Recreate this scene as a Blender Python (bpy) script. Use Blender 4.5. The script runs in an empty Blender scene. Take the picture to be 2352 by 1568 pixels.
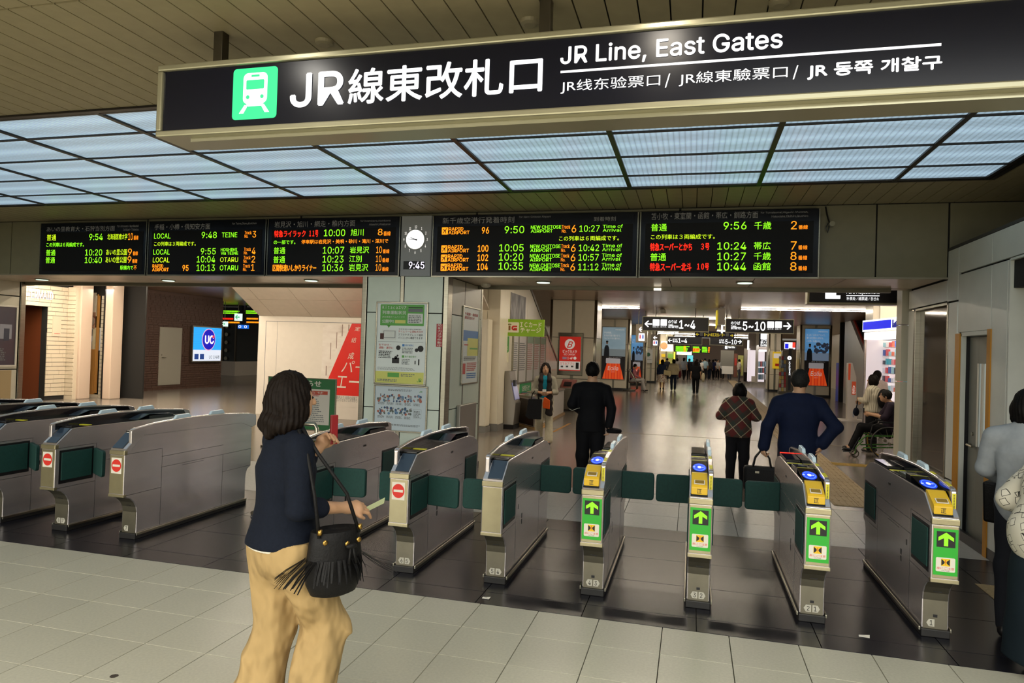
import bpy, math, random
import numpy as np
from mathutils import Vector, Matrix
random.seed(7)
SC = bpy.context.scene
COL = SC.collection
# ---------------------------------------------------------------- camera (24 mm look, almost level, slight roll)
CF, CX, CY, CH = 1579.94, 1176.0, 784.0, 1.8
YAW, PIT, ROL = -0.256664, 0.013008, 0.0323568
_f = Vector((math.sin(YAW)*math.cos(PIT), math.cos(YAW)*math.cos(PIT), math.sin(PIT)))
_r = Vector((math.cos(YAW), -math.sin(YAW), 0)); _u = _r.cross(_f)
CR = math.cos(ROL)*_r + math.sin(ROL)*_u
CU = -math.sin(ROL)*_r + math.cos(ROL)*_u
CFW = _f
cam = bpy.data.objects.new('camera', bpy.data.cameras.new('camera')); COL.objects.link(cam)
M = Matrix((CR, CU, -CFW)).transposed().to_4x4(); M.translation = (0, 0, CH)
cam.matrix_world = M
cam.data.sensor_width = 36; cam.data.lens = CF/2352*36; cam.data.clip_start = .05; cam.data.clip_end = 300
SC.camera = cam
SC.view_settings.view_transform = 'Standard'; SC.view_settings.look = 'None'
SC.view_settings.exposure = 0.0; SC.view_settings.gamma = 1.0; SC.view_settings.use_curve_mapping = False
w = bpy.data.worlds.new('world'); SC.world = w; w.use_nodes = True
w.node_tree.nodes['Background'].inputs[0].default_value = (.75, .7, .62, 1)
w.node_tree.nodes['Background'].inputs[1].default_value = .3
SC.cycles.max_bounces = 6; SC.cycles.diffuse_bounces = 4; SC.cycles.glossy_bounces = 3
SC.cycles.sample_clamp_indirect = 4.0
SC.cycles.caustics_reflective = False; SC.cycles.caustics_refractive = False

def area(name, loc, sx, sy, power, col, rot=(0, 0, 0)):
    l = bpy.data.lights.new(name, 'AREA'); l.shape = 'RECTANGLE'; l.size = sx; l.size_y = sy; l.energy = power; l.color = col
    o = bpy.data.objects.new(name, l); COL.objects.link(o); o.location = loc; o.rotation_euler = rot
    return o
# ceiling lamps of the concourse behind and beside the camera (never in the frame)
area('concourse_lamp', (-4.5, -.6, 3.5), 6, 1.6, 130, (1, .97, .87))
area('concourse_lamp', (1.9, 1.3, 3.5), 3.6, 1.2, 90, (.97, .99, .95))  # unseen; added this far forward to brighten the office wall
area('concourse_lamp', (1.5, -2.2, 3.5), 4, 1.2, 90, (1, .97, .87))
area('concourse_lamp', (-2.5, -7.5, 3.5), 18, 6, 5200, (1, .98, .91))
# two small recessed downlights just in front of the gate sign (above the frame)
area('downlight', (-2.44, 2.57, 3.58), .14, .14, 8, (1, .95, .85))
area('downlight', (-.19, 2.66, 3.58), .14, .14, 8, (1, .90, .75))
def at(x, y, X=None, Y=None, Z=None):
    d = CFW + (x-CX)/CF*CR - (y-CY)/CF*CU
    if X is not None: t = X/d.x
    elif Y is not None: t = Y/d.y
    else: t = (Z-CH)/d.z
    return Vector((0, 0, CH)) + t*d
# ---------------------------------------------------------------- materials
def lin(h):
    c = [int(h[i:i+2], 16)/255 for i in (0, 2, 4)]
    return tuple((v/12.92 if v <= .04045 else ((v+.055)/1.055)**2.4) for v in c)+(1,)
MATS = {}
def mat(name, col, rough=.5, metal=0., emit=0., noise=0., nscale=8., bump=0., bscale=40., stretch=None, alpha=None, trans=0., rnd=0., coat=0., spec=.5):
    if name in MATS: return MATS[name]
    m = bpy.data.materials.new(name); m.use_nodes = True; nt = m.node_tree; N = nt.nodes; L = nt.links
    b = N['Principled BSDF']; c = lin(col) if isinstance(col, str) else tuple(col)+(1,)
    b.inputs['Base Color'].default_value = c; b.inputs['Roughness'].default_value = rough; b.inputs['Metallic'].default_value = metal
    b.inputs['Specular IOR Level'].default_value = spec; b.inputs['Coat Weight'].default_value = coat
    b.inputs['Transmission Weight'].default_value = trans
    if alpha is not None: b.inputs['Alpha'].default_value = alpha
    if emit: b.inputs['Emission Color'].default_value = c; b.inputs['Emission Strength'].default_value = emit
    if noise or bump:
        tc = N.new('ShaderNodeTexCoord'); mp = N.new('ShaderNodeMapping'); L.new(tc.outputs['Object'], mp.inputs[0])
        if stretch: mp.inputs['Scale'].default_value = stretch
        if noise:
            n = N.new('ShaderNodeTexNoise'); n.inputs['Scale'].default_value = nscale; n.inputs['Detail'].default_value = 5
            L.new(mp.outputs[0], n.inputs['Vector'])
            mr = N.new('ShaderNodeMapRange'); mr.inputs[1].default_value = .3; mr.inputs[2].default_value = .7
            mr.inputs[3].default_value = 1-noise; mr.inputs[4].default_value = 1+noise; L.new(n.outputs[0], mr.inputs[0])
            mx = N.new('ShaderNodeVectorMath'); mx.operation = 'SCALE'; mx.inputs[0].default_value = c[:3]; L.new(mr.outputs[0], mx.inputs['Scale'])
            L.new(mx.outputs[0], b.inputs['Base Color'])
        if bump:
            n2 = N.new('ShaderNodeTexNoise'); n2.inputs['Scale'].default_value = bscale; L.new(mp.outputs[0], n2.inputs['Vector'])
            bp = N.new('ShaderNodeBump'); bp.inputs['Strength'].default_value = bump; bp.inputs['Distance'].default_value = .01
            L.new(n2.outputs[0], bp.inputs['Height']); L.new(bp.outputs[0], b.inputs['Normal'])
    if rnd:
        oi = N.new('ShaderNodeObjectInfo'); mr = N.new('ShaderNodeMapRange'); mr.inputs[3].default_value = 1-rnd; mr.inputs[4].default_value = 1+rnd
        L.new(oi.outputs['Random'], mr.inputs[0]); mx = N.new('ShaderNodeVectorMath'); mx.operation = 'SCALE'; L.new(mr.outputs[0], mx.inputs['Scale'])
        src = b.inputs['Base Color'].links
        if src: L.new(src[0].from_socket, mx.inputs[0])
        else: mx.inputs[0].default_value = c[:3]
        L.new(mx.outputs[0], b.inputs['Base Color'])
    MATS[name] = m; return m
def glow(name, col, s=1.0):
    if name in MATS: return MATS[name]
    m = bpy.data.materials.new(name); m.use_nodes = True; b = m.node_tree.nodes['Principled BSDF']
    c = lin(col); b.inputs['Base Color'].default_value = tuple(v*.3 for v in c[:3])+(1,); b.inputs['Emission Color'].default_value = c
    b.inputs['Emission Strength'].default_value = s; b.inputs['Roughness'].default_value = .6; MATS[name] = m; return m
def ramp_mat(name, kind, cols, scale=5., rough=.6, emit=0., pos=None, vec=(1, 1, 1), coords='Object', **kw):
    """procedural pattern: kind noise / voronoi / wave / brick mapped to flat colours"""
    if name in MATS: return MATS[name]
    m = bpy.data.materials.new(name); m.use_nodes = True; nt = m.node_tree; N = nt.nodes; L = nt.links; b = N['Principled BSDF']
    tc = N.new('ShaderNodeTexCoord'); mp = N.new('ShaderNodeMapping'); mp.inputs['Scale'].default_value = vec; L.new(tc.outputs[coords], mp.inputs[0])
    t = N.new({'noise': 'ShaderNodeTexNoise', 'voronoi': 'ShaderNodeTexVoronoi', 'wave': 'ShaderNodeTexWave', 'grad': 'ShaderNodeTexGradient'}[kind])
    if kind != 'grad': t.inputs['Scale'].default_value = scale
    for k, v in kw.items():
        if hasattr(t, k): setattr(t, k, v)
        else: t.inputs[k].default_value = v
    L.new(mp.outputs[0], t.inputs['Vector'])
    r = N.new('ShaderNodeValToRGB'); e = r.color_ramp.elements
    pos = pos or [i/max(1, len(cols)-1) for i in range(len(cols))]
    while len(e) < len(cols): e.new(.5)
    for i, c in enumerate(cols): e[i].position = pos[i]; e[i].color = lin(c)
    L.new(t.outputs['Distance' if kind == 'voronoi' else 0], r.inputs[0]); L.new(r.outputs[0], b.inputs['Base Color'])
    b.inputs['Roughness'].default_value = rough
    if emit: L.new(r.outputs[0], b.inputs['Emission Color']); b.inputs['Emission Strength'].default_value = emit
    MATS[name] = m; return m
# ---------------------------------------------------------------- mesh building
W = {}
def wm(o): return W.get(o, Matrix.Identity(4))
def tag(o, label=None, cat=None, group=None, kind=None):
    for k, v in (('label', label), ('category', cat), ('group', group), ('kind', kind)):
        if v: o[k] = v
    return o
def thing(name, label, cat, loc=(0, 0, 0), rz=0., group=None, kind=None):
    o = bpy.data.objects.new(name, None); COL.objects.link(o); o.location = loc; o.rotation_euler = (0, 0, rz)
    o.empty_display_size = .1
    W[o] = Matrix.Translation(loc) @ Matrix.Rotation(rz, 4, 'Z'); return tag(o, label, cat, group, kind)
def link(name, me, parent=None):
    o = bpy.data.objects.new(name, me); COL.objects.link(o)
    if parent is not None: o.parent = parent; W[o] = wm(parent)
    return o
class MB:
    def __init__(s): s.v = []; s.f = []
    def add(s, vs, fs):
        n = len(s.v); s.v += [tuple(p) for p in vs]; s.f += [[i+n for i in f] for f in fs]; return s
    def box(s, x0, x1, y0, y1, z0, z1):
        x0, x1 = sorted((x0, x1)); y0, y1 = sorted((y0, y1)); z0, z1 = sorted((z0, z1))
        return s.add([(x, y, z) for z in (z0, z1) for y in (y0, y1) for x in (x0, x1)],
                     [(0, 2, 3, 1), (4, 5, 7, 6), (0, 1, 5, 4), (2, 6, 7, 3), (0, 4, 6, 2), (1, 3, 7, 5)])
    def prism(s, poly, a, b):
        """poly: list of points (Vector 3d) closed; a,b: offset vectors"""
        n = len(poly); a = Vector(a); b = Vector(b)
        vs = [Vector(p)+a for p in poly]+[Vector(p)+b for p in poly]
        fs = [list(range(n))[::-1], list(range(n, 2*n))]+[(i, (i+1) % n, n+(i+1) % n, n+i) for i in range(n)]
        return s.add(vs, fs)
    def tube(s, pts, r, n=8, caps=True):
        pts = [Vector(p) for p in pts]; rs = r if isinstance(r, (list, tuple)) else [r]*len(pts); base = len(s.v)
        up = None
        for i, p in enumerate(pts):
            d = (pts[min(i+1, len(pts)-1)]-pts[max(i-1, 0)]).normalized()
            a = Vector((0, 0, 1)) if abs(d.z) < .9 else Vector((1, 0, 0))
            if up is not None and abs(up.dot(d)) < .95: a = up
            e1 = (a-d*a.dot(d)).normalized(); e2 = d.cross(e1); up = e1
            for k in range(n):
                t = 2*math.pi*k/n; q = p+(e1*math.cos(t)+e2*math.sin(t))*rs[i]; s.v.append(tuple(q))
        for i in range(len(pts)-1):
            for k in range(n):
                a0 = base+i*n+k; a1 = base+i*n+(k+1) % n; s.f.append([a0, a1, a1+n, a0+n])
        if caps: s.f.append([base+k for k in range(n)][::-1]); s.f.append([base+(len(pts)-1)*n+k for k in range(n)])
        return s
    def cyl(s, c, r, h, n=20, axis='z', r2=None):
        c = Vector(c); d = {'x': Vector((1, 0, 0)), 'y': Vector((0, 1, 0)), 'z': Vector((0, 0, 1))}[axis]
        return s.tube([c, c+d*h], [r, r if r2 is None else r2], n)
    def lathe(s, c, prof, n=16):
        base = len(s.v); c = Vector(c)
        for r, z in prof:
            for k in range(n): t = 2*math.pi*k/n; s.v.append((c.x+r*math.cos(t), c.y+r*math.sin(t), c.z+z))
        for i in range(len(prof)-1):
            for k in range(n): a0 = base+i*n+k; a1 = base+i*n+(k+1) % n; s.f.append([a0, a1, a1+n, a0+n])
        s.f.append([base+k for k in range(n)][::-1]); s.f.append([base+(len(prof)-1)*n+k for k in range(n)]); return s
    def ball(s, c, r, n=10, m=7):
        r = (r, r, r) if not isinstance(r, (tuple, list)) else r
        base = len(s.v)
        for i in range(m+1):
            ph = math.pi*i/m
            for k in range(n):
                t = 2*math.pi*k/n; s.v.append((c[0]+r[0]*math.sin(ph)*math.cos(t), c[1]+r[1]*math.sin(ph)*math.sin(t), c[2]+r[2]*math.cos(ph)))
        for i in range(m):
            for k in range(n): a0 = base+i*n+k; a1 = base+i*n+(k+1) % n; s.f.append([a0, a0+n, a1+n, a1])
        return s
    def mesh(s, name, inv=None):
        me = bpy.data.meshes.new(name)
        vs = s.v if inv is None else [tuple(inv @ Vector(p)) for p in s.v]
        me.from_pydata(vs, [], s.f); me.update(); return me
    def build(s, name, m, parent=None, world=True, smooth=False, bevel=0., seg=2, org=None):
        if parent is None:
            a = np.array(s.v)
            loc = Vector(((a[:, 0].min()+a[:, 0].max())/2, (a[:, 1].min()+a[:, 1].max())/2, a[:, 2].min())) if org is None else Vector(org)
            inv = Matrix.Translation(-loc)
        else: inv = wm(parent).inverted() if world else None
        me = s.mesh(name, inv); me.materials.append(m); o = link(name, me, parent)
        if parent is None: o.location = loc; W[o] = Matrix.Translation(loc)
        if smooth:
            me.polygons.foreach_set('use_smooth', [True]*len(me.polygons))
        if bevel:
            bm = o.modifiers.new('bevel', 'BEVEL'); bm.width = bevel; bm.segments = seg; bm.limit_method = 'ANGLE'
        return o
class Pl:
    """a wall plane: axis+value; u to the reader's right, v up, n toward the reader"""
    def __init__(s, axis, val, face):
        s.a, s.val = axis, val
        if axis == 'Y': s.u = Vector((1, 0, 0)) if face < 0 else Vector((-1, 0, 0)); s.n = Vector((0, face, 0)); s.o = Vector((0, val, 0))
        else: s.n = Vector((face, 0, 0)); s.u = Vector((0, 1 if face > 0 else -1, 0)); s.o = Vector((val, 0, 0))
        s.v = Vector((0, 0, 1))
    def uv(s, x, y):
        p = at(x, y, **{s.a: s.val})-s.o; return p.dot(s.u), p.dot(s.v)
    def box(s, x0, y0, x1, y1):
        """pixel box given by its left-bottom and right-top"""
        a = s.uv(x0, y1); b = s.uv(x1, y0); return min(a[0], b[0]), a[1], max(a[0], b[0]), b[1]
    def P(s, u, v, d=0.): return s.o+s.u*u+s.v*v+s.n*d
    def slab(s, mb, b, d0=0., d1=.01):
        u0, v0, u1, v1 = b
        return mb.prism([s.P(u0, v0), s.P(u1, v0), s.P(u1, v1), s.P(u0, v1)], s.n*d0, s.n*d1) if True else None
    def rslab(s, mb, b, r, d0, d1, k=5):
        u0, v0, u1, v1 = b; pts = []
        for cx, cy, a0 in ((u1-r, v0+r, -90), (u1-r, v1-r, 0), (u0+r, v1-r, 90), (u0+r, v0+r, 180)):
            for i in range(k+1): t = math.radians(a0+90*i/k); pts.append(s.P(cx+r*math.cos(t), cy+r*math.sin(t)))
        return mb.prism(pts, s.n*d0, s.n*d1)
    def disc(s, mb, c, r, d0, d1, k=28, ry=None):
        ry = r if ry is None else ry
        return mb.prism([s.P(c[0]+r*math.cos(2*math.pi*i/k), c[1]+ry*math.sin(2*math.pi*i/k)) for i in range(k)], s.n*d0, s.n*d1)
    def poly(s, mb, pts, d0, d1): return mb.prism([s.P(*p) for p in pts], s.n*d0, s.n*d1)
def plate(name, m, pl, b, parent=None, d0=0., d1=.01, r=0., bevel=0.):
    mb = MB(); pl.rslab(mb, b, r, d0, d1) if r else pl.slab(mb, b, d0, d1)
    return mb.build(name, m, parent, bevel=bevel)
def frame(name, m, pl, b, w_, parent=None, d0=0., d1=.03, bevel=.003):
    u0, v0, u1, v1 = b; mb = MB()
    for q in ((u0-w_, v0-w_, u1+w_, v0), (u0-w_, v1, u1+w_, v1+w_), (u0-w_, v0, u0, v1), (u1, v0, u1+w_, v1)): pl.slab(mb, q, d0, d1)
    return mb.build(name, m, parent, bevel=bevel)
TX = []
try:    # Blender's own bundled grotesque face; the built-in default face if it is not there
    FONT = bpy.data.fonts.load(bpy.utils.resource_path('LOCAL')+'/datafiles/fonts/Inter.woff2')
except Exception:
    FONT = None
def T(s, m, pl, b, parent, bold=0., name='lettering', d=.004, shear=0.):
    if s[:2] != 'JR' and any(0x3000 <= ord(c) < 0xa000 for c in s): s = ''.join(chr(ord(c)+0xfee0) if c.isalnum() and ord(c) < 128 else c for c in s)
    TX.append((s, m, pl, b, parent, bold, name, d, shear))
def flush_text():
    obs = []
    cache = {}
    for t in TX:
        key = (t[0], t[5], t[8])
        if key in cache: continue
        c = bpy.data.curves.new('t', 'FONT'); c.body = t[0];  c.resolution_u = 4; c.size = 1
        if FONT and max(map(ord, t[0])) < 0x2000: c.font = FONT
        c.shear = t[8]
        o = bpy.data.objects.new('t', c); COL.objects.link(o); cache[key] = o
    bpy.context.view_layer.update(); dg = bpy.context.evaluated_depsgraph_get(); geo = {}
    for k, o in cache.items():
        me = bpy.data.meshes.new_from_object(o.evaluated_get(dg)); n = len(me.vertices)
        co = np.empty(n*3); me.vertices.foreach_get('co', co); co = co.reshape(-1, 3)
        geo[k] = (co, [list(p.vertices) for p in me.polygons]); bpy.data.meshes.remove(me)
    for o in cache.values():
        c = o.data; bpy.data.objects.remove(o); bpy.data.curves.remove(c)
    acc = {}
    for s, m, pl, b, parent, bold, name, d, sh in TX:
        co, fs = geo[(s, bold, sh)]
        if not len(co): continue
        lo = co.min(0); hi = co.max(0); sx = (b[2]-b[0])/max(1e-6, hi[0]-lo[0]); sy = (b[3]-b[1])/max(1e-6, hi[1]-lo[1])
        if s in '1-/ー': sx = min(sx, sy)
        vs = [tuple(pl.P(b[0]+(p[0]-lo[0])*sx, b[1]+(p[1]-lo[1])*sy, d)) for p in co]
        mb = MB().add(vs, fs)
        if bold >= .012:      # heavier strokes: nudged copies of the outline
            o_ = bold*(b[3]-b[1]); n_ = (pl.n*.0004)
            for i, (du, dv) in enumerate(((o_, 0), (-o_, 0), (0, o_), (0, -o_)) if bold >= .018 else ((o_, 0), (-o_, 0))):
                q_ = pl.u*du+pl.v*dv-n_*(i+1); mb.add([tuple(Vector(v)+q_) for v in vs], fs)
        mb.build(name, m, parent)
# ================================================================ STRUCTURE
M_grout = mat('grout', '4a463c', .8)
M_white_tile = mat('terrazzo_tile', 'b4b09f', .38, noise=.07, nscale=60, rnd=.035)
M_black = mat('black_granite', '18181e', .27, noise=.25, nscale=30, rnd=.12, spec=.22)
M_pale = mat('pale_floor_tile', 'a6a6a2', .24, noise=.05, nscale=30, rnd=.03)
M_hall_floor = mat('hall_floor_stone', '6f675e', .2, noise=.05, nscale=3)
M_slat = mat('ceiling_slat_paint', '93886a', .5, noise=.06, nscale=12, rnd=.03)
M_dark = mat('dark_gap', '14120f', .9)
M_panel = mat('cream_wall_panel', 'c0bba6', .33, noise=.03, nscale=6)
M_panel_g = mat('pale_green_panel', 'c9d3c4', .3, noise=.03, nscale=6)
M_beam = mat('beam_panel', '767159', .45, noise=.05, nscale=7)
M_soffit = mat('soffit_metal', 'c0b09c', .28, metal=.25, noise=.04)
M_steel = mat('brushed_steel', '9a9686', .28, metal=1., noise=.12, nscale=5, stretch=(1, 1, 12))
M_steel_d = mat('dark_steel', '5b554a', .3, metal=.9)
M_blackplastic = mat('black_plastic', '121214', .35)
M_hallceil = mat('hall_ceiling_metal', 'bfa58a', .28, metal=.35, noise=.05, nscale=2)
M_white = mat('white_paint', 'cfc8b8', .45)
M_brick_w = mat('white_brick', 'bfb29c', .5, rnd=.06)
M_brick_d = mat('brown_brick', '5a4034', .6, rnd=.15, noise=.1)

floor = thing('floor', None, None, (0, 0, 0), kind='structure')
MB().box(-30, 12, -8, 70, -.12, -.012).build('floor_base', M_grout, floor)
def tiles(name, m, xs, ys, keep, gap=.0035, thick=.012):
    cache = {}
    rest = MB()
    for i in range(len(xs)-1):
        for j in range(len(ys)-1):
            x0, x1, y0, y1 = xs[i], xs[i+1], ys[j], ys[j+1]
            if not keep((x0+x1)/2, (y0+y1)/2):
                rest.box(x0+gap/2, x1-gap/2, y0+gap/2, y1-gap/2, -thick, 0); continue
            k = (round(x1-x0, 4), round(y1-y0, 4))
            if k not in cache:
                a, b = (x1-x0-gap)/2, (y1-y0-gap)/2; mb = MB().box(-a, a, -b, b, -thick, -.001)
                mb.v[4:] = [(x*(1-.0015/a), y*(1-.0015/b), 0) for x, y, z in mb.v[4:]]; cache[k] = mb.mesh(name); cache[k].materials.append(m)
            o = link(name, cache[k], floor); o.location = ((x0+x1)/2, (y0+y1)/2, random.uniform(-.0004, 0))
    if rest.v: tag(rest.build(name+'_field', m, floor), kind='stuff')
wx = [-.98+.42*i for i in range(-15, 12)]; wy = [4.7-.4275*i for i in range(0, 7)][::-1]
tiles('floor_tile', M_white_tile, wx, wy, lambda x, y: y > 2.6 and -6.4 < x < 2.2)
MB().box(-30, 12, -8, wy[0], -.012, 0).build('concourse_paving', M_white_tile, floor)
MB().box(-30, wx[0], wy[0], 4.7, -.012, 0).build('concourse_paving', M_white_tile, floor)
MB().box(wx[-1], 12, wy[0], 4.7, -.012, 0).build('concourse_paving', M_white_tile, floor)
bx = [.077+.7605*i for i in range(-18, 7)]
tiles('granite_slab', M_black, bx, [4.7, 4.94, 5.59, 6.24, 6.89, 7.32], lambda x, y: -9.5 < x < 2.9)
MB().box(-30, bx[0], 4.7, 7.32, -.012, 0).build('granite_paving', M_black, floor)
MB().box(bx[-1], 12, 4.7, 7.32, -.012, 0).build('granite_paving', M_black, floor)
tiles('pale_tile', M_pale, [-4.3+.6*i for i in range(0, 14)], [7.32, 7.92, 8.52, 9.12], lambda x, y: True, gap=.004)
MB().box(-30, -4.3, 7.32, 9.12, -.012, 0).box(3.5, 12, 7.32, 9.12, -.012, 0).build('pale_paving', M_pale, floor)
MB().box(-30, 12, 9.12, 70, -.012, 0).build('hall_paving', M_hall_floor, floor)
# tactile path, branch and joint strips
M_tact = mat('tactile_paving', '9a8560', .6, noise=.08, nscale=20, rnd=.08)
M_tact_y = mat('tactile_yellow', 'a98a3c', .6, noise=.08, nscale=20, rnd=.08)
def tactile(p0, p1, wid, step, m, bumps, name, n_obj=40):
    p0 = Vector(p0); p1 = Vector(p1); d = (p1-p0); L = d.length; d.normalize(); s = Vector((-d.y, d.x, 0)); n = int(L/step)
    far = MB()
    for i in range(n):
        a = p0+d*(i*step)
        for q in (0, 1) if wid > .4 else (0,):
            w0 = s*(q*wid/(2 if wid > .4 else 1)-wid/2); w1 = w0+s*(wid/(2 if wid > .4 else 1)-.006)
            mb = MB() if i < n_obj else far
            mb.prism([a+w0, a+d*(step-.006)+w0, a+d*(step-.006)+w1, a+w1][::-1], (0, 0, .0005), (0, 0, .005))
            if i < n_obj:
                for k in range(4):
                    if bumps == 'bar':
                        c = w0+(w1-w0)*((k+.5)/4); e = s*.011; b0 = a+c+d*.02; b1 = a+c+d*(step-.03)
                        mb.prism([b0-e, b1-e, b1+e, b0+e][::-1], (0, 0, .005), (0, 0, .010))
                    else:
                        for l in range(4):
                            c = a+d*(step*(l+.5)/4)+w0+(w1-w0)*((k+.5)/4); mb.lathe((c.x, c.y, .005), [(.016, 0), (.010, .005)], 6)
                mb.build(name, m, floor)
    if far.v: tag(far.build(name+'_run', m, floor), kind='stuff')
ta = at(1975, 1165, Z=0); tb = at(1680, 873, Z=0)
tactile(tb*0+Vector((ta.x, ta.y, 0)), Vector((tb.x, tb.y, 0)), .6, .3, M_tact, 'bar', 'tactile_tile')
tc0 = at(1905, 1064, Z=0); tc1 = at(2000, 1072, Z=0)
tactile((tc0.x, tc0.y, 0), (tc1.x+.4, tc0.y, 0), .3, .3, M_tact_y, 'bar', 'tactile_tile')
td0 = at(2200, 1300, Z=0)
tactile((2.45, 5.0, 0), (2.45, 6.6, 0), .3, .3, M_tact, 'dot', 'tactile_tile')
M_line = mat('floor_line_tape', 'a6793e', .5)
for (a, b, wd) in (((1165, 985), (1316, 962), .0),):
    pass
for (x0, y0, x1, y1) in ((1270, 992, 1309, 972), (1235, 988, 1256, 976)):
    a = at(x0, y0, Z=0); b = at(x1, y1, Z=0); s = Vector((.035, 0, 0))
    MB().prism([a-s, a+s, b+s, b-s][::1], (0, 0, .0005), (0, 0, .002)).build('floor_line', M_line, floor)
M_joint = mat('floor_joint', '7c6c4c', .5)
MB().box(-6, 8, 15.9, 15.96, .0003, .0015).build('floor_line', M_joint, floor)
MB().box(-13.6, -11, 27.0, 27.12, .0003, .002).box(-13.6, -11, 22.9, 23.0, .0003, .002).build('floor_line', mat('yellow_floor_line', 'a58a3a', .5), floor)

# --- main ceiling: slats along the depth, luminous field, dark recess above the office
ceiling = thing('ceiling', None, None, (0, 0, 3.6), kind='structure')
MB().box(-14, 5.5, -8, 8.75, 3.66, 3.76).build('ceiling_deck', M_dark, ceiling)
def slats(x0, x1, y0, y1):
    n0 = math.ceil((x0+3.728)/.1622); n1 = math.floor((x1+3.728)/.1622); me = None
    for i in range(n0, n1):
        if me is None:
            mb = MB().box(.004, .158, y0, y1, 3.6, 3.615); mb.v = [(x, y, z-3.6) for x, y, z in mb.v]; me = mb.mesh('ceiling_slat'); me.materials.append(M_slat)
        o = link('ceiling_slat', me, ceiling); o.location = (-3.728+.1622*i, 0, 0)
slats(-8.6, 2.5, 2.95, 4.385)
slats(-8.6, 2.5, 1.45, 2.935)
MB().box(-14, -8.6, -8, 4.385, 3.6, 3.62).box(2.5, 5.5, -8, 4.385, 3.6, 3.62).box(-8.6, 2.5, -8, 1.44, 3.6, 3.62).build('ceiling_sheet', M_slat, ceiling)
slats(-13.2, 5.2, 7.53, 8.58)
MB().box(2.80, 5.5, 4.385, 7.53, 3.6, 3.62).build('ceiling_sheet', M_slat, ceiling)
M_lbar = mat('luminous_ceiling_bar', '2b2622', .4, metal=.4)
lum = thing('luminous_ceiling', 'large backlit prismatic panel ceiling with dark grid bars above the ticket gates', 'ceiling light', (-2, 6, 3.6))
def lum_mat():
    m = bpy.data.materials.new('prismatic_diffuser'); m.use_nodes = True; N = m.node_tree.nodes; L = m.node_tree.links; b = N['Principled BSDF']
    tc = N.new('ShaderNodeTexCoord'); sp = N.new('ShaderNodeSeparateXYZ'); L.new(tc.outputs['Object'], sp.inputs[0])
    def math_(op, a, b_=None):
        n = N.new('ShaderNodeMath'); n.operation = op
        for i, v in enumerate((a, b_)):
            if v is None: continue
            if isinstance(v, (int, float)): n.inputs[i].default_value = v
            else: L.new(v, n.inputs[i])
        return n.outputs[0]
    cx = math_('ABSOLUTE', math_('SINE', math_('MULTIPLY', sp.outputs[0], 68.)))
    cy = math_('ABSOLUTE', math_('SINE', math_('MULTIPLY', sp.outputs[1], 90.)))
    pr = math_('MULTIPLY', math_('POWER', cx, .35), math_('POWER', cy, .35))
    # tubes behind each pane, drawn as brighter bands in the emission
    tb_ = math_('POWER', math_('ABSOLUTE', math_('COSINE', math_('MULTIPLY', math_('ADD', sp.outputs[1], .02), 9.4))), 3.)
    s = math_('ADD', math_('MULTIPLY', pr, .46), .27); s = math_('MULTIPLY', s, math_('ADD', math_('MULTIPLY', tb_, .35), .78))
    b.inputs['Base Color'].default_value = (.25, .3, .32, 1); b.inputs['Roughness'].default_value = .3
    b.inputs['Emission Color'].default_value = lin('c0e0f6'); L.new(s, b.inputs['Emission Strength']); return m
M_lum = lum_mat()
LX = [-11.32, -9.99, -8.66, -7.325, -5.995, -4.67, -3.355, -2.03, -.70, .615, 1.885, 2.68]; LY = [4.47, 4.96, 5.605, 6.30, 6.98, 7.47]
for i in range(len(LX)-1):
    for j in range(5):
        MB().box(LX[i]+.014, LX[i+1]-.014, LY[j]+.01, LY[j+1]-.01, 3.605, 3.615).build('diffuser_panel', M_lum, lum)
for x in LX: MB().box(x-.022, x+.022, LY[0]-.03, LY[-1]+.03, 3.588, 3.635).build('grid_bar', M_lbar, lum)
for y in LY: MB().box(LX[0], LX[-1], y-.011, y+.011, 3.59, 3.634).build('cross_bar', M_lbar, lum)
MB().box(LX[0]-.06, LX[-1]+.08, 4.39, 4.44, 3.585, 3.62).box(LX[0]-.06, LX[-1]+.08, 7.50, 7.53, 3.585, 3.62).box(LX[-1]+.03, LX[-1]+.08, 4.44, 7.5, 3.585, 3.62).build('edge_trim', M_lbar, lum)
for (x, y) in ((1217, 48), (745, 95), (1790, 4)):
    p = at(x, y, Z=3.6)
    tag(MB().lathe((p.x, p.y, 3.575), [(.03, 0), (.05, .008), (.055, .025)], 20).build('smoke_detector', mat('detector', '8d8368', .5), None),
        {1217: 'small round ceiling sensor right of the second sign hanger', 745: 'small round ceiling sensor above the left part of the gate sign', 1790: 'small round ceiling sensor above the words East Gates'}[x], 'smoke detector')
# --- header beam
beam = thing('trim_1', None, None, (0, 8.6, 2.75), kind='structure')
MB().box(-14, 5.5, 8.62, 10.0, 2.78, 3.7).build('beam_core', M_dark, beam)
for a, b_ in ((-13.6, -11.9), (-11.88, -10.61), (-10.6, -8.0), (-7.98, -5.4), (-5.38, -2.8), (-2.78, -.2), (-.18, 1.985), (1.995, 2.715), (2.73, 4.2)):
    z0 = 2.765 if b_ < 2.72 else 2.76
    MB().box(a+.003, b_-.003, 8.6, 8.62, z0, 3.595).build('beam_panel', M_beam, beam, bevel=.002)
MB().box(-13.6, 2.72, 8.585, 8.61, 2.745, 2.765).build('beam_edge', mat('beam_edge_trim', '8f8875', .4, metal=.3), beam)
soff = thing('trim_2', None, None, (0, 9.3, 2.75), kind='structure')
k = 0
for i in range(16):
    x0 = -13.3+1.0*i; 
    for (y0, y1) in ((8.6, 9.16), (9.165, 9.75)):
        if x0 < 2.7: MB().box(x0+.004, min(x0+.996, 2.715), y0, y1, 2.75, 2.765).build('soffit_panel', M_soffit, soff, bevel=.002)
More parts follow.
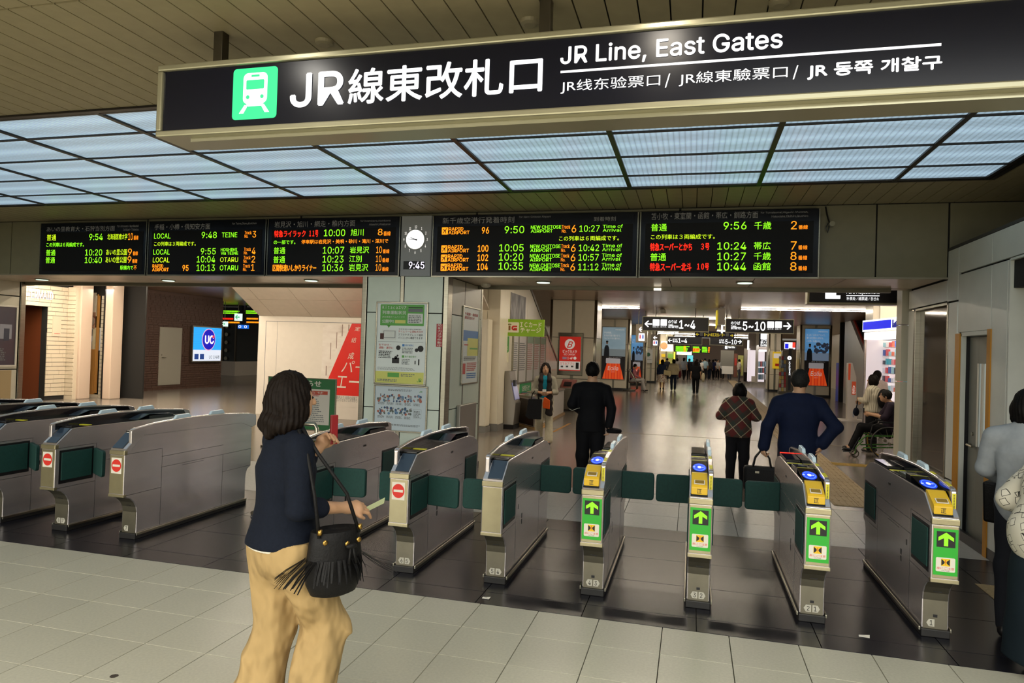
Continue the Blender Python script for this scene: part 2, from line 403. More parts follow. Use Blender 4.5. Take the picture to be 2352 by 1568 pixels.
MB().box(-11.7, 2.45, 9.78, 9.86, 2.70, 2.80).build('shutter_slot', mat('shutter_slot_metal', '6f6a5a', .4, metal=.6), soff)
MB().box(-13.3, 2.7, 9.86, 10.05, 2.755, 3.6).build('beam_rear', M_soffit, soff)
# --- hall ceiling
hc = thing('ceiling', None, None, (0, 30, 3.5), kind='structure')
for i in range(0, 28):
    y0 = 10.06+1.8*i
    MB().box(-26, 11, y0, y0+1.79, 3.5, 3.53).build('hall_ceiling_panel', M_hallceil, hc)
# lighting strips; those hidden by the soffit and the farthest are added for brightness
M_tube = glow('fluorescent_strip', 'fff0d8', 80); M_tube_left = glow('fluorescent_strip_wing', 'fff0d8', 170); M_tube_mid = glow('fluorescent_strip_mid', 'fff0d8', 85)
M_tube_far = glow('fluorescent_strip_far', 'fff0d8', 80)
strips = [(1.6, 5.6, 25.0), (-3.9, -1.9, 25.3), (-2.0, 1.6, 31.5), (-3.2, 1.0, 12.2), (-3.2, 1.6, 15.2), (3.0, 6.0, 14.0), (-.5, 4.0, 38), (-4, -1, 42), (1.5, 5.5, 46), (-5, -1, 50),
          (-13.2, -11.3, 16.8), (-15.6, -14.1, 23.2), (-9.5, -7.0, 12.4), (-19, -16, 14.4), (-18, -15.5, 30), (5.2, 7.5, 21.5), (-5, 6, 54), (-5, 6, 60), (-16.8, -13.5, 13.2), (-13.0, -10.0, 11.2), (-16.5, -11.5, 15.0), (-15.0, -9.5, 13.6), (-17.3, -14.4, 17.4)]
labs = ['strip light across the hall ceiling left of the fare sign', 'strip light on the hall ceiling behind the red poster pillar', 'strip light above the platform 1 to 4 sign']
for i, (x0, x1, y) in enumerate(strips):
    o = thing('ceiling_strip_light', labs[i] if i < 3 else 'bright fluorescent strip in the brown hall ceiling beyond the gates, in rows partly added for light', 'ceiling light', ((x0+x1)/2, y, 3.49), group=None if i < 3 else 'strip lights of the hall ceiling')
    MB().box(x0, x1, y-.03, y+.03, 3.462, 3.478).build('tube', M_tube_left if x0 < -7 else M_tube_mid if y < 16 else (M_tube if y < 24 else M_tube_far), o)
    MB().box(x0-.03, x1+.03, y-.09, y+.09, 3.480, 3.499).build('housing', M_steel_d, o)
for n, (x, y, lab) in enumerate(((1248, 647, 'round lit downlight in the soffit above the green card sign'), (1711, 648, 'round lit downlight in the soffit below the rightmost departure board'),
        (715, 643, 'round greenish downlight in the soffit left of the tiled pillar'), (97, 641, 'round downlight in the soffit above the bakery sign'), (387, 643, 'round downlight in the soffit below the second departure board'))):
    p = at(x, y, Z=2.75); o = thing('downlight', lab, 'ceiling light', (p.x, p.y, 2.75))
    MB().lathe((p.x, p.y, 2.738), [(.11, 0), (.105, .012)], 28).build('rim', M_steel, o)
    MB().lathe((p.x, p.y, 2.733), [(.088, 0), (.09, .006)], 28).build('lens', glow('downlight_lens', 'd8f2d8', 1.1 if n > 1 else 1.6), o)
p = at(1511, 665, Z=2.72)
tag(MB().box(p.x-.05, p.x+.05, 9.74, 9.77, 2.70, 2.73).build('indicator_lamp', glow('indicator', 'fff4dc', 2)), 'tiny lit lamp on the shutter slot above the hall entrance', 'lamp')
p = at(1116, 652, Z=2.75)
tag(MB().lathe((p.x, p.y, 2.70), [(.04, 0), (.07, .015), (.075, .05)], 18).build('smoke_detector', M_white), 'round white detector on the soffit beside the pillar', 'smoke detector')

# --- big tiled pillar
PX0, PX1, PY0, PY1 = -4.355, -3.12, 8.5, 10.05
pil = thing('wall_pillar', None, None, ((PX0+PX1)/2, (PY0+PY1)/2, 0), kind='structure')
MB().box(PX0+.02, PX1-.02, PY0+.02, PY1-.02, 0, 2.75).build('pillar_core', M_dark, pil)
MB().box(PX0, PX0+.07, PY0-.004, PY0+.06, 0, 2.745).build('steel_corner', M_steel, pil, bevel=.008)
MB().box(PX1-.06, PX1+.006, PY0-.006, PY0+.17, 0, 2.745).build('steel_corner', M_steel, pil, bevel=.008)
MB().box(PX1-.03, PX1+.006, PY1-.07, PY1, 0, 2.745).build('steel_corner', M_steel, pil, bevel=.005)
fz = [.02, .98, 2.255, 2.745]
for i in range(3):
    for a, b_ in ((PX0+.085, -3.80), (-3.735, PX1-.075)):
        MB().box(a, b_, PY0, PY0+.02, fz[i]+.006, fz[i+1]-.006).build('wall_panel', M_panel_g, pil, bevel=.002)
    for a, b_ in ((PY0+.19, 9.20), (9.23, PY1-.08)):
        MB().box(PX1-.02, PX1, a, b_, fz[i]+.006, fz[i+1]-.006).build('wall_panel', M_panel_g if i < 2 else M_panel, pil, bevel=.002)
MB().box(-3.79, -3.745, PY0-.003, PY0+.02, .02, 2.745).build('steel_strip', M_steel, pil)
MB().box(PX0-.02, PX1+.015, PY0-.012, PY1+.01, 0, .1).build('baseboard', M_blackplastic, pil)
for y0, y1 in ((9.2, 9.23),): MB().box(PX1-.015, PX1+.003, y0, y1, .1, 2.745).build('steel_strip', M_steel_d, pil)
M_bump = mat('stainless_box', '97938a', .35, metal=.9)
tag(MB().box(PX1, PX1+.06, 8.98, 9.72, .35, 1.02).build('access_panel', M_bump, None, bevel=.01), 'plain grey steel box fixed low on the right side of the tiled pillar', 'panel')

# --- right: office wall
RX = 2.72
wr = thing('wall_right', None, None, (RX, 8, 0), kind='structure')
PR = Pl('X', RX, -1)
M_rp = mat('office_wall_panel', 'cfd0c6', .35, noise=.04, nscale=5)
def rpanel(y0, y1, z0, z1, m=M_rp, name='wall_panel', d=.02):
    MB().box(RX, RX+.03, min(y0, y1)+.005, max(y0, y1)-.005, z0+.005, z1-.005).build(name, m, wr, bevel=.002)
# upper row
rpanel(8.28, 8.60, 2.49, 3.06); rpanel(7.43, 8.27, 2.77, 3.06); rpanel(5.6, 7.43, 2.77, 3.06); rpanel(3.2, 5.6, 2.77, 3.06)
rpanel(8.61, 10.0, 2.50, 2.74)
rpanel(7.43, 8.27, 2.14, 2.76)
rpanel(7.08, 7.42, 0, 2.76)
rpanel(8.29, 8.55, 0.56, 2.48); rpanel(8.29, 8.55, 0, .55)
rpanel(8.56, 10.0, 0, .53)
rpanel(9.78, 10.0, .55, 2.48)
rpanel(3.2, 7.07, 0, .9)
MB().box(RX+.03, RX+.1, 8.28, 10.02, 0, .5).box(RX+.03, RX+.1, 7.06, 7.42, 0, 3.04).box(RX+.03, RX+.1, 8.28, 8.56, 0, 3.04).box(RX+.03, RX+.1, 3.2, 10.0, 2.5, 3.05).box(RX+.03, RX+.1, 3.2, 7.06, 0, .89).build('wall_core', M_dark, wr)
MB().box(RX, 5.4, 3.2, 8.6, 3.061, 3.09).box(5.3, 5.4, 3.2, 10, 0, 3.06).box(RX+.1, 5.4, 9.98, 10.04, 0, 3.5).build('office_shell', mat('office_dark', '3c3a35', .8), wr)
MB().box(RX, RX+.30, 7.04, 7.06, .9, 2.76).build('window_return', M_rp, wr)
MB().box(RX, RX+.28, 3.2, 7.04, 2.745, 2.765).build('window_head', M_rp, wr)
MB().box(RX-.005, RX+.03, 3.2, 10.0, 0, .1).build('baseboard_right', M_blackplastic, wr)
# end post beyond the wall, with small sign
ep = thing('trim_3', None, None, (RX, 10.1, 0), kind='structure')
MB().box(2.655, 2.78, 10.06, 10.3, 0, 1.55).box(2.655, 2.78, 10.06, 10.3, 1.56, 2.3).box(2.655, 2.78, 10.06, 10.3, 2.31, 3.5).build('post_panel', M_panel, ep, bevel=.004)
# window 1 (office, beyond the door)
w1 = thing('window_1', None, None, (RX, 9.2, .55), kind='structure')
M_glass = mat('window_glass', '6a625a', .05, metal=.7, spec=.8, alpha=.9)
MB().box(RX+.05, RX+.06, 8.57, 9.76, .58, 2.47).build('pane', M_glass, w1)
MB().box(RX-.004, RX+.07, 8.56, 8.60, .56, 2.49).box(RX-.004, RX+.07, 9.70, 9.77, .56, 2.49).box(RX-.004, RX+.07, 8.56, 9.77, .53, .575).box(RX-.004, RX+.07, 8.56, 9.77, 2.46, 2.49).build('window_frame', M_steel, w1, bevel=.003)
MB().box(RX+.07, RX+.09, 9.42, 9.46, .58, 2.46).build('mullion', M_steel, w1)
w2 = thing('window_2', None, None, (RX+.2, 6, .9), kind='structure')
MB().box(RX+.22, RX+.23, 3.3, 7.0, .92, 2.74).build('pane', mat('clear_glass', '20222a', .05, alpha=.25), w2)
MB().box(RX+.18, RX+.26, 6.97, 7.035, .9, 2.745).box(RX+.18, RX+.26, 3.2, 7.0, .9, .94).build('window_frame', M_steel, w2, bevel=.003)
MB().box(RX+.28, RX+.30, 3.3, 6.95, 1.95, 2.74).build('roller_blind', mat('blind_navy', '1c1d33', .6), w2)
for i in range(14): MB().cyl((RX+.32, 6.9-.1*i, .95), .04, 1.0, 8).build('curtain_fold', mat('curtain', '8d8683', .6), w2)
# doorway with yellow edge strips and the open steel door
M_yel = mat('yellow_edge_strip', 'b57a12', .5)
MB().box(RX-.012, RX+.0, 8.17, 8.30, 0, 2.13).build('yellow_strip', M_yel, wr)
MB().box(RX-.012, RX+.0, 7.40, 7.48, 0, 2.15).build('yellow_strip', M_yel, wr)
MB().box(RX, RX+.045, 8.15, 8.17, 0, 2.13).build('door_jamb', M_rp, wr)
MB().box(RX+.045, RX+.08, 8.15, 8.165, 0, 2.13).build('door_jamb', M_blackplastic, wr)  # black strip standing for the dark gap beside the leaf
MB().box(RX, RX+.12, 7.48, 8.17, 2.10, 2.14).build('door_head', M_rp, wr)
d1 = thing('door_1', None, None, (RX+.12, 8.03, 0), kind='structure')
M_door = mat('grey_steel_door', '77766c', .5, noise=.05)
M_paper_d = mat('door_paper', 'd5d6cf', .5, emit=.2); M_bluepaper = mat('door_blue', '3a5a8a', .5)
PD = Pl('X', RX+.08, -1)
def dl(y0, y1, z0, z1, name, m, d0=0., d1=.02): return plate(name, m, PD, (-y1, z0, -y0, z1), d1_, d0, d1, bevel=.002)
d1_ = d1
dl(7.92, 8.15, .02, 2.09, 'door_leaf', M_door, -.03, 0); dl(7.48, 7.92, .02, .98, 'door_leaf', M_door, -.03, 0); dl(7.48, 7.92, 1.82, 2.09, 'door_leaf', M_door, -.03, 0); dl(7.46, 7.53, .98, 1.82, 'door_leaf', M_door, -.03, 0)
dl(7.53, 7.92, .98, 1.82, 'door_glass', mat('door_glass', 'b4bab4', .1, emit=.3), -.02, -.01); dl(7.90, 7.93, .98, 1.82, 'glazing_bead', M_white, 0, .008); dl(7.80, 7.84, .98, 1.82, 'glazing_bead', M_white, -.01, .004)
dl(7.60, 7.72, 1.45, 1.72, 'door_notice', M_paper_d, -.01, -.005); dl(7.56, 7.80, 1.0, 1.1, 'blue_notice', M_bluepaper, -.01, -.005)
MB().tube([(RX+.06, 8.02, .99), (RX+.02, 8.0, .99), (RX+.02, 7.86, .985)], .013, 8).build('door_handle', M_steel, d1)
MB().cyl((RX+.066, 8.02, 1.10), .018, .02, 10, 'x').build('lock', M_steel, d1)
# office interior seen through door
tag(MB().box(3.6, 4.6, 8.3, 8.34, .7, 2.0).build('notice_board', mat('office_notice', 'b9bcb4', .6, emit=.15)), 'white notice board inside the office behind the open door', 'notice board')
area('office_lamp', (3.5, 7.4, 2.95), 1.0, .6, 22, (.95, 1, .95))
area('office_lamp', (4.1, 9.2, 2.95), 1.0, .5, 4, (.95, 1, .95))
# --- left cream wall
LXW = -11.74
wl = thing('wall_left', None, None, (LXW, 6, 0), kind='structure')
MB().box(LXW-.2, LXW-.02, -6, 9.8, 0, 3.6).build('wall_core', M_dark, wl)
yy = [3.2, 4.8, 6.4, 8.0, 9.72]
for i in range(4):
    for z0, z1 in ((0, 1.17), (1.18, 2.48), (2.49, 3.6)):
        MB().box(LXW-.02, LXW, yy[i]+.004, yy[i+1]-.004, z0+.004, z1-.004).build('wall_panel', M_panel, wl, bevel=.002)
MB().box(LXW-.2, LXW+.02, 9.73, 9.83, 0, 2.75).build('steel_corner', M_steel, wl, bevel=.01)
MB().box(LXW-.2, LXW, 9.83, 10.0, 2.7, 3.6).build('wall_end', M_panel, wl)
# ================================================================ TICKET GATES
M_gsteel = mat('gate_stainless', 'd2cbca', .23, metal=.82, noise=.08, nscale=4, stretch=(1, .3, 3))
M_gfront = mat('gate_front_steel', 'a89f80', .3, metal=.85, noise=.06, nscale=8)  # khaki tone carries the warm reflection of floor and ceiling
M_gleg = mat('gate_leg_steel', '7d7868', .35, metal=.8, noise=.1, nscale=6)  # darker than the body steel, to tone down the leg's reflection
M_gblack = mat('gate_black_gloss', '0d0f13', .12, spec=.6)
M_gscreen = mat('gate_screen_glass', '2a3644', .12, spec=.7)
M_gtop = mat('gate_top_bluegrey', '35434f', .2)
M_flap = mat('flap_green_cloth', '0b3a34', .75, noise=.12, nscale=60, bump=.05, bscale=300)
M_lampw = mat('guard_lamp_plastic', 'b9cbd2', .3, emit=.12)
M_yellow = mat('reader_yellow', 'd9b021', .4)
M_yel2 = mat('yellow_label', 'd8cf2e', .5)
M_green = mat('sign_green', '2ca82e', .45, emit=.04)
M_ledg = glow('led_arrow_green', '8fe31e', 1.1)
M_red = mat('sign_red', 'd22a1c', .5)
M_stick = mat('sticker_white', 'ddd8ca', .5)
M_ink = mat('print_black', '1c1b1a', .6)
M_blue = glow('ic_pad_blue', '1f48ff', 1.2)
M_cyan = glow('ic_pad_ring', '6f9cff', 1.3)
M_rubber = mat('black_base', '1b1a19', .5)
GY0 = 4.99
def gate(xc, s, kind, nums, label, lit=False, plain=0):
    # neighbouring flaps stay 1 cm apart
    """s: side of the tall guard (+1 right, -1 left); kind entry / closed / blank"""
    g = thing('ticket_gate', label, 'ticket gate', (xc, 5.9, 0), group='automatic ticket gates in a row')
    hw = .08
    def box(name, m, *a, bevel=.0, p=g):
        x0, x1, y0, y1, z0, z1 = a
        return MB().box(xc+x0, xc+x1, y0, y1, z0, z1).build(name, m, p, bevel=bevel)
    prof = [(5.15, .05), (5.15, .24), (5.14, .29), (5.115, .335), (5.07, .375), (5.0, .40), (GY0, .41), (GY0, .81), (5.0, .825), (5.15, .945), (5.2, .95), (6.46, .95), (6.62, .925), (6.76, .865), (6.785, .82),
            (6.785, .41), (6.775, .4), (6.73, .38), (6.705, .33), (6.70, .28), (6.70, .05)]
    MB().prism([Vector((xc-hw, y, z)) for y, z in prof][::-1], (0, 0, 0), (2*hw, 0, 0)).build('body', M_gsteel, g, bevel=.006)
    lp = [(5.15, .052), (5.15, .24), (5.14, .29), (5.115, .335), (5.07, .375), (5.004, .40)]; mb = MB()
    for (ya, za), (yb, zb) in zip(lp, lp[1:]): mb.prism([Vector((xc-hw+.008, ya, za)), Vector((xc+hw-.008, ya, za)), Vector((xc+hw-.008, yb, zb)), Vector((xc-hw+.008, yb, zb))], (0, -.0025, -.001), (0, .003, 0))
    mb.build('leg_front', M_gleg, g, smooth=False)  # darker sheet added over the leg to mute its bright reflection
    MB().box(xc-hw-.005, xc+hw+.005, 5.13, 6.72, 0, .05).build('base_plate', M_rubber, g, bevel=.004)
    mb = MB()
    for q in (-1, 1):
        x = xc+q*(hw+.0125); mb.box(x-.006, x+.006, 5.14, 6.71, .035, .06)
    mb.build('kick_rail', M_steel, g, bevel=.003)
    # seams on the sides
    mb = MB()
    for q in (-1, 1):
        a, b = xc+q*hw, xc+q*(hw+.0008)
        for (y0, y1, z0, z1) in ((5.0, 5.42, .776, .779), (5.42, 6.3, .70, .703), (5.42, 6.78, .60, .603), (5.43, 5.433, .06, .78), (6.30, 6.303, .06, .60), (5.02, 5.43, .412, .415), (6.3, 6.78, .415, .418), (5.7, 6.0, .58, .583)):
            mb.box(a, b, y0, y1, z0, z1)
    mb.build('panel_seam', M_blackplastic, g)
    box('front_panel', M_gfront, -hw+.006, hw-.006, GY0-.004, GY0+.01, .43, .765, bevel=.003)
    box('front_trim', M_gfront, -hw-.002, hw+.002, GY0-.008, 5.02, .77, .812, bevel=.006)
    box('front_trim', M_gfront, -hw-.002, hw+.002, GY0-.004, 5.02, .40, .425, bevel=.003)
    # sloping front of the top
    e = -s*.02
    def slope(name, m, x0, x1, t0, t1, d):
        a = Vector((0, 4.995, .822)); b = Vector((0, 5.15, .948)); n = Vector((0, -.63, .777)); L = b-a
        p = [a+L*t0, a+L*t1, a+L*t1+n*d, a+L*t0+n*d]
        return MB().prism([Vector((xc+x0, q.y, q.z)) for q in p][::-1], (0, 0, 0), (x1-x0, 0, 0)).build(name, m, g, bevel=.002)
    gx0, gx1 = (hw-.032, hw+.0015) if s > 0 else (-hw-.0015, -hw+.032)
    bx0, bx1 = (-hw+.008, hw-.036) if s > 0 else (-hw+.036, hw-.008)
    box('top_plate', M_gblack, bx0, bx1, 5.2, 6.48, .95, .956)
    def top(name, m, x0, x1, y0, z0, y1, z1, h=.004): return MB().prism([Vector((xc+x0, y0, z0)), Vector((xc+x0, y1, z1)), Vector((xc+x0, y1, z1+h)), Vector((xc+x0, y0, z0+h))][::-1], (0, 0, 0), (x1-x0, 0, 0)).build(name, m, g)
    if kind == 'entry':
        slope('slot_tray', M_gblack, bx0, bx1, 0, .12, .008)
        # yellow ticket slot unit
        a = xc+bx0+.004; b = xc+bx1-.002
        pr = [(4.998, .835), (4.998, .885), (5.01, .90), (5.14, .965), (5.17, .965), (5.17, .94), (5.12, .90)]
        MB().prism([Vector((a, y, z)) for y, z in pr], (0, 0, 0), (b-a, 0, 0)).build('ticket_slot', M_yellow, g, bevel=.004)
        mm = (a+b)/2
        MB().prism([Vector((mm-.036, 5.013, .904)), Vector((mm+.036, 5.013, .904)), Vector((mm+.036, 5.055, .925)), Vector((mm-.036, 5.055, .925))], (0, 0, 0), (0, -.003, .004)).build('slot_rim', M_stick, g)
        MB().prism([Vector((mm-.03, 5.018, .910)), Vector((mm+.03, 5.018, .910)), Vector((mm+.03, 5.048, .925)), Vector((mm-.03, 5.048, .925))], (0, 0, 0), (0, -.003, .004)).build('slot_mouth', mat('slot_brown', '8a6f22', .6), g)
        MB().box(mm-.015, mm+.015, 4.9965, 4.998, .845, .848).box(mm-.015, mm+.015, 4.9965, 4.998, .872, .876).box(mm-.012, mm-.009, 4.9965, 4.998, .848, .868).box(mm-.003, mm, 4.9965, 4.998, .848, .872).box(mm+.006, mm+.009, 4.9965, 4.998, .852, .872).build('slot_pictogram', M_ink, g)
        # ic reader: sloping black pad with blue disc
        top('reader_pad', M_gblack, bx0, bx1, 5.175, .955, 5.47, 1.0, .004)
        top('reader_riser', M_gblack, bx0, bx1, 5.47, .955, 5.60, .956, .046)
        cy, cz = 5.30, .9795; sl = math.atan2(.045, .295)
        def disc(name, m, r, h):
            P = []
            for i in range(28):
                t = 2*math.pi*i/28; y = r*1.9*math.sin(t)
                P.append(Vector((mm+r*math.cos(t), cy+y*math.cos(sl), cz+y*math.sin(sl)+h)))
            MB().prism(P, (0, 0, 0), (0, 0, .0006)).build(name, m, g)
        disc('blue_disc', M_blue, .048, -.0002); disc('light_ring', M_cyan, .040, .0005); disc('blue_core', M_blue, .036, .0012); disc('white_core', glow('ic_white', 'dfe8ff', 1.2), .014, .002)
        MB().box(mm-.045, mm-.03, cy-.004, cy+.004, cz, cz+.0035).box(mm+.017, mm+.03, cy-.004, cy+.004, cz, cz+.0035).build('pad_mark', glow('ic_white', 'dfe8ff', 1.2), g)
        box('yellow_strip_label', M_yel2, bx0+.002, bx1-.002, 5.475, 5.5, 1.001, 1.0025)
        box('display_glass', mat('display_grey', '55564a', .15), bx0+.004, bx1-.004, 5.62, 5.8, .956, .985, bevel=.004)
        box('arrow_label', M_yel2, (bx0+bx1)/2-.012, (bx0+bx1)/2+.012, 5.84, 5.98, .956, .958)
        box('yellow_strip_label', M_yel2, bx0+.002, bx1-.002, 6.0, 6.04, .956, .958)
        box('rear_cover', M_gblack, bx0, bx1, 6.1, 6.5, .956, .975, bevel=.004)
        if lit: box('red_strip', glow('red_lamp', 'ff2a18', 2.0), bx0+.002, bx1, 6.50, 6.515, .956, .978)
        # green front with led arrow and caution sticker
        box('green_front', M_green, -.07, .07, GY0-.007, GY0-.003, .452, .748, bevel=.001)
        box('arrow_display', M_ink, -.053, .053, GY0-.0095, GY0-.0065, .632, .732)
        P = [(-.012, .640), (.012, .640), (.012, .690), (.044, .672), (.044, .695), (0, .727), (-.044, .695), (-.044, .672), (-.012, .690)]
        MB().prism([Vector((xc+x, GY0-.0095, z)) for x, z in P], (0, 0, 0), (0, -.001, 0)).build('led_arrow', M_ledg, g)
        pl = Pl('Y', GY0-.0075, -1)
        pl.rslab(mb2 := MB(), (xc-.055, .476, xc+.055, .566), .008, 0, .001); mb2.build('caution_sticker', M_stick, g)
        pl.rslab(mb3 := MB(), (xc-.026, .512, xc+.026, .560), .004, .001, .0016); mb3.build('pictogram_ground', mat('picto_yellow', 'e8bf1a', .5), g)
        mb4 = MB()
        for q in (-1, 1):
            pl.poly(mb4, [(xc+q*.024, .515), (xc+q*.008, .528), (xc+q*.008, .544), (xc+q*.024, .556)][::q], .0016, .0022)
        pl.disc(mb4, (xc-.014, .536), .009, .0016, .0024, 10); pl.disc(mb4, (xc+.014, .536), .009, .0016, .0024, 10); mb4.build('pictogram', M_ink, g)
        pl.slab(mb5 := MB(), (xc-.002, .53, xc+.002, .552), .0026, .003); pl.slab(mb5, (xc-.002, .522, xc+.002, .526), .0026, .003); mb5.build('exclamation_mark', M_red, g)
        T('扉にご注意', M_red, pl, (xc-.05, .490, xc+.05, .506), g, .01, d=.0016); T('CAUTION', M_ink, pl, (xc-.022, .479, xc+.022, .486), g, d=.0016)
    else:
        slope('front_screen', M_gscreen, bx0+.002, bx1-.002, .04, .97, .006)
        box('screen_lip', M_gblack, bx0, bx1, 5.15, 5.22, .95, .964, bevel=.003)
        box('yellow_strip_label', M_yel2, bx0+.004, bx1-.002, 5.34, 5.38, .956, .960)
        top('display_wedge', M_gtop, bx0, bx1, 5.95, .957, 6.1, 1.0, .003)
        top('display_wedge', M_gtop, bx0, bx1, 6.1, 1.0, 6.42, .985, .003)
        box('wedge_side', M_gblack, bx0+.001, bx1-.001, 6.1, 6.45, .956, .984)
        if kind == 'closed':
            pl = Pl('Y', GY0-.004, -1)
            plate('no_entry_sticker', M_stick, pl, (xc-.056, .608, xc+.052, .745), g, 0, .001)
            pl.disc(mb6 := MB(), (xc-.002, .677), .051, .001, .0018, ry=.055); mb6.build('red_disc', M_red, g)
            plate('white_bar', M_stick, pl, (xc-.041, .668, xc+.037, .687), g, .0018, .0024)
    # guard on one side
    gp = [(5.055, .80), (5.055, .975), (5.07, .993), (5.10, 1.0), (5.34, 1.028), (5.75, 1.045), (6.29, 1.037), (6.75, 1.003), (6.84, .985), (6.86, .96), (6.86, .86), (6.78, .84), (6.6, .90), (5.2, .92)]
    gm = [(y, z) for y, z in gp]
    MB().prism([Vector((xc+gx0, y, z)) for y, z in gm], (0, 0, 0), (gx1-gx0, 0, 0)).build('guard', M_gsteel, g, bevel=.008, seg=3)
    ix = xc+(gx0 if s > 0 else gx1); ip = [(5.09, .93), (5.09, .985), (5.34, 1.015), (5.75, 1.03), (6.29, 1.022), (6.75, .99), (6.78, .95), (6.5, .955)]
    MB().prism([Vector((ix, y, z)) for y, z in ip], (0, 0, 0), (-s*.0015, 0, 0)).build('guard_inner_panel', M_gblack, g)
    for y0 in (5.58, 6.08):
        P = [(y0, 1.036), (y0+.03, 1.072), (y0+.2, 1.078), (y0+.235, 1.036)]
        MB().prism([Vector((xc+gx0+.003, y, z)) for y, z in P], (0, 0, 0), (gx1-gx0-.006, 0, 0)).build('guard_lamp', M_lampw, g, bevel=.006)
    if kind == 'entry':
        box('guard_label', M_yel2, gx0+.005, gx1-.006, 5.0535, 5.0548, .815, .965)
        MB().prism([Vector((xc+gx0+.005, 5.13, 1.0045)), Vector((xc+gx1-.005, 5.13, 1.0045)), Vector((xc+gx1-.005, 5.5, 1.036)), Vector((xc+gx0+.005, 5.5, 1.036))], (0, 0, 0), (0, 0, .002)).build('guard_label', M_yel2, g)
        mbl = MB()
        for i in range(14): mbl.box(xc+gx0+.012, xc+gx1-.013, 5.0525, 5.0535, .822+.01*i, .828+.01*i)
        mbl.build('guard_label_print', mat('print_olive', '6c6410', .6), g)
    # flap recesses with folded pads
    for q in (-1, 1):
        if q == plain: continue
        for (y0, y1, z0, z1) in ((5.03, 5.40, .45, .755), (6.36, 6.74, .45, .755)):
            MB().box(xc+q*(hw-.001), xc+q*(hw+.0015), y0, y1, z0, z1).build('flap_recess', M_blackplastic, g)
            x0, x1 = sorted((xc+q*(hw+.001), xc+q*(hw+.009)))
            MB().box(x0, x1, y0+.02, y1-.02, z0+.03, z1-.02).build('folded_flap', M_flap, g, bevel=.004)
    # hatch details on the passage side
    mbd = MB()
    for q in (-1, 1):
        if q == plain: continue
        a, b = xc+q*hw, xc+q*(hw+.001)
        mbd.box(a, b, 5.95, 6.01, .845, .862); mbd.box(a, b, 5.62, 5.65, .40, .44); mbd.box(a, b, 5.62, 5.65, .35, .39); mbd.box(a, b, 5.50, 5.52, .5, .54)
    mbd.build('service_socket', M_blackplastic, g)
    box('vent_slot', M_blackplastic, -.02, .03, 5.125, 5.14, .300, .304)
    if kind == 'entry': box('lock', M_blackplastic, -.012, .012, 5.143, 5.152, .128, .146)
    # number tags
    pl = Pl('Y', 5.146, -1)
    mt = MB()
    if nums[0]: pl.poly(mt, [(xc-.052, .09), (xc-.038, .066), (xc-.004, .066), (xc-.004, .114), (xc-.038, .114)], 0, .0015); T(nums[0], M_ink, pl, (xc-.032, .074, xc-.015, .106), g, .02, 'number', .002)
    if nums[1]: pl.poly(mt, [(xc+.052, .09), (xc+.038, .114), (xc+.004, .114), (xc+.004, .066), (xc+.038, .066)], 0, .0015); T(nums[1], M_ink, pl, (xc+.013, .074, xc+.030, .106), g, .02, 'number', .002)
    mt.build('number_tag', mat('tag_grey', 'b7b4a6', .5), g)
    return g
def flap(g, xh, q, yh, ln=.29, z0=.49, z1=.735, ang=0., name='flap'):
    """padded flap swinging out of the cabinet at xh towards q"""
    c, s_ = math.cos(math.radians(ang)), math.sin(math.radians(ang)); t = .022
    d = Vector((q*c, s_, 0)); n = Vector((0, 1, 0)); P = []; r = .03
    for cx, cz, a0 in ((ln-r, z0+r, -90), (ln-r, z1-r, 0), (0, z1, 90), (0, z0, 180)):
        if cx == 0: P.append((0, cz)); continue
        for i in range(5): a = math.radians(a0+22.5*i); P.append((cx+r*math.cos(a), cz+r*math.sin(a)))
    P = [Vector((xh, yh, 0))+d*u+Vector((0, 0, v)) for u, v in P]
    if q < 0: P = P[::-1]
    MB().prism(P, (0, -t, 0), (0, t, 0)).build(name, M_flap, g, bevel=.010, seg=3)
PG = .757; GX = {k: .088+PG*k for k in range(-3, 3)}
g1 = gate(GX[2], 1, 'entry', ('1', ''), 'rightmost ticket gate, tagged 1, with green arrow front beside the office wall')
g21 = gate(GX[1], 1, 'entry', ('2', '1'), 'ticket gate tagged 2 1 with green arrow front and red lit strip on top', lit=True)
g32 = gate(GX[0], 1, 'entry', ('3', '2'), 'ticket gate tagged 3 2 with green arrow front, seen end-on')
g43 = gate(GX[-1], 1, 'entry', ('4', '3'), 'ticket gate tagged 4 3 with green arrow front and peeling caution sticker')
g54 = gate(GX[-2], -1, 'blank', ('5', '4'), 'ticket gate tagged 5 4 with plain unmarked steel front')
g65 = gate(GX[-3], -1, 'closed', ('6', '5'), 'ticket gate tagged 6 5 with red no-entry sticker')
g6 = gate(-3.06, -1, 'closed', ('6', ''), 'ticket gate half hidden behind the walking woman in the navy sweater')
g7 = gate(-4.86, 1, 'closed', ('7', ''), 'ticket gate tagged 7 with no-entry sticker and full plain steel side', plain=1)
g87 = gate(-5.62, -1, 'closed', ('8', '7'), 'ticket gate tagged 8 7 with no-entry sticker, left of the plain steel gate')
g98 = gate(-6.40, -1, 'closed', ('9', '8'), 'ticket gate tagged 9 8 cut by the left edge of the photo')
g109 = gate(-7.16, -1, 'closed', ('', ''), 'ticket gate of which only the dark top shows, behind the gate tagged 9 8')
g11 = gate(-7.92, -1, 'closed', ('', ''), 'farthest left ticket gate, only a strip of dark guard showing')
hw = .08
flap(g54, GX[-2]+hw, 1, 6.36); flap(g43, GX[-1]-hw, -1, 6.36); flap(g43, GX[-1]+hw, 1, 6.36); flap(g32, GX[0]-hw, -1, 6.36, ang=-4)
flap(g32, GX[0]+hw, 1, 6.36); flap(g21, GX[1]-hw, -1, 6.36, ang=-6)
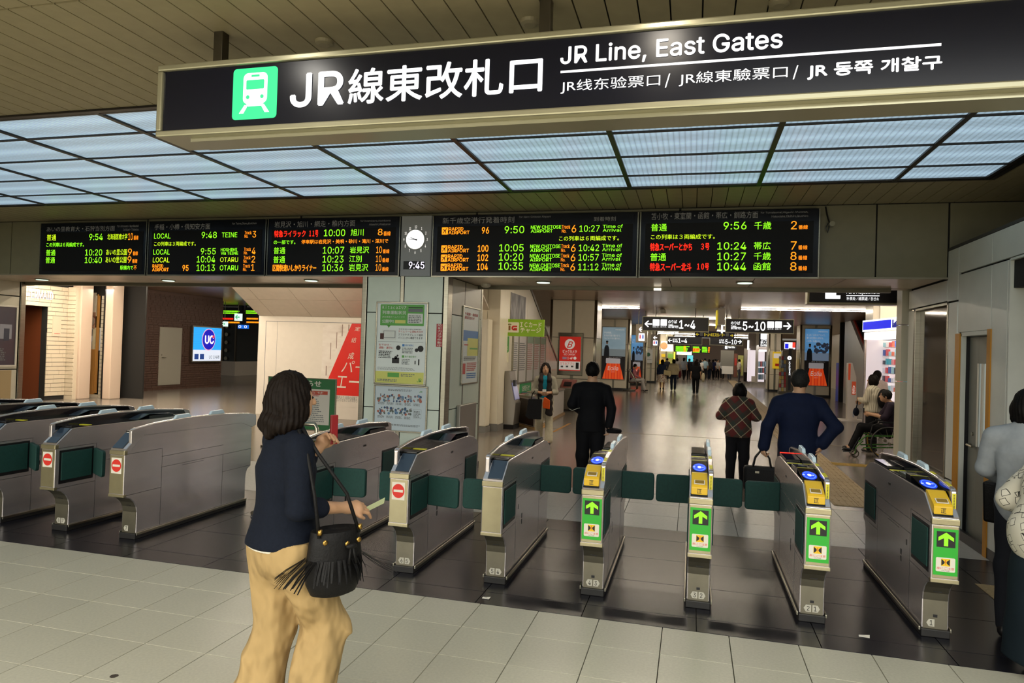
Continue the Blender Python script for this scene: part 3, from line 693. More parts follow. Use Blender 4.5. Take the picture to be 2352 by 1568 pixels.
flap(g65, GX[-3]+hw, 1, 5.42, ang=-10); flap(g54, GX[-2]-hw, -1, 5.42); flap(g6, -3.06+hw, 1, 5.42, ang=6); flap(g65, GX[-3]-hw, -1, 5.42, ang=3)
flap(g87, -5.62+hw, 1, 5.42, ang=-30); flap(g98, -6.40+hw, 1, 5.42, ang=-30); flap(g7, -4.86-hw, -1, 5.42, ang=-40)
# wheeled barrier beside the steel gate
p = at(575, 1192, Z=0); bt = thing('wheeled_barrier', 'short steel tube barrier on castors between the plain steel gate and the walking woman', 'barrier', (p.x, p.y, 0))
X0, Y0 = p.x, p.y
MB().tube([(X0+.03, Y0+.25, .05), (X0+.03, Y0+.25, .93), (X0+.05, Y0+.25, .97), (X0+.55, Y0+.25, .97), (X0+.57, Y0+.25, .93), (X0+.57, Y0+.25, .05)], .022, 10).build('tube_frame', M_steel, bt, smooth=True)
MB().tube([(X0+.03, Y0-.02, .07), (X0+.03, Y0+.5, .07)], .02, 8).tube([(X0+.57, Y0-.02, .07), (X0+.57, Y0+.5, .07)], .02, 8).build('foot_bar', M_steel_d, bt)
MB().tube([(X0+.03, Y0+.25, .35), (X0+.57, Y0+.25, .35)], .012, 8).build('cross_rail', M_steel, bt)
for a in (0, .54):
    for b in (0, .48): MB().cyl((X0+.02+a, Y0+b, .03), .03, .02, 12, 'x').build('castor', M_blackplastic, bt)
# paper scraps
for (x, y, lab, k) in ((1117, 1374, 'small white paper scrap on the black floor in front of the gate tagged 5 4', .03), (1985, 1462, 'torn white paper scrap on the black floor left of the gate tagged 1', .035)):
    p = at(x, y, Z=0)
    tag(MB().add([(p.x-k, p.y-.012, .002), (p.x+k*.8, p.y-.02, .003), (p.x+k, p.y+.012, .012), (p.x-.005, p.y+.022, .004), (p.x-k*.9, p.y+.006, .008)], [(0, 1, 2, 3, 4)]).build('paper_scrap', M_stick), lab, 'paper')
p = at(262, 1552, Z=0)
tag(MB().lathe((p.x, p.y, .0004), [(.022, 0), (.018, .0008)], 9).build('floor_stain', mat('dark_stain', '3b322a', .8), floor), kind='stuff')

# ================================================================ MAIN SIGN
M_frame = mat('sign_frame_alu', 'a39f86', .3, metal=.6)
M_navy = mat('sign_navy', '080a19', .28, spec=.3)
M_wtext = glow('backlit_white', 'ffffff', 1.25)
SY = 3.3; PS = Pl('Y', SY, -1)
sg = thing('gate_sign', 'large hanging backlit navy sign in a pale metal frame reading JR Line, East Gates', 'sign', (-.4, SY+.14, 2.95))
sx0, sx1, sz0, sz1 = -3.02, 2.35, 2.949, 3.38
MB().box(sx0+.02, sx1-.02, SY+.01, SY+.25, sz0+.02, sz1-.015).build('sign_body', M_frame, sg)
frame('sign_frame', M_frame, PS, (sx0+.035, sz0+.045, sx1-.035, sz1-.042), .035, sg, -.26, .022, .008)
plate('face_panel', M_navy, PS, (sx0+.03, sz0+.04, sx1-.03, sz1-.04), sg, -.01, .004)
MB().box(sx0+.2, sx1, SY+.03, SY+.2, sz0-.012, sz0+.01).build('bottom_channel', M_frame, sg)
for px_ in (510, 1254):
    p = at(px_, 60, Y=SY+.13)
    MB().box(p.x-.03, p.x+.03, SY+.1, SY+.16, sz1, 3.61).build('hanger_post', M_steel_d, sg, bevel=.003)
plate('icon_ground', glow('icon_green', '2fd98a', 1.15), PS, PS.box(534, 152, 640, 277), sg, .004, .006, r=.022)
# train pictogram
u0, v0, u1, v1 = PS.box(534, 152, 640, 277); W_ = u1-u0; H_ = v1-v0; cu = (u0+u1)/2
def I(u, v): return (u0+u*W_, v0+v*H_)
mbp = MB(); PS.rslab(mbp, (*I(.24, .30), *I(.78, .90)), .03, .006, .0075)
PS.poly(mbp, [I(.30, .32), I(.72, .32), I(.66, .25), I(.36, .25)][::1], .006, .0075)
for q in (-1, 1): PS.poly(mbp, [I(.5+q*.14, .28), I(.5+q*.22, .28), I(.5+q*.34, .12), I(.5+q*.24, .12)][::q], .006, .0075)
mbp.build('train_pictogram', M_wtext, sg)
mbp = MB(); PS.rslab(mbp, (*I(.31, .58), *I(.71, .76)), .006, .0075, .009); PS.slab(mbp, (*I(.42, .82), *I(.60, .86)), .0075, .009)
PS.disc(mbp, I(.35, .43), .011, .0075, .009, 12); PS.disc(mbp, I(.67, .43), .011, .0075, .009, 12); mbp.build('train_windows', glow('icon_green', '2fd98a', 1.15), sg)
T('JR', M_wtext, PS, PS.box(669, 164, 792, 247), sg, .03, d=.009); T('線東改札口', M_wtext, PS, PS.box(801, 127, 1247, 241), sg, .018, d=.009)
T('JR Line, East Gates', M_wtext, PS, PS.box(1288, 68, 1797, 157), sg, .02, d=.009)
a = PS.uv(1288, 168); b = PS.uv(2161, 104)
plate('rule_line', M_wtext, PS, (a[0], a[1]-.002, b[0], a[1]+.009), sg, .004, .006)
T('JR线东验票口', M_wtext, PS, PS.box(1288, 171, 1517, 217), sg, .005, d=.009); T('/', M_wtext, PS, PS.box(1527, 170, 1547, 203), sg, .01, d=.009)
T('JR線東驗票口', M_wtext, PS, PS.box(1559, 152, 1809, 200), sg, .005, d=.009); T('/', M_wtext, PS, PS.box(1820, 151, 1842, 184), sg, .01, d=.009)
T('JR 동쪽 개찰구', M_wtext, PS, PS.box(1854, 128, 2162, 184), sg, .03, d=.009)
# ================================================================ DEPARTURE BOARDS AND CLOCK
M_board = mat('board_black', '060a16', .22, spec=.3)
M_led_g = glow('led_green', '8dff1c', 1.6); M_led_y = glow('led_yellowgreen', 'c8f01a', 1.5); M_led_o = glow('led_orange', 'ff8a12', 1.8); M_led_r = glow('led_red', 'ff2410', 1.7); M_led_w = glow('led_white', 'f2eaff', 1.4)
M_gray = mat('board_print_grey', '7f7d78', .6, emit=.12)
PB = Pl('Y', 8.5, -1)
def Z(o, s):
    return lambda x0, y0, x1, y1: (o[0]+x0/s, o[1]+y0/s, o[0]+x1/s, o[1]+y1/s)
ZA, ZB, ZC, ZD = Z((0, 480), 3.409), Z((580, 470), 4.02), Z((980, 470), 4.356), Z((1440, 470), 4.356)
def board(label, x0, x1, z, rows, left=1, right=1):
    a = PB.uv(x0, 632)[0]; b = PB.uv(x1, 632)[0]
    o = thing('departure_board', label, 'departure board', ((a+b)/2, 8.55, 2.745), group='departure boards over the gates')
    MB().box(a+.004, b-.004, 8.5, 8.60, 2.745, 3.545).build('housing', M_board, o, bevel=.003)
    fr = MB().box(a+.004, b-.004, 8.49, 8.505, 2.735, 2.752)
    if left: fr.box(a+.004, a+.016, 8.49, 8.505, 2.75, 3.54)
    if right: fr.box(b-.016, b-.004, 8.49, 8.505, 2.75, 3.54)
    fr.build('trim_strip', M_steel, o)
    mg = .07; plate('led_screen', mat('led_matrix', '0a0a0b', .5, spec=.2), PB, (a+mg, 2.80, b-mg, 3.40), o, .0005, .003)
    for s, m, bx_, *bo in rows:
        q = z(*bx_)
        T(s, m, PB, PB.box(q[0], q[1], q[2], q[3]), o, bo[0] if bo else .008, d=.005)
    return o
G, Y_, O, R_, S_ = M_led_g, M_led_y, M_led_o, M_led_r, M_gray
board('leftmost departure board, first row 9:54 to track 10', 89, 335, ZA, [
 ('あいの里教育大・石狩当別方面', S_, (368, 130, 902, 178)), ('for Ainosato-Kyoikudai', S_, (920, 122, 1088, 147), 0), ('Ishikari-Tobetsu', S_, (968, 150, 1088, 170), 0),
 ('普通', Y_, (368, 198, 443, 248)), ('9:54', G, (700, 193, 808, 244)), ('北海道医療大学', Y_, (842, 192, 1000, 240)), ('10', O, (1005, 188, 1043, 242)), ('番線', O, (1048, 207, 1086, 241)),
 ('この列車は6両編成です。', G, (365, 260, 660, 298)),
 ('普通', G, (362, 317, 437, 366)), ('10:20', G, (668, 315, 803, 364)), ('あいの里公園', Y_, (832, 314, 997, 361)), ('9', O, (1003, 310, 1035, 362)), ('番線', O, (1041, 330, 1082, 363)),
 ('普通', G, (358, 375, 433, 424)), ('10:40', G, (665, 375, 800, 423)), ('あいの里公園', Y_, (828, 373, 993, 421)), ('9', O, (999, 370, 1031, 421)), ('番線', O, (1036, 390, 1078, 423)),
 ('駅構内で', G, (942, 442, 1045, 476)), ('不', O, (1047, 443, 1073, 476))])
tr = lambda dx, y, n: [('Track', O, (1917+dx, y, 1972+dx, y+26), .01), ('No.', O, (1916+dx, y+28, 1945+dx, y+53), .01), (n, O, (1978+dx, y, 2008+dx, y+51), .01)]
board('second departure board from the left, with trains to Teine and Otaru', 337, 609, ZA, [
 ('手稲・小樽・倶知安方面', S_, (1212, 112, 1648, 165)), ('for Teine,Otaru,Kutchan', S_, (1820, 103, 2010, 125), 0),
 ('LOCAL', G, (1208, 190, 1338, 232)), ('9:48', G, (1580, 178, 1700, 228)), ('TEINE', G, (1738, 182, 1860, 222)), *tr(0, 172, '3'), ('この列車は3両編成です。', Y_, (1208, 252, 1535, 290)),
 ('LOCAL', G, (1202, 315, 1332, 357)), ('9:55', G, (1573, 305, 1692, 356)), ('HOSHIMI', G, (1730, 305, 1858, 330), .015), ('Via TEINE', G, (1730, 333, 1866, 357), .015), *tr(-5, 302, '4'),
 ('LOCAL', Y_, (1198, 378, 1330, 418)), ('10:04', G, (1542, 368, 1687, 418)), ('OTARU', Y_, (1725, 377, 1866, 415)), *tr(-8, 367, '2'),
 ('RAPID', O, (1195, 433, 1280, 457), .02), ('AIRPORT', O, (1193, 460, 1323, 487), .02), ('95', O, (1430, 438, 1478, 484), .02), ('10:13', G, (1540, 434, 1685, 485)), ('OTARU', G, (1722, 440, 1866, 480)), *tr(-12, 432, '1')])
board('third departure board from the left, red limited express on top, beside the clock', 611, 917, ZB, [
 ('岩見沢・旭川・網走・稚内方面', S_, (205, 142, 950, 212)), ('for Iwamizawa,Asahikawa', S_, (998, 138, 1275, 162), 0), ('Abashiri,Wakkanai', S_, (1077, 170, 1275, 195), 0),
 ('特急ライラック', R_, (202, 235, 492, 300), .02), ('11号', R_, (525, 235, 608, 296), .02), ('10:00', G, (660, 227, 858, 292)), ('旭川', G, (908, 222, 1028, 288)), ('8', O, (1158, 222, 1203, 283)), ('番線', O, (1210, 245, 1277, 287)),
 ('の一部です。', G, (197, 325, 398, 366)), ('停車駅は岩見沢・美唄・砂川・滝川・深川で', O, (453, 315, 1255, 362), .012),
 ('普通', G, (197, 392, 305, 455)), ('10:07', G, (650, 388, 848, 452)), ('岩見沢', G, (900, 386, 1078, 448)), ('10', O, (1143, 385, 1197, 447)), ('番線', O, (1203, 410, 1266, 449)),
 ('普通', G, (193, 475, 303, 538)), ('10:23', G, (648, 470, 843, 534)), ('江別', G, (893, 469, 1010, 530)), ('10', O, (1140, 468, 1193, 530)), ('番線', O, (1198, 492, 1262, 532)),
 ('区間快速いしかりライナー', O, (187, 552, 590, 614), .02), ('10:36', G, (645, 550, 840, 614)), ('岩見沢', G, (890, 547, 1070, 612)), ('10', O, (1137, 548, 1190, 610)), ('番線', O, (1196, 575, 1258, 614))])
rw = []
plane = []
def row4(y, yr, num, tm, arr):
    d, e = y-228, yr-203; k = -d*.033
    rw.extend([('RAPID', O, (222+k, 225+d, 368+k, 258+d), .025), ('AIRPORT', O, (220+k, 260+d, 430+k, 296+d), .025), (num, O, ((553 if len(num) == 2 else 518)+k, 224+d, 625+k, 289+d), .02),
        (tm, G, ((780 if len(tm) == 4 else 732)+k, 213+d, 978+k, 287+d), .004), ('NEW CHITOSE', G, (1043+k, 205+e, 1347+k, 243+e), .015), ('AIRPORT', G, (1043+k, 246+e, 1262+k, 280+e), .015),
        ('Track', O, (1353+k, 203+e, 1438+k, 240+e), .01), ('No.', O, (1352+k, 245+e, 1397+k, 280+e), .01), ('6', O, (1450+k, 203+e, 1498+k, 278+e), .01), (arr, G, (1528+k, 205+e, 1732+k, 272+e), .0),
        ('Time of', G, (1762+k, 198+e, 1963+k, 235+e), .01), ('Arrival', G, (1762+k, 238+e, 1948+k, 272+e), .01)])
    plane.append((152+k, 226+d, 215+k, 299+d))
row4(228, 203, '96', '9:50', '10:27'); row4(409, 396, '100', '10:05', '10:42'); row4(501, 491, '102', '10:20', '10:57'); row4(592, 587, '104', '10:35', '11:12')
b4 = board('departure board for New Chitose Airport with orange plane icons, right of the clock', 990, 1464, ZC, [
 ('新千歳空港行発着時刻', S_, (160, 118, 878, 192)), ('for New Chitose Airport', S_, (925, 108, 1243, 138), 0), ('到着時刻', S_, (1672, 118, 1893, 166)), ('この列車は6両編成です。', Y_, (1325, 308, 1925, 363)), *rw])
for q in plane:
    q = ZC(*q); bb = PB.box(*q); plate('plane_icon', M_led_o, PB, bb, b4, .004, .005, r=.008)
    w_, h_ = bb[2]-bb[0], bb[3]-bb[1]; J = lambda u, v: (bb[0]+u*w_, bb[1]+v*h_); mb = MB()
    PB.poly(mb, [J(.14, .22), J(.2, .14), J(.86, .82), J(.78, .88)], .005, .006); PB.poly(mb, [J(.5, .52), J(.62, .62), J(.16, .72), J(.14, .64)], .005, .006)
    PB.poly(mb, [J(.5, .52), J(.6, .14), J(.70, .16), J(.64, .6)], .005, .006); mb.build('plane_icon_figure', M_board, b4)
k_ = [('普通', G, (240, 190, 400, 266)), ('9:56', G, (965, 170, 1197, 250)), ('千歳', G, (1272, 168, 1445, 248)), ('2', O, (1640, 163, 1700, 247)), ('番線', O, (1716, 202, 1810, 246)),
 ('この列車は3両編成です。', Y_, (240, 292, 880, 349)), ('特急スーパーとかち', R_, (233, 383, 652, 461), .02), ('3号', R_, (742, 385, 825, 453), .02), ('10:24', G, (903, 374, 1195, 450)), ('帯広', G, (1268, 371, 1438, 450)), ('7', O, (1638, 367, 1698, 449)), ('番線', O, (1712, 405, 1806, 449)),
 ('普通', G, (233, 484, 393, 561)), ('10:27', G, (903, 478, 1190, 556)), ('千歳', G, (1268, 476, 1440, 554)), ('8', O, (1635, 472, 1697, 553)), ('番線', O, (1712, 508, 1804, 553)),
 ('特急スーパー北斗', R_, (230, 583, 645, 661), .02), ('10号', R_, (702, 585, 820, 653), .02), ('10:44', G, (903, 578, 1192, 657)), ('函館', G, (1265, 578, 1438, 656)), ('8', O, (1632, 575, 1697, 659)), ('番線', O, (1712, 612, 1802, 658))]
board('rightmost departure board, with trains to Chitose, Obihiro and Hakodate', 1466, 1881, ZD, [
 ('苫小牧・東室蘭・函館・帯広・釧路方面', S_, (243, 65, 1312, 152)), ('for Tomakomai,Higashi-Muroran,', S_, (1337, 62, 1813, 94), 0), ('Hakodate,Obihiro,Kushiro', S_, (1447, 101, 1813, 133), 0), *k_])
# clock
a = PB.uv(919, 632)[0]; b = PB.uv(988, 632)[0]; ck = thing('station_clock', 'round white wall clock on a grey panel above a digital 9:45 display', 'clock', ((a+b)/2, 8.55, 2.745))
MB().box(a, b, 8.49, 8.60, 2.745, 3.55).build('clock_panel', mat('clock_panel_grey', '8d8f90', .45, emit=.03), ck, bevel=.006)
PC = Pl('Y', 8.49, -1); c = PC.uv(580+1505/4.02, 470+322/4.02); R = .128
mb = MB(); PC.disc(mb, c, R+.008, 0, .012, 40); mb.build('bezel', M_steel, ck)
mb = MB(); PC.disc(mb, c, R, .012, .016, 40); mb.build('dial', glow('clock_dial', 'ffffff', 1.3), ck)
M_num = glow('clock_numeral', 'ece6dd', .9)
for h in range(1, 13):
    t = math.radians(90-30*h); x, z_ = c[0]+math.cos(t)*(R+.038), c[1]+math.sin(t)*(R+.042); ww = .014 if h < 10 else .024
    T(str(h), M_num, PC, (x-ww/2-(.002 if h > 9 else 0), z_-.019, x+ww/2+(.002 if h > 9 else 0), z_+.019), ck, .02, 'numeral', .002)
for ang, ln, wd in ((90-30*9.75, .07, .006), (90-6*45.5, .105, .004)):
    t = math.radians(ang); dx, dz = math.cos(t), math.sin(t); mb = MB()
    PC.poly(mb, [(c[0]-dz*wd, c[1]+dx*wd), (c[0]+dx*-.03-dz*wd, c[1]-dz*.03+dx*wd)][:1]+[(c[0]-dx*.03-dz*wd, c[1]-dz*.03+dx*wd), (c[0]-dx*.03+dz*wd, c[1]-dz*.03-dx*wd), (c[0]+dx*ln+dz*wd*.5, c[1]+dz*ln-dx*wd*.5), (c[0]+dx*ln-dz*wd*.5, c[1]+dz*ln+dx*wd*.5)], .017, .019); mb.build('hand', M_ink, ck)
q = ZB(1392, 520, 1592, 597); plate('digital_display', M_ink, PC, PC.box(*q), ck, 0, .003); q = ZB(1443, 526, 1588, 590); T('9:45', M_led_w, PC, PC.box(*q), ck, .012, 'digits', .005)
# small spotlight with cable on the beam
p = at(1910, 518, Y=8.6); sl = thing('beam_camera', 'small grey device on a looped black cable, right of the rightmost departure board', 'camera', (p.x, 8.58, p.z))
MB().cyl((p.x-.01, 8.5, p.z+.005), .03, .09, 12, 'y').build('body', mat('device_grey', '8d8a74', .5), sl)
MB().tube([(p.x-.07, 8.59, 3.58), (p.x-.055, 8.57, 3.48), (p.x-.03, 8.55, 3.38), (p.x-.045, 8.55, 3.30), (p.x-.02, 8.55, p.z+.02)], .009, 6).tube([(p.x-.045, 8.55, 3.38), (p.x-.07, 8.55, 3.33), (p.x-.05, 8.55, 3.27), (p.x-.02, 8.55, p.z+.01)], .006, 6).build('cable', M_blackplastic, sl)

# ================================================================ PILLAR POSTERS
PP = Pl('Y', PY0, -1); ZP = Z((820, 640), 4.356)
def pbox(pl, z, *q): return pl.box(*z(*q))
M_paper = mat('poster_paper', 'd8dfda', .35); M_txt = mat('poster_text_grey', '6b7070', .6)
def poster(name, label, pl, b, m, fr=.02, fm=None, cat='poster', d=.012, group=None):
    c = pl.P((b[0]+b[2])/2, b[1]); o = thing(name, label, cat, tuple(c), group=group)
    plate('sheet', m, pl, b, o, .002, d)
    if fr: frame('poster_frame', fm or M_steel, pl, b, fr, o, .0, d+.012, .004)
    return o
b = pbox(PP, ZP, 186, 250, 705, 1035); po = poster('poster_case', 'framed train status poster with green heading on the tiled pillar', PP, b, M_paper)
def sub(o, pl, b, m, u0, v0, u1, v1, name='print_block', d=.013, r=0.):
    w_, h_ = b[2]-b[0], b[3]-b[1]; return plate(name, m, pl, (b[0]+u0*w_, b[1]+v0*h_, b[0]+u1*w_, b[1]+v1*h_), o, d-.001, d, r)
def subT(o, pl, b, s, m, u0, v0, u1, v1, bold=.01, d=.0145, name='lettering'):
    w_, h_ = b[2]-b[0], b[3]-b[1]; T(s, m, pl, (b[0]+u0*w_, b[1]+v0*h_, b[0]+u1*w_, b[1]+v1*h_), o, bold, name, d)
def greek(o, pl, b, m, u0, v0, u1, v1, n, d=.0135, seed=1, fill=.55, name='small_print'):
    rr = random.Random(seed); w_, h_ = b[2]-b[0], b[3]-b[1]; mb = MB(); dv = (v1-v0)/n
    for i in range(n):
        u = u0; v = v0+dv*i; e = u1-(u1-u0)*rr.uniform(0, .25)
        while u < e:
            l = rr.uniform(.012, .05); pl.slab(mb, (b[0]+u*w_, b[1]+v*h_, b[0]+min(u+l, e)*w_, b[1]+(v+dv*fill)*h_), d-.0005, d); u += l+.01
    mb.build(name, m, o)
M_pg = mat('poster_green', '4f9e3a', .4); M_pw = mat('poster_white', 'd5d8d0', .5); M_pred = mat('poster_red', 'b8352c', .5); M_pblue = mat('poster_blue', '3d79b8', .5); M_py = mat('poster_yellow', 'cfcf6a', .5)
sub(po, PP, b, M_pg, .06, .72, .95, .985, r=.01)
PP.poly(mb := MB(), [(b[0]+(b[2]-b[0])*u, b[1]+(b[3]-b[1])*v) for u, v in ((.2, .725), (.24, .69), (.28, .725))], .0125, .013); mb.build('print_block', M_pg, po)
subT(po, PP, b, 'Kitacaエリア', M_pw, .10, .925, .585, .97, .02); subT(po, PP, b, '列車運転状況', M_pw, .10, .86, .585, .905, .02); subT(po, PP, b, 'JR北海道ホームページで', M_pw, .10, .815, .56, .838, .0); subT(po, PP, b, '公開中!!', M_pw, .10, .75, .34, .795, .02)
sub(po, PP, b, M_py, .365, .75, .58, .79, d=.0145); sub(po, PP, b, M_pw, .62, .75, .925, .875, d=.0145, r=.008); sub(po, PP, b, M_txt, .63, .895, .92, .935, d=.0145); sub(po, PP, b, M_ink, .63, .945, .92, .953, d=.0145)
greek(po, PP, b, M_txt, .64, .76, .9, .86, 5, d=.0155, seed=5)
sub(po, PP, b, M_pw, .10, .54, .40, .665, d=.0135); sub(po, PP, b, M_txt, .14, .565, .38, .655, d=.0142); sub(po, PP, b, M_pw, .15, .57, .37, .65, d=.0149); sub(po, PP, b, mat('brown_print', '4a2a22', .6), .07, .545, .145, .62, d=.0149)
greek(po, PP, b, M_txt, .45, .675, .93, .69, 1, seed=3); subT(po, PP, b, 'タイムリーな運転状況が', M_pred, .44, .635, .94, .665, .01); subT(po, PP, b, 'スマホやタブレット端末', M_ink, .44, .595, .94, .625, .0); subT(po, PP, b, 'パソコンから確認できます!', M_ink, .44, .555, .94, .585, .0)
sub(po, PP, b, M_txt, .03, .515, .95, .518, d=.0135)
subT(po, PP, b, 'おでかけ・', M_pred, .05, .465, .30, .49, .02); subT(po, PP, b, '通勤・通学に', M_pred, .05, .425, .35, .455, .015)
greek(po, PP, b, M_ink, .05, .31, .33, .41, 5, seed=7); subT(po, PP, b, '悪天候時に', M_pblue, .59, .465, .77, .49, .01); sub(po, PP, b, M_pblue, .53, .462, .575, .492, d=.0145)
greek(po, PP, b, M_txt, .53, .38, .75, .455, 4, seed=8); subT(po, PP, b, '新千歳空港で', M_pg, .59, .325, .82, .35, .01); sub(po, PP, b, M_pg, .53, .322, .575, .352, d=.0145); greek(po, PP, b, M_txt, .53, .24, .70, .315, 4, seed=9)
mb = MB(); w_, h_ = b[2]-b[0], b[3]-b[1]
for (u, v, r) in ((.45, .445, .045), (.90, .44, .06), (.82, .42, .035), (.405, .32, .03), (.44, .345, .02)): PP.disc(mb, (b[0]+u*w_, b[1]+v*h_), r*w_, .0125, .0138, 14)
for q in ((.33, .25, .40, .315), (.40, .25, .475, .32), (.86, .235, .885, .31), (.79, .245, .81, .29)): PP.slab(mb, (b[0]+q[0]*w_, b[1]+q[1]*h_, b[0]+q[2]*w_, b[1]+q[3]*h_), .0125, .0138)
mb.build('figure_print', M_ink, po)
greek(po, PP, b, M_txt, .04, .165, .9, .205, 3, seed=11, fill=.35); sub(po, PP, b, M_py, .0, .0, .98, .145); sub(po, PP, b, M_pg, .25, .075, .485, .13, d=.0145); greek(po, PP, b, M_txt, .52, .09, .82, .13, 2, d=.0145, seed=2); greek(po, PP, b, M_txt, .04, .02, .46, .055, 2, d=.0145, seed=4)
subT(po, PP, b, 'JR', M_pg, .85, .025, .94, .07, .03)
b = pbox(PP, ZP, 175, 1092, 700, 1500); p2 = poster('poster_case', 'framed manners poster with ten small comic drawings, low on the tiled pillar', PP, b, mat('poster_paper_blue', 'bcc8cc', .35))
greek(p2, PP, b, M_txt, .25, .90, .72, .95, 2, seed=21); subT(p2, PP, b, 'JR', M_pg, .86, .89, .92, .925, .02)
rr = random.Random(4); cols = [mat('comic_%d' % i, c_, .6) for i, c_ in enumerate(('5d7f9c', '7a6a5c', '36506e', '8f8f93', 'a7604c', '55605a'))]
for r_ in range(2):
    for c_ in range(5):
        if r_ == 1 and c_ == 4: continue
        mbs = [MB() for _ in cols]
        for k in range(16):
            u = .06+.175*c_+rr.uniform(0, .14); v = (.66, .36)[r_]+rr.uniform(0, .15); PP.disc(mbs[rr.randrange(len(cols))], (b[0]+u*(b[2]-b[0]), b[1]+v*(b[3]-b[1])), rr.uniform(.008, .020), .0122+.0002*k, .0128+.0002*k, 8)
        for i, q in enumerate(mbs):
            if q.v: q.build('comic_drawing', cols[i], p2)
        greek(p2, PP, b, M_txt, .06+.175*c_, (.58, .27)[r_], .20+.175*c_, (.64, .33)[r_], 3, seed=30+c_)
frame('print_frame', M_txt, PP, (b[0]+(b[2]-b[0])*.76, b[1]+(b[3]-b[1])*.30, b[0]+(b[2]-b[0])*.91, b[1]+(b[3]-b[1])*.50), .0015, p2, .012, .0135, 0)
greek(p2, PP, b, M_txt, .77, .32, .9, .48, 5, seed=50); greek(p2, PP, b, M_txt, .1, .1, .9, .15, 2, seed=51)
b = pbox(PP, ZP, 790, 452, 862, 680); st = tag(plate('camera_notice', mat('notice_red', 'a81f2b', .5), PP, b, None, 0, .003), 'narrow red vertical notice about security cameras on the tiled pillar', 'sign')
for i, ch in enumerate('防犯カメラ作動中'):
    h_ = (b[3]-b[1])/8; T(ch, M_stick, PP, (b[0]+.018, b[3]-h_*(i+.90), b[2]-.018, b[3]-h_*(i+.10)), st, .03, d=.004)
PPX = Pl('X', PX1, 1); q = (1040+160/7.84, 620+640/7.84, 1040+460/7.84, 990)
bb = (9.02, .98+.12, 9.78, 2.18)
bb = (PPX.uv(1060, 800)[0], PPX.uv(1060, 880)[1], PPX.uv(1096, 800)[0], PPX.uv(1060, 704)[1])
p3 = poster('poster_case', 'framed poster with a route map on the right side of the tiled pillar', PPX, bb, M_paper)
subT(p3, PPX, bb, '千歳線・函館線', M_pred, .08, .90, .92, .94, .02); subT(p3, PPX, bb, '運転見合わせ', M_pred, .08, .85, .7, .89, .02)
sub(p3, PPX, bb, M_pblue, .02, .56, .98, .70); sub(p3, PPX, bb, M_py, .3, .36, .98, .6, d=.0138); sub(p3, PPX, bb, M_pg, .45, .45, .95, .47, d=.0145); sub(p3, PPX, bb, M_pred, .1, .50, .35, .515, d=.0145)
greek(p3, PPX, bb, M_txt, .1, .3, .9, .36, 3, seed=61); greek(p3, PPX, bb, M_pred, .3, .16, .95, .28, 5, seed=62); greek(p3, PPX, bb, M_pblue, .3, .06, .95, .14, 3, seed=63); sub(p3, PPX, bb, M_pred, .06, .12, .22, .26, d=.0138)
# ================================================================ LEFT WING
M_adw = mat('ad_wall_white', 'd6cdc0', .35, noise=.02)
PA = Pl('Y', 15.1, -1); ZU = Z((440, 600), 4.355)
ad = thing('advert_wall', 'wide white advertising wall with a red slanted poster left of the tiled pillar', 'billboard', (-7.5, 15.3, 0))
MB().box(-10.555, -4.4, 15.1, 15.45, 0, 2.465).build('wall_box', M_adw, ad, bevel=.004)
fx = PA.uv(*ZU(735, 1000)[:2] if False else (608.8, 800))[0]
mb = MB()
for q in ((fx, .45, fx+.012, 2.34), (fx, 2.33, -4.5, 2.342)): PA.slab(mb, q, 0, .002)
u = PA.uv(636, 780)[0]; PA.slab(mb, (u, .45, u+.005, 2.33), 0, .002); mb.build('panel_groove', M_txt, ad)
pu = PA.uv(741, 780)[0]
plate('poster_sheet', ramp_mat('poster_marble', 'noise', ['8f7f74', 'd3c8bd', 'ded6cc', 'b9a99c'], 3.0, .4, vec=(1, 1, 2.5)), PA, (pu, .3, -4.5, 2.29), ad, 0, .004)
for i, (x, y0, y1) in enumerate(((785, 745, 772), (772, 763, 800), (758, 787, 825), (748, 840, 862), (800, 745, 760))):
    plate('portrait_print', mat('print_taupe', '8a7468', .6), PA, PA.box(x, y0, x+3, y1), ad, .004, .005)
C3 = [PA.uv(*ZU(a, b, a, b)[:2]) for a, b in ((1605, 622), (1360, 1178), (1300, 1330))]
rb = PA.uv(770, 907)[1]
PA.poly(mb := MB(), [(C3[2][0], rb), (-4.5, rb), (-4.5, C3[0][1]), C3[0]], .004, .006); mb.build('red_poster_field', mat('advert_red', 'cf2318', .4), ad)
plate('poster_foot', M_adw, PA, (pu, .3, -4.5, rb), ad, .004, .0055)
for s, q in (('結', (1597, 763, 1652, 812)), ('成', (1563, 912, 1630, 976)), ('パー', (1497, 1000, 1750, 1105)), ('エース', (1440, 1150, 1800, 1275)), ('定', (1632, 655, 1690, 695))):
    T(s, M_adw, PA, PA.box(*ZU(*q)), ad, .0, d=.008, shear=.2)
T('車内入り 全国の店舗で', M_txt, PA, PA.box(*ZU(1450, 1352, 1660, 1374)), ad, d=.008); T('コンシェルジュがお待ち', M_txt, PA, PA.box(*ZU(1445, 1378, 1660, 1400)), ad, d=.008)
st = thing('ceiling', None, None, (-7, 14, 2.5), kind='structure')
xs = [-10.555, PA.uv(630, 723)[0], PA.uv(717, 727)[0], PA.uv(806, 728)[0], PA.uv(895, 730)[0], -4.4]; n0 = Vector((0, 15.1, 2.465)); n1 = Vector((0, 12.9, 3.68))
M_slope = mat('sloping_panel', 'd8ccbc', .4, noise=.03)
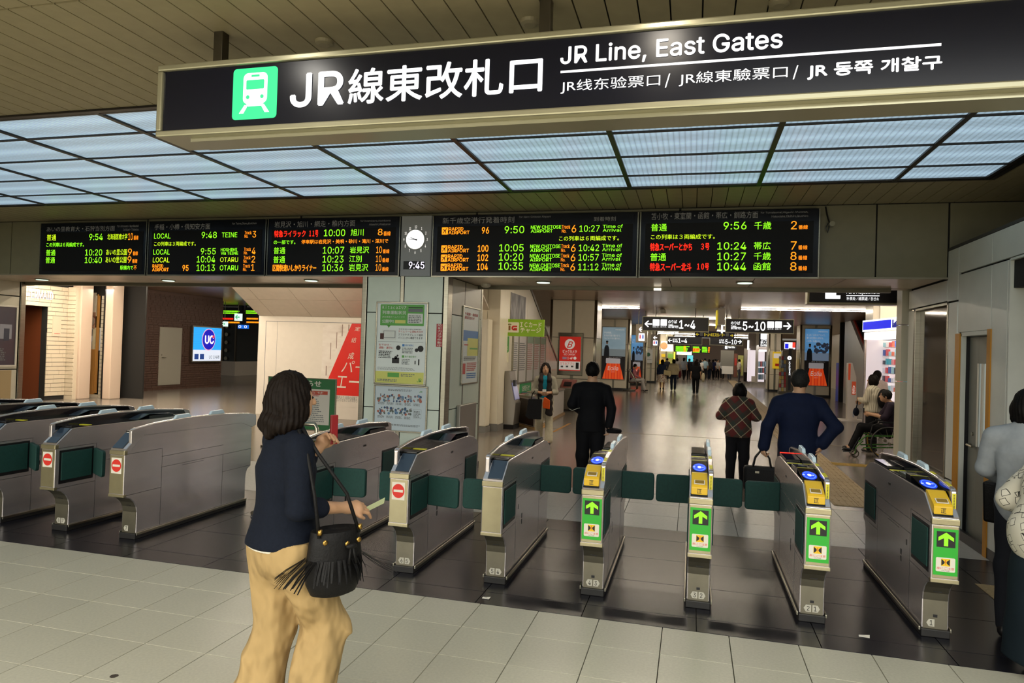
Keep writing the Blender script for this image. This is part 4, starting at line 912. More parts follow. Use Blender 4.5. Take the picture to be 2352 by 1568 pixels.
for i in range(5):
    for t0, t1 in ((0, .30), (.30, .72), (.72, 1.0)):
        a, b_ = n0.lerp(n1, t0+.002), n0.lerp(n1, t1-.002)
        MB().prism([Vector((xs[i]+.006, a.y, a.z)), Vector((xs[i+1]-.006, a.y, a.z)), Vector((xs[i+1]-.006, b_.y, b_.z)), Vector((xs[i]+.006, b_.y, b_.z))], (0, 0, 0), (0, .02, .03)).build('sloping_panel', M_slope, st)
MB().prism([Vector((-10.555, 15.1, 2.47)), Vector((-10.555, 12.95, 3.7)), Vector((-10.555, 15.4, 3.7))], (0, 0, 0), (.02, 0, 0)).build('sloping_side', M_slope, st)
# green notice board on a stand
PGB = Pl('Y', 10.6, -1); gb = thing('notice_stand', 'green framed notice board on a stand behind the walking woman', 'notice board', (-6.4, 10.65, 0))
b = (PGB.uv(617, 865)[0], .32, PGB.uv(772, 873)[0], PGB.uv(700, 868)[1])
MB().box(b[0], b[2], 10.6, 10.64, b[1], b[3]).build('board', mat('notice_green', '2f7340', .5), gb, bevel=.006)
frame('board_frame', M_steel, PGB, (b[0]+.01, b[1]+.01, b[2]-.01, b[3]-.01), .018, gb, -.02, .006)
plate('paper', M_stick, PGB, (PGB.uv(660, 896)[0], .42, PGB.uv(758, 896)[0], PGB.uv(740, 894)[1]), gb, 0, .004)
bb = (PGB.uv(660, 896)[0], .42, PGB.uv(758, 896)[0], PGB.uv(740, 894)[1])
T('お知らせ', M_stick, PGB, (bb[0]+.1, b[3]-.14, PGB.uv(738, 880)[0], b[3]-.035), gb, .03, d=.004)
plate('paper_heading', mat('heading_red', 'c05038', .5), PGB, (bb[0]+.04, bb[3]-.09, bb[2]-.04, bb[3]-.03), gb, .004, .005); T('お知らせ', M_stick, PGB, (bb[0]+.15, bb[3]-.08, bb[2]-.12, bb[3]-.04), gb, d=.007)
greek(gb, PGB, bb, M_pred, .15, .80, .8, .87, 2, d=.0055, seed=71); greek(gb, PGB, bb, M_txt, .1, .08, .9, .76, 12, d=.0055, seed=72, fill=.4)
for x in (b[0]+.04, b[2]-.04): MB().box(x-.015, x+.015, 10.61, 10.635, .02, .33).box(x-.015, x+.015, 10.4, 10.85, 0, .03).build('leg', M_steel_d, gb)
# bakery front
PSH = Pl('X', -17.3, 1)
sh = thing('wall_shopfront', None, None, (-17.4, 15, 0), kind='structure')
def courses(pl, b, hgt, m, o, name, lens=.36, gap=.012, seed=0, skip=()):
    rr = random.Random(seed); mb = MB(); n = int((b[3]-b[1])/hgt)
    for j in range(n):
        v0 = b[1]+j*hgt; u = b[0]-rr.uniform(0, lens)
        while u < b[2]:
            a, c_ = max(u, b[0]), min(u+lens-gap*.6, b[2]); u += lens
            for k in skip:
                if k[1] < v0+hgt/2 < k[3]:
                    if a < k[2] < c_: a = k[2]
                    elif a < k[0] < c_: c_ = k[0]
                    elif k[0] <= a and c_ <= k[2]: c_ = a
            if c_-a < .01: continue
            pl.slab(mb, (a, v0, c_, v0+hgt-gap), 0, .02+rr.uniform(-.002, .002))
    tag(mb.build(name, m, o), kind='stuff')
ya = [PSH.uv(62, 0+700)[0], PSH.uv(110, 700)[0], PSH.uv(152, 700)[0]]
MB().box(-17.6, -17.3, 11.8, 13.7, 0, 3.5).build('shop_wall_core', M_dark, sh)
MB().box(-17.5, -17.3, ya[1], ya[2]+.05, 0, 3.25).box(-17.5, -17.3, 13.7, ya[1], PSH.uv(90, 702)[1], 3.25).build('shop_wall_core', M_dark, sh)
vt = PSH.uv(90, 702)[1]
courses(PSH, (13.7, .12, ya[2]+.03, 3.2), .118, M_brick_w, sh, 'white_brick_courses', skip=((13.0, -1, ya[1], vt),))
PE = Pl('Y', ya[2]+.05, -1); 
courses(Pl('Y', ya[2]+.06, -1), (-17.3, .0, -17.02, 3.2), .118, M_brick_w, sh, 'white_brick_courses', lens=.6, seed=2)
MB().box(-17.6, -17.02, ya[2]+.06, ya[2]+.3, 0, 3.2).build('shop_wall_core', M_brick_w, sh)
MB().box(-26, -17.3, 10.1, 16.0, 3.32, 3.5).build('shop_ceiling', M_dark, sh)
T('ERMAID', glow('shop_letters', 'e8edff', 1.0), PSH, (PSH.uv(68.5, 680)[0], PSH.uv(100, 687)[1], PSH.uv(118.5, 680)[0], PSH.uv(100, 668)[1]), sh, .012, 'shop_letters', .05)
b = (PSH.uv(120, 0+720)[0], PSH.uv(130, 772)[1], PSH.uv(139, 720)[0], PSH.uv(130, 727)[1]); mq = plate('menu_plate', M_brick_w, PSH, b, sh, .02, .04)
greek(sh, PSH, b, M_pred, .2, .12, .95, .18, 1, d=.042, seed=81)
# doorway interior
MB().box(-19.6, -19.5, 12.0, 17.0, 0, 3.2).box(-19.5, -17.35, ya[1]+.02, ya[1]+.12, 0, vt).box(-19.5, -17.3, 12, ya[1]+.1, vt, vt+.05).build('interior_wall', mat('interior_terracotta', '6b3415', .6), sh)
b = (13.0, 1.85, ya[1]-.25, 2.45); o_ = thing('menu_board', 'dark menu board hung high inside the bakery doorway', 'sign', (-18.3, 13.6, 1.9))
PI = Pl('X', -18.3, 1); plate('panel', mat('menu_dark', '33241f', .4), PI, (PI.uv(62, 720)[0], PI.uv(80, 745)[1], PI.uv(98, 720)[0], PI.uv(80, 706)[1]), o_, 0, .03)
plate('logo_plate', M_stick, PI, (PI.uv(63, 720)[0], PI.uv(66, 724)[1], PI.uv(72, 720)[0], PI.uv(66, 712)[1]), o_, .03, .035); greek(o_, PI, (PI.uv(74, 720)[0], PI.uv(80, 742)[1], PI.uv(96, 720)[0], PI.uv(80, 712)[1]), M_txt, 0, .1, 1, .9, 4, d=.035, seed=83)
o_ = thing('display_counter', 'pale wooden counter with packaged goods inside the bakery doorway', 'counter', (-18.2, 14, 0))
yb0, yb1 = PI.uv(57, 900)[0], PI.uv(99, 900)[0]; zt = PI.uv(80, 883)[1]
MB().box(-18.9, -18.2, yb0, yb1, 0, zt).build('counter_body', mat('oak_panel', 'ad7a3e', .4, noise=.15, nscale=3, stretch=(6, 6, .5)), o_, bevel=.01)
rr = random.Random(3)
for k in range(9):
    y = yb0+.1+(yb1-yb0-.2)*k/8; c_ = ('b8a48c', 'a84432', 'd0c8ba', '5f4234')[k % 4]; h_ = .1+.08*(k % 3)
    tag(MB().lathe((-18.30-.2*(k % 3), y, zt), [(.04, 0), (.055, .02), (.05, h_*.7), (.02, h_)], 10).build('wrapped_loaf', mat('goods_'+c_, c_, .5)), 'small wrapped bakery item on the wooden counter inside the doorway', 'bakery item', 'wrapped bakery items on the counter')
tag(MB().prism([Vector((-18.75, yb0+.1, zt)), Vector((-18.75, yb1-.3, zt)), Vector((-18.85, yb1-.5, zt+.75)), Vector((-18.85, yb0+.1, zt+.75))], (0, 0, 0), (.03, 0, 0)).build('easel_board', mat('chalk_black', '1d1815', .5)), 'black leaning menu board standing on the bakery counter', 'sign')
# columns
for i, (x0, x1) in enumerate(((163, 184), (239, 256))):
    P16 = Pl('Y', 15.9 if i == 0 else 16.4, -1); a, c_ = P16.uv(x0, 780)[0], P16.uv(x1, 780)[0]
    tr_ = thing('wall_column', None, None, ((a+c_)/2, P16.val, 0), kind='structure')
    MB().box(a, c_, P16.val, P16.val+.4, 0, 3.5).build('column', mat('column_pinkwhite', 'c0ab98', .4), tr_, bevel=.02)
    MB().box(a-.05, a, P16.val+.02, P16.val+.4, 0, 3.5).build('dark_edge', M_blackplastic, tr_)
# recess with poster, kitchen hatch and wood panel
PR2 = Pl('Y', 16.7, -1)
rc = thing('wall_recess', None, None, (-16.6, 16.7, 0), kind='structure')
q = lambda x0, y0, x1, y1: PR2.box(x0, y0, x1, y1)
plate('plaster', M_brick_w, PR2, q(176, 672, 222, 725), rc, -.05, .01); plate('oak_panel', MATS['oak_panel'], PR2, q(176, 802, 219, 903), rc, -.05, .02); plate('oak_post', MATS['oak_panel'], PR2, q(217, 676, 228, 902), rc, -.05, .03)
courses(PR2, q(226, 678, 240, 915), .118, M_brick_w, rc, 'white_brick_courses', lens=.5, seed=5); courses(PR2, q(172, 900, 226, 920), .118, M_brick_w, rc, 'white_brick_courses', lens=.5, seed=6)
plate('hatch_opening', mat('kitchen_light', 'c9cdd6', .5, emit=.35), PR2, q(176, 752, 213, 803), rc, -.3, -.28)
kb = q(180, 756, 211, 770); plate('kitchen_hood', mat('kitchen_steel', '9aa0a8', .3, metal=.5), PR2, kb, rc, -.28, -.1); plate('kitchen_unit', mat('kitchen_white', 'b9bdc4', .4), PR2, q(180, 784, 207, 803), rc, -.28, -.08); plate('hatch_jamb', mat('cream_jamb', 'd9c9a4', .5), PR2, q(211, 752, 217, 803), rc, -.2, .0)
plate('recess_top', M_dark, PR2, q(172, 640, 240, 678), rc, -.2, .0)
MB().box(-18.3, -15.8, 17.05, 17.1, 0, 3.4).build('recess_back', M_dark, rc)
fp = tag(plate('food_poster', ramp_mat('food_print', 'noise', ['2a1712', '6e4430', 'b28a6e', '4c2a20'], 5, .4), PR2, q(182, 717, 221, 753), None, .012, .03), 'brown food photograph poster beside the bakery hatch', 'poster')
MB().box(0, .001, 0, .001, 0, .001)
c_ = PR2.uv(212, 737); PR2.disc(mb := MB(), (c_[0]-.0, c_[1]), .13, .03, .04, 24); tag(mb.build('plate_print', mat('plate_print', '9b8a7c', .4), fp), None)
# left frame poster on the cream wall
PLW = Pl('X', LXW, 1); b = (PLW.uv(2, 800)[0]-1.2, PLW.uv(10, 838)[1], PLW.uv(33, 800)[0], PLW.uv(20, 705)[1])
p_ = poster('wall_poster', 'dark concert-style poster in a pale frame on the cream wall at the left edge', PLW, b, ramp_mat('dark_poster', 'noise', ['26262c', '3c3d48', '4a3d44', '2b2b33'], 2, .3), .03, M_white)
sub(p_, PLW, b, mat('poster_figure', '8a8a92', .5), .80, .45, .95, .70); sub(p_, PLW, b, mat('poster_coat', '2d3040', .5), .85, .42, .92, .63, d=.0145); greek(p_, PLW, b, M_txt, .5, .08, .9, .3, 7, d=.0135, seed=91)
plate('dado', mat('dado_tan', 'a08a62', .5), PLW, (b[0], .2, PLW.uv(25, 860)[0], PLW.uv(10, 850)[1]), p_, 0, .01)
# brown brick wall with door and light box
PBW = Pl('X', -18.15, 1); bw = thing('wall_brown', None, None, (-18.2, 20.5, 0), kind='structure')
yA, yB = 17.5, 23.6
MB().box(-18.4, -18.17, yA, yB, 0, 3.5).build('brick_core', M_brick_d, bw)
dbox = (PBW.uv(365, 800)[0], .2, PBW.uv(415, 800)[0], 2.2)
courses(PBW, (yA, 0, yB, 3.42), .085, M_brick_d, bw, 'brown_brick_courses', lens=.24, seed=9, skip=(dbox,))
courses(Pl('Y', yB, 1), (18.15, 0, 18.4, 3.42), .085, M_brick_d, bw, 'brown_brick_courses', lens=.24, seed=10)
courses(Pl('Y', yA, -1), (-20.5, 0, -18.15, 3.42), .085, M_brick_d, bw, 'brown_brick_courses', lens=.24, seed=12)
dr = thing('door_2', None, None, (-18.15, (dbox[0]+dbox[2])/2, .2), kind='structure')
plate('door_leaf', mat('cream_door', 'a39e90', .45), PBW, (dbox[0]+.02, .2, dbox[2]-.02, 2.2), dr, .0, .035); frame('door_frame', mat('cream_door', 'a39e90', .45), PBW, (dbox[0]+.02, .2, dbox[2]-.02, 2.2), .03, dr, 0, .03)
MB().tube([(-18.1, dbox[0]+.1, 1.15), (-18.03, dbox[0]+.1, 1.15), (-18.03, dbox[0]+.22, 1.15)], .014, 8).build('door_handle', M_steel, dr); MB().cyl((-18.115, dbox[0]+.1, 1.24), .02, .02, 10, 'x').build('lock', M_steel, dr)
ub = (PBW.uv(438, 780)[0], PBW.uv(470, 828)[1], PBW.uv(502, 780)[0], PBW.uv(470, 752)[1])
uc = thing('light_box', 'glowing blue card advertisement light box on the brown brick wall', 'sign', (-18.1, (ub[0]+ub[2])/2, ub[1]))
plate('box', M_steel, PBW, (ub[0]-.05, ub[1]-.05, ub[2]+.05, ub[3]+.05), uc, .03, .12)
plate('blue_face', ramp_mat('uc_blue', 'wave', ['0f8fe0', '37b7f5', '1a7ff0'], 5.5, .4, emit=1.0, bands_direction='Z'), PBW, (ub[0], ub[1]+.33*(ub[3]-ub[1]), ub[2], ub[3]), uc, .12, .125)
plate('white_face', glow('uc_white', 'dfe6f2', 1.0), PBW, (ub[0], ub[1], ub[2], ub[1]+.33*(ub[3]-ub[1])), uc, .12, .125)
cu = (ub[0]+(ub[2]-ub[0])*.53, ub[1]+(ub[3]-ub[1])*.64); rr_ = (ub[2]-ub[0])*.24
for r_, m_ in ((1.0, glow('uc_pink', 'f2a6c0', 1.0)), (.92, glow('uc_navy', '1414b4', 1.0))): PBW.disc(mb := MB(), cu, rr_*r_, .125+.003*(1.05-r_)*20, .13+.003*(1.05-r_)*20, ry=rr_*r_*1.12); mb.build('emblem_disc', m_, uc)
T('UC', M_wtext, PBW, (cu[0]-rr_*.62, cu[1]-rr_*.4, cu[0]+rr_*.66, cu[1]+rr_*.4), uc, .05, d=.16)
PBW.disc(mb := MB(), (cu[0]+rr_*.58, cu[1]+rr_*.3), rr_*.15, .16, .165); mb.build('emblem_dot', glow('uc_red', 'e8404a', 1.0), uc)
T('UC CARD', M_txt, PBW, (cu[0]+.05, ub[1]+.08, ub[2]-.08, ub[1]+.2), uc, d=.13)
for k in (0, 1): plate('card_print', glow('uc_card', '24468c', .8), PBW, (ub[0]+.08+.3*k, ub[1]+.06, ub[0]+.3+.3*k, ub[1]+.26), uc, .125, .128)
# dark wing beyond: far wall, boards, glass lift, escalator
fw = thing('wall_far_left', None, None, (-20, 36, 0), kind='structure')
MB().box(-34, -9.5, 38, 38.2, 0, 3.5).build('wall_panel', mat('far_dark_wall', '4e4a45', .6), fw)
MB().box(-36, -35.8, 10, 38, 0, 3.5).box(-36, -18.4, 23.65, 23.7, 0, .01).build('wall_panel', MATS['far_dark_wall'], fw)
PF = Pl('Y', 28.0, -1)
for i, (x0, x1, lab) in enumerate(((500, 556, 'far lit departure board left of the hanging green exit sign'), (562, 606, 'far lit departure board beside the white advertising wall'))):
    b = PF.box(x0, 698, x1, 742); o_ = thing('departure_board', lab, 'departure board', tuple(PF.P((b[0]+b[2])/2, b[1])), group='far departure boards of the left wing')
    plate('housing', M_board, PF, b, o_, -.15, 0); greek(o_, PF, b, M_led_g, .05, .5, .95, .7, 2, d=.006, seed=101+i); greek(o_, PF, b, M_led_r if i == 0 else M_led_o, .1, .2, .8, .35, 1, d=.006, seed=111+i); greek(o_, PF, b, M_led_o, .1, .02, .95, .16, 1, d=.006, seed=121+i); greek(o_, PF, b, M_gray, .1, .82, .9, .92, 1, d=.006, seed=131+i)
es_c = glow('exit_white', 'd8f5e6', 1.2); es_g = glow('exit_green', '18b070', .9)
for (x0, y0, x1, y1, ar, lab, hang) in ((538, 720, 553, 736, '←', 'hanging white exit sign with green arrow in the left wing', 1), (508, 738, 520, 749, '→', 'low white exit sign with green arrow beside the brown brick wall', 0)):
    P25 = Pl('Y', 25.5, -1); b = P25.box(x0, y0, x1, y1); o_ = thing('exit_sign', lab, 'sign', tuple(P25.P((b[0]+b[2])/2, b[1])))
    plate('face', es_c, P25, b, o_, -.12, 0); T(ar, es_g, P25, (b[0]+.05, b[1]+.06, b[2]-.05, b[3]-.06), o_, .04)
    MB().cyl(((b[0]+b[2])/2, 25.55, b[3]), .015, 3.5-b[3], 8).build('hanger', M_steel, o_)
P26 = Pl('Y', 30, -1); b = P26.box(546, 746, 569, 754); o_ = tag(plate('blue_sign', glow('info_blue', '1f6fe0', 1.0), P26, b, None, -.1, 0), 'small lit blue sign above the far escalator of the left wing', 'sign')
T('0  0', M_wtext, P26, (b[0]+.05, b[1]+.03, b[2]-.05, b[3]-.03), o_, .03)
lf = thing('glass_lift', 'dark glass lift shaft with white base beyond the brown brick wall', 'lift', tuple(at(522, 862, Z=0)))
P31 = Pl('Y', at(522, 862, Z=0).y, -1); b = P31.box(506, 750, 543, 860)
z0 = .0; MB().box(b[0]-2, b[2], P31.val, P31.val+2, 0, .75).build('base', M_adw, lf); MB().box(b[0]-2, b[2], P31.val+.05, P31.val+1.9, .75, 3.4).build('glass_shaft', mat('lift_glass', '4c5152', .12, metal=.3), lf)
for x in (b[2]-.04, b[2]-.8, b[2]-1.6): MB().box(x-.05, x+.05, P31.val, P31.val+.06, .75, 3.45).build('post', M_steel_d, lf)
for k in range(6): P31.disc(mb := MB(), (b[2]-.55, .9+.42*k), .1, 0, .06, 14); mb.build('round_fitting', M_steel, lf)
es = thing('escalator', 'far escalator end with a red handrail and round lit newel in the left wing', 'escalator', tuple(at(575, 857, Z=0)))
pe = at(575, 857, Z=0); Pz = Pl('Y', pe.y, -1); c_ = Pz.uv(566, 834); S = 1580/(pe.y*1.0)
mb = MB(); Pz.disc(mb, c_, .62, -.2, 0, 24); mb.build('newel', M_steel_d, es); mb = MB(); Pz.disc(mb, c_, .30, 0, .03, 20); mb.build('round_lamp', glow('newel_lamp', 'ffffff', 1.3), es)
pts = [Pz.P(c_[0]+.68*math.cos(t), c_[1]+.68*math.sin(t), -.1) for t in [math.radians(250-i*20) for i in range(9)]]+[Pz.P(c_[0]+1.4, c_[1]+.85, -.1), Pz.P(c_[0]+3.2, c_[1]+1.9, -.1)]
MB().tube(pts, .07, 6).build('handrail', mat('red_handrail', 'a82a1c', .4), es)
MB().box(c_[0]-.2, c_[0]+2.4, pe.y-.1, pe.y+.3, 0, .62).build('truss', M_steel, es)
Pz2 = Pl('Y', pe.y+2, -1); plate('back_panel', mat('grey_panel', '7b7a76', .5), Pz2, Pz2.box(545, 770, 600, 850), es, 0, .05)
tag(plate('yellow_letter_sign', mat('letter_yellow', 'c9b82e', .5), Pz2, Pz2.box(546, 788, 557, 801), None, .06, .09), 'yellow square sign with black letter beyond the white advertising wall', 'sign')
T('O', M_ink, Pz2, Pz2.box(549, 790, 555, 799), es, d=.12)

# ================================================================ HALL: left side
PC0 = Pl('Y', 14.7, -1)
hl = thing('wall_stair', None, None, (-4.2, 18, 0), kind='structure')
M_cream = mat('cream_enamel', 'dfd5bd', .28, noise=.02)
for (x0, x1) in ((-5.0, -4.72), (-4.71, -4.45), (-4.44, -4.15)): MB().box(x0, x1, 14.7, 14.74, 0, 3.5).build('wall_panel', M_cream, hl, bevel=.003)
MB().box(-5.0, -4.2, 14.74, 21.2, 0, 1.5).build('wall_core', M_dark, hl)
pts = [(14.74, 0), (21.5, 0), (21.5, 1.45), (20.95, 1.72), (17.3, 3.5), (14.74, 3.5)]
cuts = [14.74, 15.9, 17.3, 18.9, 20.3, 21.5]
def ztop(y): return 3.5 if y < 17.3 else 3.5-(y-17.3)*(3.5-1.55)/(21.4-17.3)
for i in range(5):
    a, b_ = cuts[i]+.006, cuts[i+1]-.006
    MB().prism([Vector((-4.15, a, 0)), Vector((-4.15, b_, 0)), Vector((-4.15, b_, ztop(b_))), Vector((-4.15, a, ztop(a)))], (0, 0, 0), (-.03, 0, 0)).build('wall_panel', M_cream, hl)
MB().prism([Vector((-4.13, 17.3, 3.5)), Vector((-4.13, 21.5, 1.5)), Vector((-4.13, 21.5, 1.57)), Vector((-4.13, 17.35, 3.57))], (0, 0, 0), (-.2, 0, 0)).build('stair_edge', M_steel_d, hl)
MB().box(-5.0, -4.14, 14.68, 14.75, 0, .16).box(-4.16, -4.13, 14.7, 21.5, 0, .14).build('baseboard_left', mat('grey_base', '7a766e', .5), hl)
o_ = thing('service_cabinet', 'tall cream enamel cabinet standing against the wall right of the tiled pillar', 'cabinet', (-4.45, 14.5, 0))
MB().box(-4.75, -4.30, 14.33, 14.66, .12, 2.47).build('body', M_cream, o_, bevel=.03, seg=3); MB().box(-4.76, -4.29, 14.32, 14.66, 0, .12).build('plinth', MATS['grey_base'], o_)
MB().box(-4.71, -4.6, 14.326, 14.332, 2.2, 2.202).box(-4.6, -4.598, 14.326, 14.332, 2.2, 2.38).build('seam', M_txt, o_)
PST = Pl('X', -4.15, 1)
b = (15.55, 2.44, 17.0, 3.16); tag(plate('night_poster', ramp_mat('night_print', 'noise', ['1c1c20', '35343a', '8f8b88', '4a5a78'], 3, .4, vec=(1, 3, .8)), PST, b, None, 0, .02), 'large dark night-scene poster high on the cream stair wall', 'poster')
fc = thing('fare_chart_case', 'wide glazed case of fare tables on the cream stair wall', 'notice board', (-4.1, 17.5, 1.0))
M_chart = mat('chart_paper', 'c9c4bd', .3)
yc = [15.80, 16.35, 17.2, 18.0, 18.8, 19.55]
for i in range(5):
    b = (yc[i]+.03, 1.02, yc[i+1]-.03, 2.2); plate('chart_sheet', M_chart, PST, b, fc, .01, .03)
    greek(fc, PST, b, M_txt if i < 2 else mat('chart_red', 'b06a58', .6), .08, .25, .92, .85, 14, d=.032, seed=140+i, fill=.4)
    if i > 1: plate('chart_heading', mat('chart_green', '8fa58a', .5), PST, (b[0], 2.0, b[2], 2.18), fc, .03, .033)
    frame('case_frame', M_steel, PST, b, .03, fc, 0, .05)
plate('lintel_band', M_steel_d, PST, (15.78, 2.25, 19.6, 2.42), fc, 0, .05)
b = (15.80, .74, 16.6, .96); tag(plate('white_notice', M_stick, PST, b, None, .0, .02), 'small white and green notice under the fare tables', 'sign')
b = (16.7, .72, 17.9, .97); o_ = tag(plate('green_notice', mat('notice_green2', '2c9350', .5), PST, b, None, .0, .02), 'small green notice with white lettering under the fare tables', 'sign'); T('お知らせ', M_stick, PST, (16.9, .77, 17.7, .92), o_, .03, d=.025)
# IC charge sign
PIC = Pl('Y', 15.4, -1); b = PIC.box(1158.5, 734, 1250, 771); o_ = thing('card_charge_sign', 'bright green hanging sign about charging IC cards', 'sign', tuple(PIC.P((b[0]+b[2])/2, b[1], -.03)))
plate('panel', mat('ic_green', '82a81e', .45, emit=.12), PIC, b, o_, -.06, 0); ZI = Z((1100, 700), 7.84)
M_icw = mat('ic_cream', 'dfd9b8', .5, emit=.1)
plate('logo_ground', M_icw, PIC, PIC.box(*ZI(487, 315, 724, 492)), o_, 0, .004, r=.02)
T('ICカード', M_icw, PIC, PIC.box(*ZI(745, 318, 1128, 398)), o_, .03); T('チャージ', M_icw, PIC, PIC.box(*ZI(748, 418, 1115, 498)), o_, .03)
plate('logo_letter', mat('ic_brown', '8a5a20', .5), PIC, PIC.box(*ZI(536, 375, 570, 455)), o_, .004, .008)
bq = PIC.box(*ZI(588, 375, 690, 458)); mb = MB(); PIC.poly(mb, [(bq[0]+(bq[2]-bq[0])*u, bq[1]+(bq[3]-bq[1])*v) for u, v in ((.25, 1), (1, 1), (1, .72), (.42, .72), (.30, .6), (.30, .4), (.42, .28), (.5, .28), (.5, 0), (.3, 0), (0, .25), (0, .75))], .004, .008)
PIC.poly(mb, [(bq[0]+(bq[2]-bq[0])*u, bq[1]+(bq[3]-bq[1])*v) for u, v in ((.45, .5), (1, .5), (1, 0), (.3, 0))], .004, .008); mb.build('logo_letter', M_red, o_)
c_ = PIC.uv(*ZI(555, 350, 0, 0)[:2]); mb = MB(); PIC.disc(mb, c_, .045, .004, .006, 18, ry=.018); mb.build('logo_ring', mat('ic_olive', '8f8a54', .5), o_)
MB().tube([(b[0], 15.44, 2.42), (b[0]-.12, 15.44, 2.44)], .012, 6).tube([(b[0], 15.44, 2.2), (b[0]-.12, 15.44, 2.2)], .012, 6).build('bracket', M_steel_d, o_)
b = PIC.box(*ZI(442, 568, 548, 1030)); o_ = thing('card_charge_banner', 'narrow vertical green and white notice hung under the IC card sign', 'sign', tuple(PIC.P((b[0]+b[2])/2, b[1])))
plate('sheet', M_icw, PIC, b, o_, 0, .004); mb = MB(); PIC.poly(mb, [(b[0], b[1]+(b[3]-b[1])*.42), ((b[0]+b[2])/2, b[1]+(b[3]-b[1])*.33), (b[2], b[1]+(b[3]-b[1])*.42), (b[2], b[3]), (b[0], b[3])], .004, .006); mb.build('green_arrow', mat('banner_green', '5da35a', .5), o_)
T('ICカード', M_icw, PIC, (b[0]+.02, b[1]+(b[3]-b[1])*.55, b[2]-.02, b[1]+(b[3]-b[1])*.62), o_, .02, d=.008); T('チャージ', M_icw, PIC, (b[0]+.02, b[1]+(b[3]-b[1])*.46, b[2]-.02, b[1]+(b[3]-b[1])*.53), o_, .02, d=.008)
plate('logo_plate', M_icw, PIC, (b[0]+.04, b[1]+(b[3]-b[1])*.72, b[2]-.04, b[3]-.03), o_, .006, .008); plate('logo_mark', M_red, PIC, (b[0]+.06, b[1]+(b[3]-b[1])*.78, b[2]-.055, b[3]-.08), o_, .008, .010)
# charge machine
o_ = thing('charge_machine', 'slim grey steel card charge machine standing left of the leaflet counter', 'ticket machine', (-3.98, 15.5, 0))
zt = at(1165, 852, Y=15.3).z
MB().prism([Vector((x, 15.22, z)) for x, z in ((-4.14, .1), (-3.90, .1), (-3.86, .60), (-3.90, .66), (-3.99, 1.05), (-4.03, zt-.0), (-4.14, zt))][::-1], (0, 0, 0), (0, .5, 0)).build('body', mat('machine_steel', '8d867a', .35, metal=.6), o_, bevel=.008)
MB().prism([Vector((x, 15.28, z)) for x, z in ((-3.895, .67), (-3.885, .675), (-3.975, 1.06), (-3.985, 1.055))], (0, 0, 0), (0, .4, 0)).build('front_screen', mat('machine_screen', '9a9ac0', .2, emit=.2), o_)
MB().box(-3.96, -3.91, 15.3, 15.45, .98, 1.12).build('card_slot', M_gblack, o_); MB().box(-4.15, -3.89, 15.2, 15.72, 0, .1).build('plinth', M_dark, o_)
# leaflet counter
A, B_, C_ = at(1186, 975, Z=0), at(1229, 987, Z=0), at(1294, 951, Z=0); D_ = C_+Vector((-.55, .4, 0)); E_ = Vector((-4.12, 18.5, 0))
o_ = thing('leaflet_counter', 'leaflet counter with dark front and white side panel behind the woman facing us', 'counter', ((A.x+C_.x)/2, (A.y+C_.y)/2, 0))
up = Vector((0, 0, 1)); H0 = .70
MB().prism([A+up*.06, B_+up*.06, C_+up*.06, D_+up*.06, Vector((E_.x, E_.y, .06))], (0, 0, 0), (0, 0, H0-.06)).build('body', M_adw, o_)
n_ = Vector((.0, -.012, 0)); MB().prism([A+up*.08+n_, B_-Vector((.05, 0, 0))+up*.08+n_, B_-Vector((.05, 0, 0))+up*(H0-.03)+n_, A+up*(H0-.03)+n_], (0, 0, 0), (0, .01, 0)).build('front_panel', mat('dark_walnut', '2c1c14', .4), o_)
MB().prism([A+Vector((-.02, -.1, 0)), B_+Vector((.03, -.1, 0)), C_+Vector((.05, 0, 0)), D_, E_], (0, 0, 0), (0, 0, .05)).build('plinth', mat('wood_plinth', 'a58457', .5), o_)
MB().prism([A+up*H0+Vector((-.02, -.04, 0)), B_+up*H0+Vector((.02, -.04, 0)), C_+up*H0+Vector((.03, -.02, 0)), D_+up*H0, Vector((E_.x, E_.y, H0))], (0, 0, 0), (0, 0, .04)).build('counter_top', M_steel, o_)
rr = random.Random(8)
for k in range(22):
    u = rr.random(); v = rr.random()*.8+.05; p = A.lerp(B_, u).lerp(E_.lerp(D_, u), v); c_ = ('8c3b34', 'c2bcb0', '4b5a74', 'a99d86', '6e7f62')[k % 5]
    mb = MB().box(-.07, .07, -.1, .1, 0, .012+.004*(k % 3)); a = .15*(rr.random()-.5); mb.v = [(p.x+x*math.cos(a)-y*math.sin(a), p.y+x*math.sin(a)+y*math.cos(a), H0+.04+z) for x, y, z in mb.v]
    tag(mb.build('leaflet', mat('leaflet_'+c_, c_, .5)), 'flat pile of coloured leaflets lying on the counter behind the woman', 'leaflet', 'leaflets on the counter')
# litter bin kiosk before the poster pillar
pb = at(1300, 943, Z=0); o_ = thing('recycling_bin', 'grey steel bin with slanted black-slotted lid in front of the red poster pillar', 'bin', (pb.x, pb.y, 0))
zb = at(1300, 893, Y=pb.y).z; x0, x1 = at(1283, 920, Y=pb.y).x, at(1317, 920, Y=pb.y).x
MB().box(x0+.1, x1, pb.y, pb.y+.5, .04, zb).build('body', M_steel, o_, bevel=.01); MB().prism([Vector((x0+.02, pb.y-.02, zb)), Vector((x1+.02, pb.y-.02, zb)), Vector((x1+.02, pb.y+.5, zb+.24)), Vector((x0+.02, pb.y+.5, zb+.24))], (0, 0, 0), (0, 0, .04)).build('lid', M_steel, o_)
MB().prism([Vector((x0+.12, pb.y+.1, zb+.09)), Vector((x1-.12, pb.y+.1, zb+.09)), Vector((x1-.12, pb.y+.3, zb+.182)), Vector((x0+.12, pb.y+.3, zb+.182))], (0, 0, 0), (0, -.01, .03)).build('slot', M_ink, o_)
